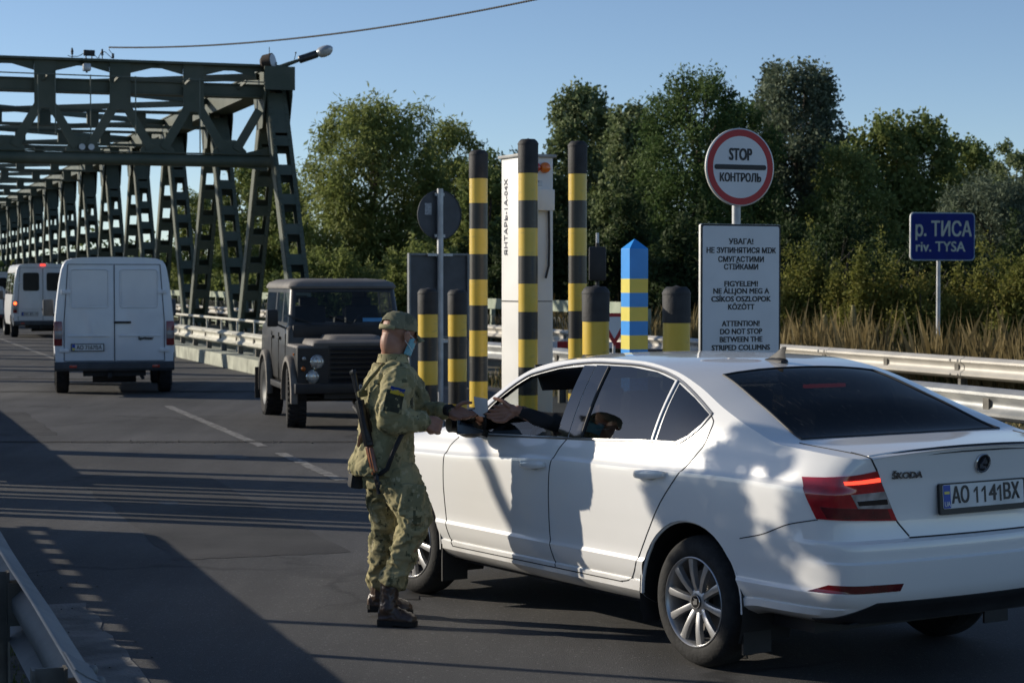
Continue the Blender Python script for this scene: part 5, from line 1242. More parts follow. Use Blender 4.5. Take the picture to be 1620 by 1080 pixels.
for nm, poly, mt in (('front_door_window', FW, GCLR), ('rear_door_window', RW, GTNT), ('quarter_window', QW, GTNT)):
    for s in (1, -1):
        f = clip(bm, poly, (0, 2), lambda c, s=s: c.y * s > .4 and c.z > .99); e = extract(bm, f)
        if nm == 'front_door_window' and s == 1:
            # this window is wound most of the way down
            low = clip(e.bm, [(.55, 1.0), (-.4, 1.0), (-.4, 1.108), (.0, 1.10), (.28, 1.07), (.55, 1.0)][:-1], (0, 2), lambda c: True)
            keep = set(low); bmesh.ops.delete(e.bm, geom=[x for x in e.bm.faces if x not in keep], context='FACES')
            for v in e.bm.verts: v.co.y -= .008
        e.build(nm, mt, car, recalc=False)
f = clip(bm, WS, (0, 1), lambda c: c.z > .96); extract(bm, f).build('windscreen', GCLR, car, recalc=False)
f = clip(bm, RG_, (0, 1), lambda c: c.z > 1.0 and c.x < -1); extract(bm, f).build('rear_window', GREAR, car, recalc=False)
bx = bmesh.new(); body = MB(); body.bm = bm
body_src = bm.copy()
body_o = body.build('body', PAINTW, car, angle=28, recalc=False)
# dark liner inside the shell
lin = MB(); lin.bm = body_src; lin.bm.normal_update()
for v in lin.bm.verts: v.co -= v.normal * .022
bmesh.ops.reverse_faces(lin.bm, faces=lin.bm.faces[:]); lin.build('inner_liner', INT, car, recalc=False)
def patch(name, planes, filt, m, off, back=.01, parent=None, mir=True):
    res = []
    for s in ((1, -1) if mir else (1,)):
        pl = [((c[0], c[1] * s, c[2]), (n[0], n[1] * s, n[2])) for c, n in planes]
        t = full.copy(); t.normal_update(); f = clip_planes(t, pl, lambda c, s=s: filt(Vector((c.x, c.y * s, c.z)))); t.normal_update()
        e = extract(t, f, remove=False, offset=off, back=back); t.free(); res.append(e.build(name, m, parent or car, angle=50))
    return res
def P2(a, b, ax, inside):
    """plane through two points of a 2-D view, outward normal away from the point inside"""
    co = Vector((0, 0, 0)); co[ax[0]], co[ax[1]] = a; no = Vector((0, 0, 0)); no[ax[0]] = b[1] - a[1]; no[ax[1]] = -(b[0] - a[0])
    i = Vector((0, 0, 0)); i[ax[0]], i[ax[1]] = inside
    if (i - co).dot(no) > 0: no = -no
    return (co, no)
# tail lamps wrapping round the corner
tl_top, tl_bot = P2((.87, .972), (.60, 1.012), (1, 2), (.7, .9)), P2((.87, .80), (.49, .782), (1, 2), (.7, .9))
tl_in, tl_fr = P2((.613, 1.013), (.492, .782), (1, 2), (.8, .9)), P2((-2.165, .985), (-2.265, .80), (0, 2), (-2.6, .9))
back_ = lambda c: c.x < -1.95 and c.y > .2
lamps = patch('tail_lamp', [tl_top, tl_bot, tl_in, tl_fr], back_, REDL, .007, .015)
for k, (nm, mt, pl, off) in enumerate((
    ('dark_band', REDD, [P2((.87, .855), (.5, .835), (1, 2), (.7, .8)), P2((.9, .806), (.49, .789), (1, 2), (.7, .9)), P2((.66, 1.1), (.53, .8), (1, 2), (.9, .9)), P2((-2.21, .985), (-2.31, .80), (0, 2), (-2.6, .9))], .0085),
    ('clear_insert', CLRL, [P2((.80, .905), (.53, .918), (1, 2), (.6, .86)), P2((.80, .850), (.52, .838), (1, 2), (.6, .9)), P2((.57, .93), (.522, .838), (1, 2), (.8, .9)), P2((.745, .92), (.70, .84), (1, 2), (.3, .88))], .010),
    ('dark_reflection', GLB, [P2((.80, .876), (.53, .884), (1, 2), (.6, .86)), P2((.80, .858), (.52, .858), (1, 2), (.6, .9)), P2((.565, .93), (.54, .838), (1, 2), (.8, .9)), P2((.73, .92), (.69, .84), (1, 2), (.3, .88))], .0115),  # dark reflection across the clear block, painted as a patch
    ('lit_strip', LITR, [P2((.80, .962), (.53, .985), (1, 2), (.6, .90)), P2((.80, .948), (.52, .966), (1, 2), (.6, .99)), P2((.60, .99), (.582, .94), (1, 2), (.8, .95)), P2((.765, .98), (.755, .94), (1, 2), (.3, .95))], .010))):
    prs = patch(nm, pl, back_, mt, off, .003)
    for o, p in zip(prs, lamps): o.parent = p
# bumper reflectors, diffuser, door pillars
for rr in (patch('bumper_reflector', [P2((.9, .512), (.4, .508), (1, 2), (.7, .49)), P2((.9, .474), (.4, .476), (1, 2), (.7, .5)), P2((.50, .52), (.52, .47), (1, 2), (.8, .49)), P2((-2.30, .50), (-2.22, .47), (0, 2), (-2.6, .5))], back_, REDD, .004, .01),): pass
patch('diffuser', [P2((-.60, .425), (.60, .425), (1, 2), (0, .3)), P2((.61, .43), (.79, .355), (1, 2), (0, .3)), P2((-.61, .43), (-.79, .355), (1, 2), (0, .3))], lambda c: c.x < -2.2 and c.z < .5, MTB, .006, .03, mir=False)
patch('pillar_cover', [P2((-.222, 1.0), (-.222, 1.5), (0, 2), (-.3, 1.2)), P2((-.326, 1.0), (-.326, 1.5), (0, 2), (-.25, 1.2)), P2((0, 1.030), (-1, 1.040), (0, 2), (-.3, 1.2)), P2((0, 1.398), (-1, 1.412), (0, 2), (-.3, 1.2))], lambda c: c.y > .4, GLB, .003, .004)
patch('pillar_cover', [P2((-.334, 1.0), (-.334, 1.5), (0, 2), (-.4, 1.2)), P2((-.447, 1.0), (-.447, 1.5), (0, 2), (-.35, 1.2)), P2((0, 1.030), (-1, 1.042), (0, 2), (-.3, 1.2)), P2((0, 1.402), (-1, 1.416), (0, 2), (-.3, 1.2))], lambda c: c.y > .4, GLB, .003, .004)
patch('mirror_sail', [P2((.56, 1.0), (.56, 1.2), (0, 2), (.6, 1.05)), P2((.57, 1.09), (.74, .97), (0, 2), (.58, 1.0)), P2((.5, .985), (.8, .975), (0, 2), (.6, 1.05))], lambda c: c.y > .4, MTB, .003, .004)
# seams and trim
for s in (1, -1):
    mi = s < 0
    def sd(name, pts, r=.0032, m=None, off=0., n=60): return seam(name, smoothpts(sidept(pts)) if len(pts) > 2 else sidept(pts), (0, -1, 0), r, n, m, off, mi)
    sd('door_gap', [(-.329, 1.03), (-.275, .945), (-.246, .84), (-.240, .70), (-.242, .55), (-.262, .43), (-.284, .352)])
    sd('door_gap', [(.76, .965), (.812, .90), (.828, .80), (.828, .70), (.818, .58), (.80, .46), (.775, .38), (.752, .345)])
    sd('door_gap', [(-1.442, 1.205), (-1.478, 1.172), (-1.472, 1.10), (-1.427, 1.018), (-1.319, .900), (-1.193, .758), (-1.09, .60), (-1.03, .50), (-.985, .415), (-.93, .362), (-.86, .348)])
    sd('sill_gap', [(.75, .345), (-.88, .348)])
    sd('window_trim', [(.70, .985), (.628, 1.082), (.49, 1.205), (.379, 1.280), (.266, 1.334), (.17, 1.356), (.005, 1.388), (-.171, 1.41), (-.376, 1.422), (-.637, 1.422), (-.874, 1.404), (-1.055, 1.368), (-1.261, 1.294), (-1.44, 1.214)], .0085, TRIMC, .001, 90)
    sd('window_trim', [(.72, .978), (.3, 1.0), (-.329, 1.026), (-1.058, 1.062), (-1.242, 1.064), (-1.325, 1.098), (-1.404, 1.160), (-1.44, 1.214)], .0065, TRIMC, .001, 90)
    sd('quarter_divider', [(-1.060, 1.066), (-1.078, 1.362)], .009, TRIMC, .0, 20)
    sd('rear_bumper_gap', [(-1.80, .665), (-1.95, .70), (-2.12, .762), (-2.27, .795)], .0028)
    sd('pillar_seal', [(-.45, 1.045), (-.452, 1.40)], .010, MTB, 0., 20)
RE = lambda pts: [(-4, y, z) for y, z in pts]
for s in (1, -1): seam('boot_lid_gap', RE([(s * .66, 1.085), (s * .612, 1.013), (s * .492, .782), (s * .43, .71)]), (1, 0, 0), .004, 50)
seam('boot_lid_gap', RE([(.43, .702), (-.43, .702)]), (1, 0, 0), .005, 50)
seam('boot_lip_edge', [(-2.38, .64, 2), (-2.415, .3, 2), (-2.43, 0, 2), (-2.415, -.3, 2), (-2.38, -.64, 2)], (0, 0, -1), .006, 40, PAINTW, -.002)
for s in (1, -1):
    seam('boot_side_gap', [(-1.99, s * .70, 2), (-2.2, s * .68, 2), (-2.36, s * .655, 2)], (0, 0, -1), .003, 30)
    seam('rear_window_seal', [(-1.195, s * .50, 2), (-1.945, s * .645, 2)], (0, 0, -1), .007, 40, MTB)
    seam('bonnet_gap', [(1.0, s * .72, 2), (1.5, s * .69, 2), (2.0, s * .55, 2)], (0, 0, -1), .003, 40)
seam('rear_window_seal', [(-1.945, .65, 2), (-1.99, .3, 2), (-2.0, 0, 2), (-1.99, -.3, 2), (-1.945, -.65, 2)], (0, 0, -1), .007, 40, MTB)
seam('rear_window_seal', [(-1.195, .50, 2), (-1.195, 0, 2), (-1.195, -.50, 2)], (0, 0, -1), .006, 40, MTB)
# door handles with cups
for s in (1, -1):
    for x0, x1, z0, z1 in ((.005, -.215, .872, .884), (-1.01, -1.245, .900, .918)):
        pts = [(x0 + (x1 - x0) * k / 12, z0 + (z1 - z0) * k / 12) for k in range(13)]; b = MB(); rings = []
        for k, (x, z) in enumerate(pts):
            p, nn = onto((x, 2, z), (0, -1, 0)); t = k / 12; o_ = .012 + .030 * math.sin(math.pi * t) ** .45; hh = .013 + .010 * math.sin(math.pi * t) ** .5
            c = Vector((p.x, p.y + o_ * .9, p.z))
            rings.append([Vector((c.x, s * (c.y + .010 * math.cos(a)), c.z + hh * math.sin(a))) for a in [j * math.pi / 5 for j in range(10)]])
        b.loft(rings); b.build('door_handle', PAINTW, car)
        p, nn = onto(((x0 + x1) / 2, 2, (z0 + z1) / 2 - .012), (0, -1, 0)); b = MB(); b.sphere((p.x, s * (p.y - .012), p.z), .016, (4.2, 1.1, 1.8)); b.build('handle_cup', mat('handle_cup_shade', (.50, .50, .49), .4), car)
# mirrors
for s in (1, -1):
    b = MB(); rr = []
    for k in range(9):
        t = k / 8; y = .86 + .22 * t; sc = (.55 + .45 * math.sin(math.pi * min(1, t * 1.15 + .12)) ** .6)
        rr.append([Vector((.47 + .075 * sc * math.cos(a) * (1.0 if math.cos(a) > 0 else .7), s * y, 1.062 + .082 * sc * math.sin(a))) for a in [j * math.pi / 8 for j in range(16)]])
    b.loft(rr); b.bar((.50, s * .83, .995), (.48, s * .90, 1.02), .07, .04); mo = b.build('mirror', mat('mirror_black', (.012, .012, .013), .35, var=.1, spec=.4), car)
    b = MB(); b.box((.412, s * .98, 1.062), (.006, .17, .105), bev=.002); b.build('mirror_glass', mat('mirror_pane', (.12, .13, .14), .06, metal=1., var=.05), mo)
    b = MB(); b.bar((.53, s * .98, 1.10), (.555, s * 1.05, 1.07), .02, .03); b.build('turn_repeater', LGREY, mo)
# lamps, grille and wipers at the front
patch('headlamp', [P2((.9, .79), (.4, .76), (1, 2), (.7, .7)), P2((.9, .64), (.4, .66), (1, 2), (.7, .7)), P2((.42, .8), (.46, .6), (1, 2), (.7, .7)), P2((1.82, .8), (1.95, .6), (0, 2), (2.4, .7))], lambda c: c.x > 1.6 and c.y > .2, CLRL, .005, .01)
patch('grille', [P2((-.38, .74), (.38, .74), (1, 2), (0, .66)), P2((-.38, .56), (.38, .56), (1, 2), (0, .66)), P2((.42, .76), (.36, .54), (1, 2), (0, .66)), P2((-.42, .76), (-.36, .54), (1, 2), (0, .66))], lambda c: c.x > 1.9, GLB, .004, .01, mir=False)
patch('air_intake', [P2((-.6, .40), (.6, .40), (1, 2), (0, .3)), P2((-.6, .26), (.6, .26), (1, 2), (0, .3)), P2((.6, .4), (.6, .2), (1, 2), (0, .3)), P2((-.6, .4), (-.6, .2), (1, 2), (0, .3))], lambda c: c.x > 1.9, MTB, .004, .01, mir=False)
# underbody, wheel housings, mud flaps
b = MB(); b.box((-.25, 0, .28), (3.7, 1.4, .06)); b.box((-2.1, .0, .345), (.36, 1.2, .07)); b.build('underbody', MTB, car, smooth=False)
for cx in (RWX, FWX):
    for s in (1, -1):
        b = MB(); n = 20; A = [[Vector((cx + .395 * math.cos(a), s * y, WZ + .008 + .395 * math.sin(a))) for a in [math.pi * (k / n * 1.25 - .125) for k in range(n + 1)]] for y in (.889, .58)]
        b.loft(A, False, False, False); b.bm.faces.new([b.bm.verts.new(p) for p in A[1]]); b.build('wheel_housing', MTB, car)
        b = MB(); b.tube([Vector((cx + .384 * math.cos(a), s * (.884 if abs(math.cos(a)) < .8 else .878), WZ + .008 + .384 * math.sin(a))) for a in [math.pi * (k / 30 * 1.02 - .01) for k in range(31)]], .010, 6); b.build('arch_lip', PAINTW, car)
for s in (1, -1):
    b = MB(); b.prism([(-.09, .0), (.08, .0), (.08, .30), (-.08, .30)], -.006, .006, Matrix.Translation((RWX - .375, s * .79, .12)) @ Matrix(((0, 0, 1, 0), (1, 0, 0, 0), (0, 1, 0, 0), (0, 0, 0, 1))) @ Matrix.Rotation(0, 4, 'X')); b.build('mud_flap', MTB, car, smooth=False)
    b = MB(); b.box((FWX - .40, s * .80, .24), (.012, .17, .22)); b.build('mud_flap', MTB, car, smooth=False)
# wheels
def wheel(parent, x, y, s, turn=0., emblem=True):
    w_ = bpy.data.objects.new('wheel', None); COL.objects.link(w_); w_.parent = parent; w_.location = (x, y, WZ); w_.rotation_euler = (0, 0, turn + (0 if s > 0 else math.pi))
    M = Matrix(((1, 0, 0, 0), (0, 0, 1, 0), (0, -1, 0, 0), (0, 0, 0, 1)))      # lathe z -> +y (outside)
    M = Matrix(((1, 0, 0, 0), (0, 0, 1, 0), (0, 1, 0, 0), (0, 0, 0, 1)))
    b = MB(); b.lathe([(.205, -.185), (.222, -.195), (.260, -.198), (.296, -.185), (.311, -.16), (.3155, -.14), (.316, -.10), (.3155, -.06), (.311, -.04), (.300, -.018), (.283, .0), (.26, .008), (.236, .008), (.222, .002), (.214, -.006)], 64, M)
    for g in (-.13, -.10, -.07): b.lathe([(.3165, g - .004), (.3165, g + .004)], 64, M)
    b.build('tyre', TYRE, w_)
    b = MB(); b.lathe([(.217, -.004), (.2175, .003), (.213, .006), (.208, .002), (.203, -.012), (.196, -.05), (.185, -.14)], 64, M); ri = b.build('rim', ALLOY, w_)
    b = MB()
    for k in range(10):
        a0 = k * 2 * math.pi / 10 + .16; rr = []
        for t in (0, .12, .3, .55, .8, 1.0):
            r = .045 + t * .163; wd = (.026 - .006 * t + .016 * t * t) * .62; dep = .004 - .030 * (1 - t) ** 2.2 - .012 * t; c = Vector((r * math.cos(a0), r * math.sin(a0), dep)); tg = Vector((-math.sin(a0), math.cos(a0), 0))
            rr.append([M @ q for q in (c - tg * wd + Vector((0, 0, -.022)), c - tg * wd * .95, c - tg * wd * .2 + Vector((0, 0, .005)), c + tg * wd * .75 + Vector((0, 0, .002)), c + tg * wd + Vector((0, 0, -.022)))])
        b.loft(rr)
    b.lathe([(.066, -.04), (.064, -.026), (.050, -.020), (.036, -.018), (.034, -.020)], 32, M); b.build('spokes', ALLOY, w_, angle=40)
    b = MB(); b.lathe([(.035, -.02), (.034, -.012), (.028, -.010), (.002, -.010)], 28, M, True); cp = b.build('hub_cap', GLB, w_)
    b = MB(); b.lathe([(.034, -.0125), (.032, -.0095), (.029, -.0095)], 28, M); b.build('cap_ring', CHROME, w_)
    b = MB(); b.prism([(-.014, -.012), (.012, -.016), (.018, .0), (.004, .006), (.014, .018), (-.004, .014), (-.016, .016)], -.0095, -.0080, M); b.build('cap_emblem', CHROME, w_)
    b = MB()
    for k in range(5):
        a = k * 1.2566 + .45; b.cyl(M @ Vector((.052 * math.cos(a), .052 * math.sin(a), -.045)), M @ Vector((.052 * math.cos(a), .052 * math.sin(a), -.022)), .008, n=8)
    b.build('wheel_bolts', MTB, w_)
    b = MB(); b.lathe([(.05, -.08), (.15, -.08), (.15, -.10), (.05, -.10)], 32, M); b.build('brake_disc', mat('brake_steel', (.16, .15, .14), .5, metal=.7), w_)
    b = MB(); b.lathe([(.002, -.12), (.2, -.12)], 32, M); b.build('back_plate', MTB, w_)
for x, t in ((RWX, 0), (FWX, R(4))):
    for s in (1, -1): wheel(car, x, s * .862, s, t)
# number plate, emblem, lettering, antenna
REARF = Matrix(((0, 0, -1, 0), (-1, 0, 0, 0), (0, 1, 0, 0), (0, 0, 0, 1)))        # face x -> -y, y -> z, normal -> -x
px_, _ = onto((-4, 0, .87), (1, 0, 0)); TIL = R(7)
Mp = Matrix.Translation((px_.x - .014, -.012, .866)) @ REARF @ Matrix.Rotation(-TIL * .6, 4, 'X')
b = MB(); b.prism(rrect(.56, .142, .012), -.012, .003, Mp); pf = b.build('number_plate', PLK, car)
b = MB(); b.prism(rrect(.522, .108, .008), .003, .0045, Mp @ Matrix.Translation((0, .010, 0))); b.build('plate_face', PLW, pf)
b = MB(); b.prism(rrect(.045, .104, .004), .0045, .0055, Mp @ Matrix.Translation((-.236, .010, 0))); b.build('plate_band', PLB, pf)
b = MB(); b.prism([(-.016, -.006), (.016, -.006), (.016, .006), (-.016, .006)], .0055, .0062, Mp @ Matrix.Translation((-.236, .028, 0))); b.build('flag_stripe', UY, pf)
text('plate_letters', 'UA', .032, PLW, pf, Mp @ Matrix.Translation((-.236, -.024, .0058)), .0006, .85)
PL = Mp @ Matrix.Translation((0, .010, .0052))
for ch, x, wd in (('А', -.178, .052), ('О', -.122, .050), ('4', .058, .046), ('В', .150, .044), ('Х', .206, .050)): text('plate_letters', ch, .104, PLK, pf, PL @ Matrix.Translation((x, 0, 0)), .0022, width=wd)
for x in (-.048, .003, .104):
    b = MB(); b.prism([(-.002, -.037), (.009, -.037), (.009, .037), (.001, .037), (-.018, .020), (-.018, .009), (-.002, .021)], 0, .001, PL @ Matrix.Translation((x, 0, 0))); b.build('plate_letters', PLK, pf, smooth=False)
def surf_frame(p, n, off=0.):
    n = n.normalized(); x = Vector((0, 0, 1)).cross(n).normalized(); y = n.cross(x); M = Matrix((x, y, n)).transposed().to_4x4(); M.translation = p + n * off; return M
ex, en = onto((-4, .0, 1.020), (1, 0, 0)); Me = surf_frame(ex, en, .006)
b = MB(); b.lathe([(.046, -.01), (.046, .004), (.043, .007), (.038, .007), (.037, .004)], 40, Me); em = b.build('emblem', CHROME, car)
b = MB(); b.lathe([(.038, .004), (.002, .004)], 40, Me); b.build('emblem_ground', GLB, em)
b = MB(); b.prism([(-.022, -.022), (.018, -.026), (.020, -.014), (-.002, -.012), (-.004, -.004), (-.020, -.004)], .004, .0062, Me)
for k in range(4): b.prism([(-.014 + k * .009, -.004), (-.006 + k * .010, -.002), (.010 + k * .004, .026 - k * .006), (.002 + k * .006, .022 - k * .004)], .004, .0062, Me)
b.build('emblem_wing', CHROME, em)
lx, ln_ = onto((-4, .445, .984), (1, 0, 0))
text('lettering', 'ŠKODA', .042, mat('badge_chrome', (.30, .31, .32), .2, metal=1.), car, surf_frame(lx, ln_, .005), .0010, width=.165, extrude=.003)
ax_, _ = onto((-1.02, -.02, 3), (0, 0, -1)); b = MB()
b.loft([[Vector((ax_.x + x + .0, -.06 * 0 + w * math.cos(a), ax_.z - .004 + max(0, h * math.sin(a)) )) for a in [math.pi * k / 8 for k in range(9)]] for x, w, h in ((.11, .004, .006), (.08, .022, .018), (.03, .030, .024), (-.03, .03, .026), (-.06, .026, .022), (-.075, .01, .01))], True, True, True)
b.loft([[Vector((ax_.x + x, w * sx, ax_.z + z)) for x, sx in ((x0, 0), ((x0 + x1) / 2, 1), (x1, 0), ((x0 + x1) / 2, -1))] for z, x0, x1, w in ((.015, .07, -.07, .013), (.045, .01, -.065, .010), (.078, -.04, -.075, .006))]); b.build('roof_antenna', MTB, car)
b = MB(); b.box((-1.36, -.02, 1.325), (.03, .26, .018)); b.build('high_brake_light', mat('high_brake_lit', (.4, .02, .02), .3, emit=(1., .07, .04), emis=.9), car)
# cabin
def seat(x, y, w=.50):
    st = bpy.data.objects.new('seat', None); COL.objects.link(st); st.parent = car; st.location = (x, y, .28)
    b = MB(); b.box((.05, 0, .18), (.52, w, .16), (0, R(-6), 0), bev=.05); b.build('cushion', CLOTH, st)
    b = MB(); b.box((-.30, 0, .50), (.14, w * .95, .62), (0, R(-17), 0), bev=.06); b.build('backrest', CLOTH, st)
    b = MB(); b.box((-.42, 0, .905), (.10, .27, .17), (0, R(-10), 0), bev=.045); b.cyl((-.40, .06, .76), (-.41, .06, .86), .007, n=6); b.cyl((-.40, -.06, .76), (-.41, -.06, .86), .007, n=6); b.build('headrest', CLOTH, st)
seat(.05, .37); seat(.05, -.37)
b = MB(); b.box((-1.05, 0, .50), (.5, 1.25, .18), bev=.05); b.box((-1.38, 0, .80), (.16, 1.25, .58), (0, R(-22), 0), bev=.06)
for y in (-.38, 0, .38): b.box((-1.47, y, 1.13), (.09, .24, .15), (0, R(-12), 0), bev=.04)
b.build('rear_bench', CLOTH, car)
b = MB(); b.box((-1.75, 0, 1.02), (.5, 1.15, .03)); b.build('parcel_shelf', INT, car)
b = MB(); b.loft([[Vector((x, y, z)) for x, z in ((1.02, .55), (1.0, .95), (.80, .985), (.60, .95), (.62, .80), (.72, .55))] for y in (-.72, .72)]); b.build('dashboard', INT, car, smooth=False)
b = MB(); ct = Vector((.42, .37, .90)); ev = Euler((0, R(-62), 0)).to_matrix(); b.tube([ct + ev @ Vector((.185 * math.cos(a), .185 * math.sin(a), 0)) for a in [k * math.pi / 14 for k in range(29)]], .016, 8); b.bar(ct + ev @ Vector((-.17, 0, 0)), ct + ev @ Vector((.17, 0, 0)), .05, .02); b.bar(ct, ct + Vector((.3, 0, -.16)), .05, .05); b.build('steering_wheel', INT, car)
b = MB(); b.box((.30, .43, 1.315), (.16, .34, .018), (0, R(-58), 0), bev=.006); b.build('sun_visor', INT, car)
b = MB(); b.box((.36, 0, 1.33), (.03, .24, .07), bev=.01); b.cyl((.37, 0, 1.35), (.42, 0, 1.40), .012, n=8); b.build('inner_mirror', INT, car)
b = MB(); b.box((-.1, 0, .26), (2.4, 1.5, .05)); b.build('floor', INT, car)

# ---------------------------------------------------------------- people
from mathutils import noise as mn
SKIN = mat('skin', (.30, .145, .095), .5, var=.14, scale=18, spec=.4, col2=(.36, .19, .13))
SKIND = mat('skin_driver', (.30, .15, .10), .5, var=.12, scale=18, spec=.4)
def camo(C=((.355, .312, .170), (.235, .215, .115), (.112, .110, .060), (.42, .375, .235), (.062, .060, .040))):
    m = bpy.data.materials.new('camouflage_cloth'); m.use_nodes = True; n = m.node_tree.nodes; l = m.node_tree.links; p = n['Principled BSDF']
    tc = n.new('ShaderNodeTexCoord'); mp = n.new('ShaderNodeMapping'); mp.inputs['Scale'].default_value = (1, 1, .75); l.new(tc.outputs['Object'], mp.inputs[0])
    # coarse steps give the pixelled edges of the pattern
    sn = n.new('ShaderNodeVectorMath'); sn.operation = 'SNAP'; sn.inputs[1].default_value = (.007, .007, .007); l.new(mp.outputs[0], sn.inputs[0])
    def nz(sc, w_):
        q = n.new('ShaderNodeTexNoise'); q.noise_dimensions = '4D'; q.inputs['W'].default_value = w_; q.inputs['Scale'].default_value = sc; q.inputs['Detail'].default_value = 4; q.inputs['Roughness'].default_value = .65; l.new(sn.outputs[0], q.inputs['Vector']); return q.outputs['Fac']
    def step(f, t):
        q = n.new('ShaderNodeMapRange'); q.inputs[1].default_value = t; q.inputs[2].default_value = t + .02; l.new(f, q.inputs[0]); return q.outputs[0]
    def mix(f, a, b):
        q = n.new('ShaderNodeMixRGB'); l.new(f, q.inputs[0])
        for k, v in ((1, a), (2, b)):
            if isinstance(v, tuple): q.inputs[k].default_value = (*v, 1)
            else: l.new(v, q.inputs[k])
        return q.outputs[0]
    c = mix(step(nz(9, 0), .50), C[0], C[1])
    c = mix(step(nz(11, 3), .575), c, C[2]); c = mix(step(nz(13, 7), .60), c, C[3]); c = mix(step(nz(16, 11), .64), c, C[4])
    l.new(c, p.inputs['Base Color']); p.inputs['Roughness'].default_value = .9; p.inputs['Specular IOR Level'].default_value = .2
    wv = n.new('ShaderNodeTexNoise'); wv.inputs['Scale'].default_value = 420; l.new(tc.outputs['Object'], wv.inputs['Vector']); bp = n.new('ShaderNodeBump'); bp.inputs['Strength'].default_value = .25; bp.inputs['Distance'].default_value = .003; l.new(wv.outputs['Fac'], bp.inputs['Height']); l.new(bp.outputs[0], p.inputs['Normal'])
    MATS['camo'] = m; return m
CAMO = camo(); CAMOC = camo(((.19, .18, .115), (.12, .12, .078), (.075, .078, .055), (.27, .25, .16), (.05, .05, .036)))
LEATH = mat('boot_leather', (.045, .026, .018), .38, var=.35, scale=12, col2=(.075, .045, .03), coat=.15, bump=.15, bscale=60)
SOLE = mat('boot_sole', (.012, .011, .010), .8)
WEB = mat('black_webbing', (.012, .012, .013), .75, var=.3, scale=30)
SX, SY = -.645, 10.73; DY = .14
man = thing('person', 'masked soldier in camouflage uniform and cap reaching towards the car window', 'person', (SX, SY, 0))
def Wp(u, v, Y): Y = Y - DY; return Vector((TZ(u, Y) - SX, Y - SY, TH(v, Y)))
def ell(c, a, b, yaw=0., tilt=None, n=20):
    """horizontal ellipse: a along facing, b across"""
    f = Vector((math.cos(yaw), math.sin(yaw), 0)); s = Vector((-f.y, f.x, 0))
    return [c + f * a * math.cos(t) + s * b * math.sin(t) for t in [2 * math.pi * k / n for k in range(n)]]
def limb(b, pts, rad, n=14, flat=None):
    """tapered tube through points with a smooth spline and rounded ends"""
    P_ = smoothpts([tuple(p) for p in pts], (len(pts) - 1) * 6 + 1); rf = pchip(list(range(len(rad))), rad); N = len(P_)
    R_ = [rf((len(rad) - 1) * i / (N - 1)) for i in range(N)]
    d0 = (Vector(P_[0]) - Vector(P_[1])).normalized(); d1 = (Vector(P_[-1]) - Vector(P_[-2])).normalized()
    P_ = [Vector(P_[0]) + d0 * R_[0] * .8] + [Vector(p) for p in P_] + [Vector(P_[-1]) + d1 * R_[-1] * .8]; R_ = [R_[0] * .45] + R_ + [R_[-1] * .45]
    b.tube(P_, R_, n); return b
def smoothpts(pts, n):
    t = np.arange(len(pts)); xs = [pchip(t, [p[k] for p in pts]) for k in range(3)]
    return [tuple(f(v) for f in xs) for v in np.linspace(0, len(pts) - 1, n)]
def wrinkle(o, amp, dirs, scale=18., seed=0., bias=None):
    """cloth folds: ridged noise stretched along given directions, added along the normals"""
    me = o.data; me.update()
    nr = [v.normal.copy() for v in me.vertices]
    for v, q in zip(me.vertices, nr):
        p = v.co; h = 0.
        for (d, st, a) in dirs:
            # compress space along d so that the folds run along d
            t = p.dot(d); w_ = p - d * t; s = w_ * scale + d * t * scale * st + Vector((seed, seed * 2, 0))
            s += Vector((mn.noise(p * 9), mn.noise(p * 9 + Vector((5, 0, 0))), 0)) * .9
            h += a * (1 - (abs(mn.noise(s)) * 2.6) ** .75)
        k = 1. if bias is None else bias(p)
        v.co = p + q * amp * k * (h - .35)
    me.update(); return o

# ---- soldier: body (head, neck, trunk, arms, hands, legs) as one surface
HY = R(36)                                              # the head is turned away from the camera
hc = Wp(631, 528, 10.93); Mh = Matrix.Translation(hc) @ Matrix.Rotation(HY, 4, 'Z') @ Matrix.Rotation(R(8), 4, 'Y')
b = MB()
b.sphere((0, 0, .025), .1, (.98, .78, 1.0), 24, 16, None) if False else None
def hs(c, r, sc): b.sphere(Mh @ Vector(c), r, sc, 20, 14, Matrix.Rotation(HY, 4, 'Z') @ Matrix.Rotation(R(8), 4, 'Y'))
hs((-.004, 0, .028), .1, (.97, .77, .93)); hs((.030, 0, -.045), .072, (.92, .80, 1.05)); hs((.058, 0, -.095), .036, (.9, 1.1, .75)); hs((.045, 0, -.02), .062, (.85, .95, 1.1))
hs((.088, 0, -.005), .03, (.5, 1.7, .6)); hs((.104, 0, -.030), .016, (1.0, .9, 1.6)); hs((.090, 0, -.066), .022, (.7, 1.3, .55)); hs((-.036, 0, -.05), .070, (.98, .86, 1.3)); hs((-.046, 0, -.02), .055, (.9, 1.0, 1.3))
for s in (1, -1):
    hs((.0, s * .086, -.012), .032, (.66, .30, 1.0)); hs((-.006, s * .092, .004), .017, (.9, .5, .9)); hs((.002, s * .088, -.034), .012, (.8, .6, 1)); hs((.064, s * .042, -.028), .028, (.7, .8, .7))
neck0, neck1 = Wp(619, 582, 10.92), Wp(624, 545, 10.925)
limb(b, [neck0 + Vector((0, 0, -.08)), neck0, neck1, neck1 + Vector((.01, .005, .04))], [.078, .067, .064, .064])
limb(b, [Wp(613, 524, 10.93), Wp(613.5, 550, 10.92), Wp(613, 582, 10.92)], [.030, .032, .034])
chest = Wp(610, 640, 10.92); belly = Wp(608, 710, 10.93); hip = Wp(612, 742, 10.93)
limb(b, [neck0, chest, belly, hip], [.06, .11, .10, .10])
lsh, lel, lwr = Wp(632, 602, 10.735), Wp(619, 664, 10.70), Wp(668, 666, 10.74)
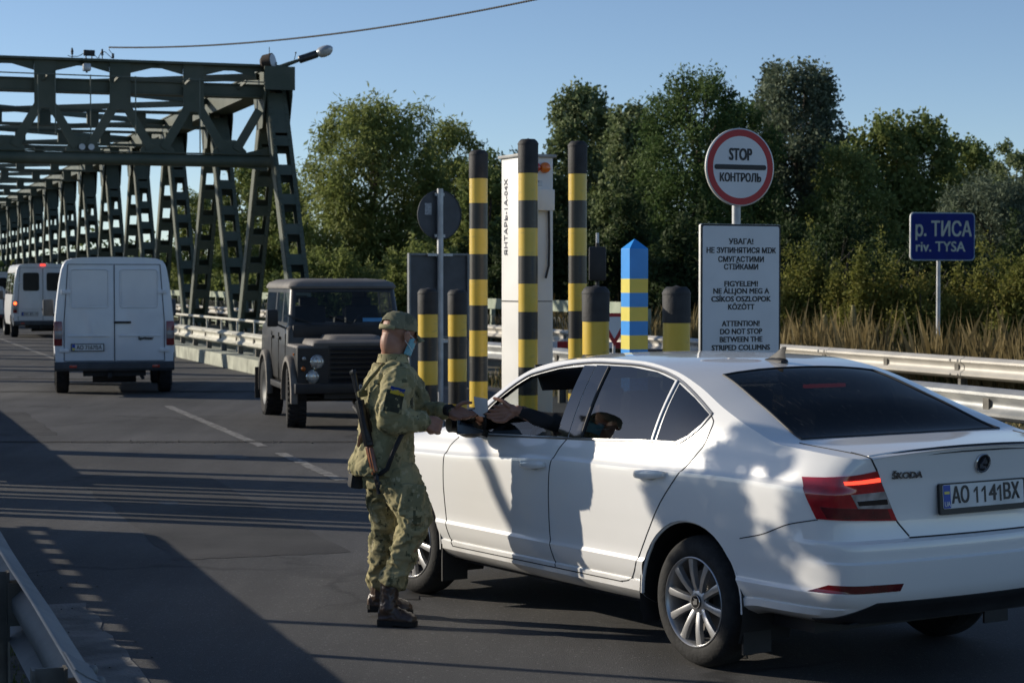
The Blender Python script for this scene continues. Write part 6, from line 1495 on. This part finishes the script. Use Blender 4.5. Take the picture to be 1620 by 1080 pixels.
rsh, rel, rwr = Wp(640, 602, 11.11), Wp(668, 655, 11.14), Wp(708, 650, 11.0)
limb(b, [neck0, lsh, lel, lwr], [.05, .05, .042, .028]); limb(b, [neck0, rsh, rel, rwr], [.05, .05, .042, .028])
lkn, lan = Wp(658, 822, 10.79), Wp(620, 925, 10.83); rkn, ran = Wp(610, 832, 11.06), Wp(600, 925, 11.12)
lhp, rhp = Wp(622, 748, 10.83), Wp(606, 748, 11.03)
limb(b, [hip, lhp, lkn, lan], [.07, .07, .05, .042]); limb(b, [hip, rhp, rkn, ran], [.07, .07, .05, .042])
def hand(b, wr, dirx, up, fingers, thumb, plen=.085, pw=.040, pt=.015):
    """palm box along dirx plus separate bent fingers; fingers: (lateral, [points in palm axes]); axes x=along, y=lateral, z=palm normal"""
    x = dirx.normalized(); z = (up - x * up.dot(x)).normalized(); y = z.cross(x); A = Matrix((x, y, z)).transposed()
    q = lambda p: wr + A @ Vector(p)
    limb(b, [q((-.03, 0, 0)), q((.01, 0, 0))], [.027, .026], 12)
    for k in range(4):
        ly = (-1.5 + k) * pw * .5; limb(b, [q((.005, ly * .55, 0)), q((plen * .6, ly, .002)), q((plen, ly * 1.05, 0))], [.017, .0165, .0125], 10)
    limb(b, [q((.0, -.016, -.004)), q((.035, -.030, -.008)), q((.05, -.036, -.010))], [.018, .0175, .013], 10)
    for pts, r in fingers: limb(b, [q(p) for p in pts], r, 9)
    limb(b, [q(p) for p in thumb[0]], thumb[1], 9)
    return q
FR = [.0105, .0100, .0092, .0078]
# near hand: a loose fist
hd = (Wp(684, 671, 10.76) - lwr); q = hand(b, lwr + hd.normalized() * .012, hd, Vector((0, -1, .35)),
    [([(.080, ly * 1.05, 0), (.100, ly * 1.05, -.012), (.098, ly, -.038), (.072, ly * .9, -.042)], FR) for ly in (-.030, -.010, .010, .030)],
    ([(.03, -.032, -.012), (.06, -.040, -.030), (.085, -.026, -.042)], [.012, .011, .009]))
# far hand: open, palm up, fingers stretched to the paper
hd = (Wp(757, 660, 10.94) - rwr); q = hand(b, rwr + hd.normalized() * .012, hd, Vector((.05, -.62, .75)),
    [([(.080, -.032, 0), (.108, -.038, .010), (.132, -.040, .024), (.148, -.040, .040)], FR),
     ([(.083, -.011, 0), (.118, -.014, .004), (.145, -.014, .014), (.162, -.012, .026)], FR),
     ([(.081, .011, 0), (.112, .014, -.004), (.138, .017, .000), (.155, .018, .008)], FR),
     ([(.074, .031, 0), (.098, .038, -.010), (.116, .043, -.012), (.130, .046, -.008)], [.009, .0088, .008, .007])],
    ([(.025, -.030, .006), (.055, -.058, .020), (.080, -.070, .030), (.100, -.074, .034)], [.014, .012, .0105, .0085]))
limb(b, [Wp(722, 644, 10.98), Wp(734, 637, 10.97), Wp(746, 637, 10.96)], [.013, .0115, .0085], 9)      # thumb held up
body_m = voxel(b.build('body', SKIN, man), .0042, 5)
for s in (1, -1):
    b = MB(); b.sphere(Mh @ Vector((.078, s * .034, -.008)), .012, (1, 1, 1), 12, 8); b.build('eye', mat('eye_white', (.55, .53, .5), .2, coat=.6), man)
# ---- jacket
b = MB(); yaw = R(14); rings = []
for v, u0, u1, hb in ((576, 598, 640, .085), (586, 588, 648, .145), (598, 579, 654, .195), (618, 573, 656, .215), (645, 569, 654, .212), (672, 568, 653, .205), (698, 566, 654, .198), (716, 560, 655, .198), (731, 552, 655, .205), (741, 551, 654, .212), (749, 554, 651, .205)):
    c = Wp((u0 + u1) / 2, v, 10.925); a = (u1 - u0) / 2 / 3150 * 10.92; aa = math.sqrt(max(.01, a * a - (hb * math.sin(yaw)) ** 2)) / math.cos(yaw); rings.append(ell(c, aa, hb, yaw, n=26))
b.loft(rings)
limb(b, [Wp(618, 594, 10.80), lsh, lsh.lerp(lel, .5) + Vector((-.018, -.015, 0)), lel + Vector((-.012, -.01, -.004)), lel.lerp(lwr, .55) + Vector((0, -.005, -.004)), lwr + Vector((.0, 0, 0))], [.085, .090, .082, .074, .062, .050])
limb(b, [Wp(622, 594, 11.05), rsh, rsh.lerp(rel, .5) + Vector((0, .02, 0)), rel, rel.lerp(rwr, .55), rwr + (rel - rwr).normalized() * .008], [.085, .088, .078, .070, .056, .044])
jk = voxel(b.build('jacket', CAMO, man), .0075, 3)
ZJ = TH(735, 10.9)
wrinkle(jk, .0135, [(Vector((.25, 0, .97)), .35, .75), (Vector((.7, .2, -.6)).normalized(), .4, .5)], 15., 3.)
wrinkle(jk, .0055, [(Vector((.9, .1, .3)).normalized(), .3, .8)], 34., 9.)
b = MB(); cr = []
for z_, k_ in ((0, 1.10), (.02, 1.04), (.045, 1.00), (.048, .93), (.02, .93)): cr.append(ell(neck0 + (neck1 - neck0) * .2 + Vector((.004, 0, z_ + .005)), .080 * k_, .076 * k_, yaw, n=24))
b.loft(cr, False, False); wrinkle(b.build('collar', CAMO, man), .003, [(Vector((0, 0, 1)), .5, 1.)], 25.)
def cuff(name, a, c, r0, r1, m):
    b = MB(); b.tube([a, a.lerp(c, .5), c], [r0, (r0 + r1) / 2 * 1.03, r1], 18, False); return b.build(name, m, man)
cuff('cuff', lel.lerp(lwr, .80), lwr + (lwr - lel).normalized() * .018, .058, .054, CAMO); 
# watch strap on the far wrist
dw = (rwr - rel).normalized(); b = MB(); b.tube([rwr + dw * .000, rwr + dw * .030], [.038, .036], 18); b.build('wrist_watch', WEB, man)
# flag patch and dark pocket on the near sleeve
def sleeve_patch(name, t, ang, w_, h_, m, off):
    ax_d = (lel - lsh).normalized(); c = lsh.lerp(lel, t); o0 = Vector((0, -1, 0)); o0 = (o0 - ax_d * o0.dot(ax_d)).normalized(); sd = ax_d.cross(o0); bmj = bmesh.new(); bmj.from_mesh(jk.data); bv = BVHTree.FromBMesh(bmj); bmj.free()
    b = MB(); n = 8; g = []
    for i in range(n + 1):
        row = []
        for j in range(5):
            s_ = (i / n - .5) * w_; tt = (j / 4 - .5) * h_; st = c + ax_d * tt + sd * (s_ + ang) + o0 * .3; hit = bv.ray_cast(st, -o0)
            p = hit[0] + hit[1] * off if hit[0] else st - o0 * .2
            row.append(b.bm.verts.new(p))
        g.append(row)
    for i in range(n):
        for j in range(4): b.bm.faces.new((g[i][j], g[i + 1][j], g[i + 1][j + 1], g[i][j + 1]))
    return b.build(name, m, man)
sleeve_patch('sleeve_pocket', .58, .004, .090, .115, mat('dark_patch', (.035, .038, .022), .9, var=.3, scale=30), .004)
for z, m, nm in ((.215, mat('patch_blue', (.010, .035, .20), .85), 'flag_patch'), (.285, mat('patch_yellow', (.52, .38, .03), .85), 'flag_patch')): sleeve_patch(nm, z + .06, -.004, .072, .022, m, .007)
# ---- trousers
b = MB(); rings = []
for v, u0, u1, hb in ((728, 572, 651, .165), (742, 571, 653, .178), (757, 572, 657, .185), (770, 574, 660, .18)): rings.append(ell(Wp((u0 + u1) / 2, v, 10.93), (u1 - u0) / 2 / 3150 * 10.92, hb, yaw, n=24))
b.loft(rings)
limb(b, [Wp(628, 748, 10.84), Wp(643, 785, 10.815), lkn + Vector((-.004, 0, .012)), lkn.lerp(lan, .35) + Vector((-.01, 0, 0)), lkn.lerp(lan, .7) + Vector((.004, 0, 0)), lan + Vector((.0, 0, .015))], [.112, .106, .090, .073, .066, .072])
limb(b, [Wp(606, 748, 11.02), Wp(608, 790, 11.04), rkn, rkn.lerp(ran, .35) + Vector((-.01, 0, 0)), rkn.lerp(ran, .72), ran + Vector((-.005, 0, .01))], [.110, .100, .082, .070, .066, .064])
tr = voxel(b.build('trousers', CAMO, man), .0075, 3)
def tb(p): return 1.0 + .7 * smoothstep(.75, .25, p.z)
wrinkle(tr, .0125, [(Vector((.95, .1, .25)).normalized(), .35, .8), (Vector((.5, 0, -.86)), .4, .45)], 15., 5., tb)
wrinkle(tr, .005, [(Vector((.97, .1, -.2)).normalized(), .3, .8)], 36., 11., tb)
b = MB(); b.box(Wp(651, 792, 10.725), (.135, .045, .18), (0, R(8), R(4)), bev=.018); wrinkle(voxel(b.build('cargo_pocket', CAMO, man), .008, 2), .006, [(Vector((1, 0, .2)).normalized(), .4, 1.)], 22.)
# ---- boots
def boot(heel, toe, ankle, lift=0.):
    bt = MB(); d = (toe - heel); d.z = 0; L_ = d.length; d.normalize(); s = Vector((-d.y, d.x, 0)); rings = []
    slope = (toe.z - heel.z)
    for t, hw, hh in ((0, .022, .030), (.03, .034, .055), (.14, .040, .085), (.32, .042, .095), (.48, .043, .080), (.64, .048, .062), (.80, .050, .052), (.93, .042, .042), (1.0, .020, .024)):
        c = heel + d * L_ * t + Vector((0, 0, slope * t)); rings.append([c + s * hw * math.cos(a) + Vector((0, 0, .024 + max(0, hh * math.sin(a)) + (-.002 if math.sin(a) < 0 else 0))) for a in [2 * math.pi * k / 18 for k in range(18)]])
    bt.loft(rings); limb(bt, [heel + d * L_ * .26 + Vector((0, 0, .07 + slope * .26)), heel.lerp(toe, .24).lerp(ankle, .55) + Vector((0, 0, .03)), ankle + Vector((0, 0, .05))], [.052, .050, .054])
    o = voxel(bt.build('boot', LEATH, man), .006, 3); wrinkle(o, .003, [(s, .4, 1.)], 40.)
    bs = MB(); out = [(0, .028), (.06, .038), (.2, .041), (.36, .038), (.5, .042), (.7, .052), (.85, .051), (.95, .038), (1, .02)]
    pl = [heel + d * (L_ * t - .004 + .008 * t) + Vector((0, 0, slope * t)) + s * w_ for t, w_ in out] + [heel + d * (L_ * t) + Vector((0, 0, slope * t)) - s * w_ for t, w_ in out[::-1]]
    bs.loft([[p + Vector((0, 0, .001)) for p in pl], [p + Vector((0, 0, .026)) for p in pl]]); 
    bs.box(heel + d * .045 + Vector((0, 0, -.004 + slope * .1)), (.085, .072, .018), Matrix.Rotation(math.atan2(d.y, d.x), 4, 'Z')); bs.build('sole', SOLE, o, smooth=False)
    bl = MB()
    for k in range(5):
        p = heel + d * L_ * (.60 - .07 * k) + Vector((0, 0, slope * .5 + .085 + .022 * k)); bl.bar(p - s * .024, p + s * .024, .006, .006)
    bl.build('laces', SOLE, o)
boot(Wp(597, 985, 10.80) * 1 + Vector((0, 0, -Wp(597, 985, 10.80).z + .012)), Wp(658, 984, 10.77) + Vector((0, 0, -Wp(658, 984, 10.77).z + .004)), Wp(617, 935, 10.82))
boot(Wp(580, 964, 11.12), Wp(652, 974, 11.13) + Vector((0, 0, -Wp(652, 974, 11.13).z + .006)), Wp(601, 925, 11.12))
# ---- cap
Mc = Mh @ Matrix.Translation((0.0, 0, .032)) @ Matrix.Rotation(R(4), 4, 'Y')
b = MB(); n = 36; rings = []
for k in range(12):
    t = k / 11; z = .100 * math.sin(t * math.pi / 2) - .012; r = math.cos(t * math.pi / 2) ** .62
    rings.append([Mc @ Vector((-.004 + .111 * max(r, .02) * math.cos(a), .090 * max(r, .02) * math.sin(a), z + .006 * (1 - t) * math.cos(a))) for a in [2 * math.pi * i / n for i in range(n)]])
b.loft(rings, False, True); bm = b.bm
# opening above the strap at the back of the head
fs = [f for f in bm.faces if (Mc.inverted() @ f.calc_center_median()).x < -.062 and (Mc.inverted() @ f.calc_center_median()).z < .030 and abs((Mc.inverted() @ f.calc_center_median()).y) < .046]
bmesh.ops.delete(bm, geom=fs, context='FACES')
cp = b.build('cap', CAMOC, man, angle=80); sd = cp.modifiers.new('s', 'SOLIDIFY'); sd.thickness = .004; sb = cp.modifiers.new('ss', 'SUBSURF'); sb.levels = sb.render_levels = 1; baked(cp); wrinkle(cp, .0035, [(Mh.to_3x3() @ Vector((.2, .3, .9)), .4, 1.)], 26.)
for p in cp.data.polygons: p.use_smooth = True
b = MB(); rr = []
for k in range(9):
    t = k / 8; rr.append([Mc @ Vector((.088 + .078 * t - .05 * (abs(s_) ** 2.2) * t - .02 * abs(s_) ** 2, .078 * s_ * (1 - .12 * t), -.006 - .030 * t - .018 * s_ * s_ * (.5 + t))) for s_ in [j / 8 - 1 for j in range(17)]])
b.loft(rr, False, False, False); br = b.build('cap_brim', CAMOC, cp); sd = br.modifiers.new('s', 'SOLIDIFY'); sd.thickness = .005; baked(br)
b = MB(); b.loft([[Mc @ Vector((-.004 + rx * math.cos(a), ry * math.sin(a), z)) for a in [math.pi + (j / 10 - .5) * 1.75 for j in range(11)]] for rx, ry, z in ((.113, .092, -.024), (.1135, .0925, .000))], False, False, False); st = b.build('cap_strap', mat('cap_strap_tan', (.30, .27, .15), .9), cp); sd = st.modifiers.new('s', 'SOLIDIFY'); sd.thickness = .004; baked(st)
# ---- surgical mask with ear loops
b = MB(); rr = []
for i in range(9):
    z = .0 - .105 * i / 8; rr.append([Mh @ Vector((.117 * math.cos(a) * (1 - .10 * abs(i / 8 - .3)) - .012 - .016 * (i / 8), .082 * math.sin(a) * (1 - .20 * i / 8), z - .012 - .03 * (1 - math.cos(a)) * (.5 - i / 8))) for a in [(j / 14 - .5) * 2.55 for j in range(15)]])
b.loft(rr, False, False, False); mk = b.build('face_mask', mat('mask_blue', (.16, .38, .46), .8, var=.1, scale=30), man); sd = mk.modifiers.new('s', 'SOLIDIFY'); sd.thickness = .003; baked(mk)
for s in (1, -1):
    b = MB()
    for z0, z1 in ((-.016, .010), (-.085, -.035)):
        b.tube([Mh @ Vector((.050, s * .074, z0)), Mh @ Vector((.02, s * .083, (z0 + z1) / 2)), Mh @ Vector((-.014, s * .090, z1))], .0022, 5)
    b.build('ear_loop', mat('mask_loop', (.55, .58, .6), .7), mk)
# ---- things he carries
pouch = thing('belt_pouch', 'black pouch hanging at the back of the soldier below his jacket', 'pouch', Vector((SX, SY, 0)) + Wp(563, 757, 10.92))
b = MB(); b.box((0, 0, 0), (.075, .11, .105), (0, R(8), R(14)), bev=.018); b.box((.0, 0, .045), (.085, .115, .035), (0, R(8), R(14)), bev=.012); b.build('case', WEB, pouch); 
b = MB(); b.bar((-.01, -.02, .05), (.01, -.02, .12), .03, .01); b.build('strap', WEB, pouch)
gun = thing('rifle', 'black assault rifle with wooden handguard slung muzzle down on his back', 'rifle', (SX, SY, 0))
gA, gB = Wp(559, 590, 10.80), Wp(599, 782, 10.72); gd = (gB - gA).normalized(); gs = Vector((.45, -1, 0)); gs = (gs - gd * gs.dot(gd)).normalized(); gn = gd.cross(gs)
G = lambda t, x=0., y=0.: gA + gd * t + gs * x + gn * y
GM = mat('gun_metal', (.018, .018, .020), .32, metal=.7, var=.3, scale=20); WOOD = mat('rifle_wood', (.16, .055, .022), .35, var=.3, scale=14, coat=.3)
Lg_ = (gB - gA).length
b = MB(); b.tube([G(0, .012), G(.16, .0)], .010, 8); b.tube([G(.0, -.025), G(.17, -.012)], .009, 8); b.bar(G(-.005, -.035), G(-.005, .022), .022, .022, bev=.004); b.build('folding_stock', GM, gun)
b = MB(); b.bar(G(.15, .0), G(.40, .0), .040, .052, gs, bev=.006); b.bar(G(.17, .022), G(.38, .022), .030, .020, gs, bev=.008); b.bar(G(.20, .0, -.03), G(.33, .0, -.03), .012, .03, gs); b.build('receiver', GM, gun)
b = MB(); b.tube([G(.22, -.02), G(.19, -.07), G(.17, -.10)], [.018, .016, .013], 8); b.build('pistol_grip', WEB, gun)
b = MB(); b.tube([G(.32, -.02), G(.345, -.08), G(.39, -.14), G(.43, -.17)], [.022, .022, .021, .019], 8); b.build('magazine', mat('magazine_bakelite', (.045, .02, .012), .4), gun)
b = MB(); b.bar(G(.40, -.004), G(.555, -.002), .036, .038, gs, bev=.01); b.bar(G(.41, .026), G(.545, .026), .024, .020, gs, bev=.008); b.build('handguard', WOOD, gun)
b = MB(); b.tube([G(.55, 0), G(Lg_ - .02, 0), G(Lg_, 0)], [.0105, .0095, .013], 10); b.tube([G(.55, .024), G(.63, .02)], .008, 8); b.bar(G(Lg_ - .055, .0), G(Lg_ - .055, .045), .012, .014); b.bar(G(.575, -.012), G(.575, .03), .018, .02); b.build('barrel', GM, gun)
b = MB(); b.bar(G(.10, .01, -.02), G(.135, .005, -.02), .055, .05, gs, bev=.01); b.build('strap_wrap', mat('olive_strap', (.10, .095, .04), .9), gun)
b = MB(); b.tube([G(.12, .02), Wp(585, 600, 10.76), Wp(606, 576, 10.80), Wp(628, 590, 11.0)], .010, 6); b.build('sling_upper', mat('olive_strap', (.10, .095, .04), .9), gun)
b = MB(); b.tube([G(.56, .01, -.02), Wp(612, 742, 10.695), Wp(622, 715, 10.685), Wp(634, 690, 10.69), Wp(648, 668, 10.735)], .013, 6); b.build('sling_lower', WEB, gun)
# ---- driver reaching out of the window
c_ = math.cos(CAR_YAW); s_ = math.sin(CAR_YAW)
CW = lambda p: Vector((CAR_X + p[0] * c_ - p[1] * s_, CAR_Y + p[0] * s_ + p[1] * c_, p[2]))
drv = thing('person', 'driver inside the white sedan stretching a black sleeved arm out of the window', 'person', (CAR_X, CAR_Y, 0), CAR_YAW)
b = MB(); D = Vector
limb(b, [D((-.13, .37, .52)), D((-.20, .37, .80)), D((-.20, .40, .98)), D((-.17, .41, 1.09))], [.13, .13, .10, .05])
b.sphere((-.13, .42, 1.17), .1, (.92, .76, 1.1), 20, 14); b.sphere((-.045, .43, 1.14), .018, (1, .9, 1.4), 10, 8); b.sphere((-.09, .42, 1.10), .065, (1, .9, .9), 14, 10)
for s in (1, -1): b.sphere((-.14, .42 + s * .078, 1.16), .026, (.6, .3, 1), 10, 8)
dsh, del_, dwr = D((-.22, .56, 1.00)), D((-.13, .72, 1.085)), D((.025, .925, 1.158))
limb(b, [D((-.20, .42, .98)), dsh, del_, D((-.03, .85, 1.12)), dwr], [.06, .055, .045, .036, .026])
limb(b, [D((-.20, .30, .98)), D((-.16, .17, .92)), D((.10, .20, .82)), D((.33, .30, .95))], [.055, .05, .04, .03])
hd = D((.19, 1.02, 1.132)) - dwr
q = hand(b, dwr + hd.normalized() * .014, hd, Vector((.45, -.1, .8)).normalized().cross(hd).normalized() * -1 + Vector((0, 0, .25)),
    [([(.080, -.030, 0), (.110, -.030, -.010), (.134, -.026, -.022), (.148, -.020, -.034)], FR),
     ([(.083, -.010, 0), (.116, -.009, -.014), (.138, -.006, -.032), (.148, -.002, -.048)], FR),
     ([(.081, .010, 0), (.110, .012, -.018), (.124, .014, -.040), (.122, .014, -.058)], FR),
     ([(.074, .029, 0), (.094, .032, -.020), (.100, .033, -.040), (.094, .032, -.055)], [.009, .0088, .008, .007])],
    ([(.025, -.028, -.006), (.060, -.050, -.022), (.092, -.048, -.034), (.118, -.036, -.040)], [.0135, .012, .0105, .0085]))
limb(b, [D((.055, .95, 1.178)), D((.095, .975, 1.208)), D((.138, 1.0, 1.221))], [.014, .0115, .0085], 9)     # upper digit stretched apart from the rest
voxel(b.build('body', SKIND, drv), .0036, 3)
BSL = mat('black_jacket', (.010, .010, .012), .85, var=.3)
b = MB(); limb(b, [D((-.14, .37, .50)), D((-.21, .37, .78)), D((-.21, .39, .97))], [.17, .17, .12])
limb(b, [D((-.21, .44, .98)), dsh, del_, D((-.045, .83, 1.115)), dwr + (del_ - dwr).normalized() * .03], [.088, .078, .056, .043, .036]); limb(b, [D((-.21, .30, .98)), D((-.16, .17, .92)), D((.10, .20, .82)), D((.26, .27, .91))], [.085, .08, .065, .05])
wrinkle(voxel(b.build('jacket', BSL, drv), .009, 3), .006, [(Vector((.5, .8, .2)).normalized(), .4, 1.)], 20.)
b = MB(); b.tube([D((-.10, .775, 1.060)), D((-.03, .855, 1.085))], .006, 6); b.build('sleeve_stripe', mat('stripe_red', (.25, .01, .012), .8), drv)
b = MB(); b.sphere((-.14, .42, 1.20), .1, (.95, .80, 1.0), 20, 14); o = b.build('hair', mat('dark_hair', (.018, .013, .010), .7), drv)
# paper handed over
pap = [CW(p) for p in ((.300, 1.025, 1.222), (.178, 1.015, 1.216), (.165, 1.02, 1.150), (.235, 1.03, 1.120), (.275, 1.03, 1.140))]
b = MB(); pn = (pap[1] - pap[0]).cross(pap[2] - pap[0]).normalized(); cv = [p for p in pap]
f0 = [b.bm.verts.new(p + pn * .0012) for p in cv]; f1 = [b.bm.verts.new(p - pn * .0012) for p in cv]; b.bm.faces.new(f0); b.bm.faces.new(f1[::-1])
for i in range(5): b.bm.faces.new((f0[i], f0[(i + 1) % 5], f1[(i + 1) % 5], f1[i]))
b.bar(CW((.282, 1.03, 1.150)), CW((.215, 1.022, 1.118)), .003, .035, pn)
tag(b.build('paper_slip', mat('paper_white', (.62, .61, .60), .7), smooth=False), 'white folded paper passed between the hands of soldier and driver', 'paper')

# ---------------------------------------------------------------- roadside things left of the view that shade the car
t = thing('roadside_bush', 'leafy bush with a thin trunk at the left roadside, outside the view', 'shrub', (-3.9, 10.69, 0), 0, 'roadside bushes')
lob = [(11.054, 2.416, 0.137), (10.893, 2.487, 0.149), (10.956, 2.278, 0.12), (10.832, 2.747, 0.124), (10.8, 2.895, 0.111), (10.654, 2.846, 0.086), (10.738, 2.555, 0.088), (10.437, 2.69, 0.098), (10.429, 2.587, 0.106), (10.561, 2.491, 0.063), (10.678, 2.349, 0.13), (10.574, 2.254, 0.128), (10.474, 2.205, 0.113), (10.768, 2.233, 0.117), (10.429, 2.727, 0.084), (10.805, 2.05, 0.16), (10.505, 2.0, 0.17), (10.955, 2.1, 0.14)]
lb = [(.1, y - 10.69, z, r, r) for y, z, r in lob]; rg = np.random.default_rng(5)
p, a = crown_points(lb, 9000, rg, shell=.1); p = p * 1.0
P2_, A2_ = [], []
for (x, y, z, r, h) in lb:
    n = int(300 * (r / .11) ** 2); q = rg.normal(size=(n, 3)); q /= np.linalg.norm(q, axis=1, keepdims=True); q *= (rg.random(n) ** .45)[:, None] * r; q[:, 0] *= 1.5
    P2_.append(q + [x, y, z]); A2_.append(rg.normal(size=(n, 3)))
link('crown', leaf_mesh(np.concatenate(P2_), np.concatenate(A2_), .055, .6, rg), LM['maple'], t)
b = MB(); b.tube([(0, 0, -.1), (.02, .05, 1.0), (.05, -.05, 2.0), (.1, .05, 2.7)], [.05, .04, .03, .012], 8)
for k in range(0, 18, 2): b.tube([(.05, -.03, 1.9), (.1, lb[k][1] * .6, lb[k][2] - .25), lb[k][:3]], [.02, .014, .006], 5)
b.build('trunk', BARK, t)
t = thing('gooseneck_lamp', 'curved grey gooseneck lamp post at the left roadside, outside the view', 'street lamp', (-6.0, 12.266, 0))
b = MB(); b.tube([tuple(p_) for p_ in smoothpts([(0, 0, 0), (0, 0, 1.2), (0, 0.1, 2.1), (0, 0.3, 2.583), (0, 0.414, 2.7), (0, 0.498, 2.819), (0, 0.562, 2.931), (0, 0.66, 3.022), (0, 0.96, 3.1319999999999997)], 50)], .046, 10); b.build('post', POLE, t)
b = MB(); b.sphere((0, 1.080, 3.142), .16, (1, 1.3, .5), 18, 12); b.build('lamp_head', LGREY, t)
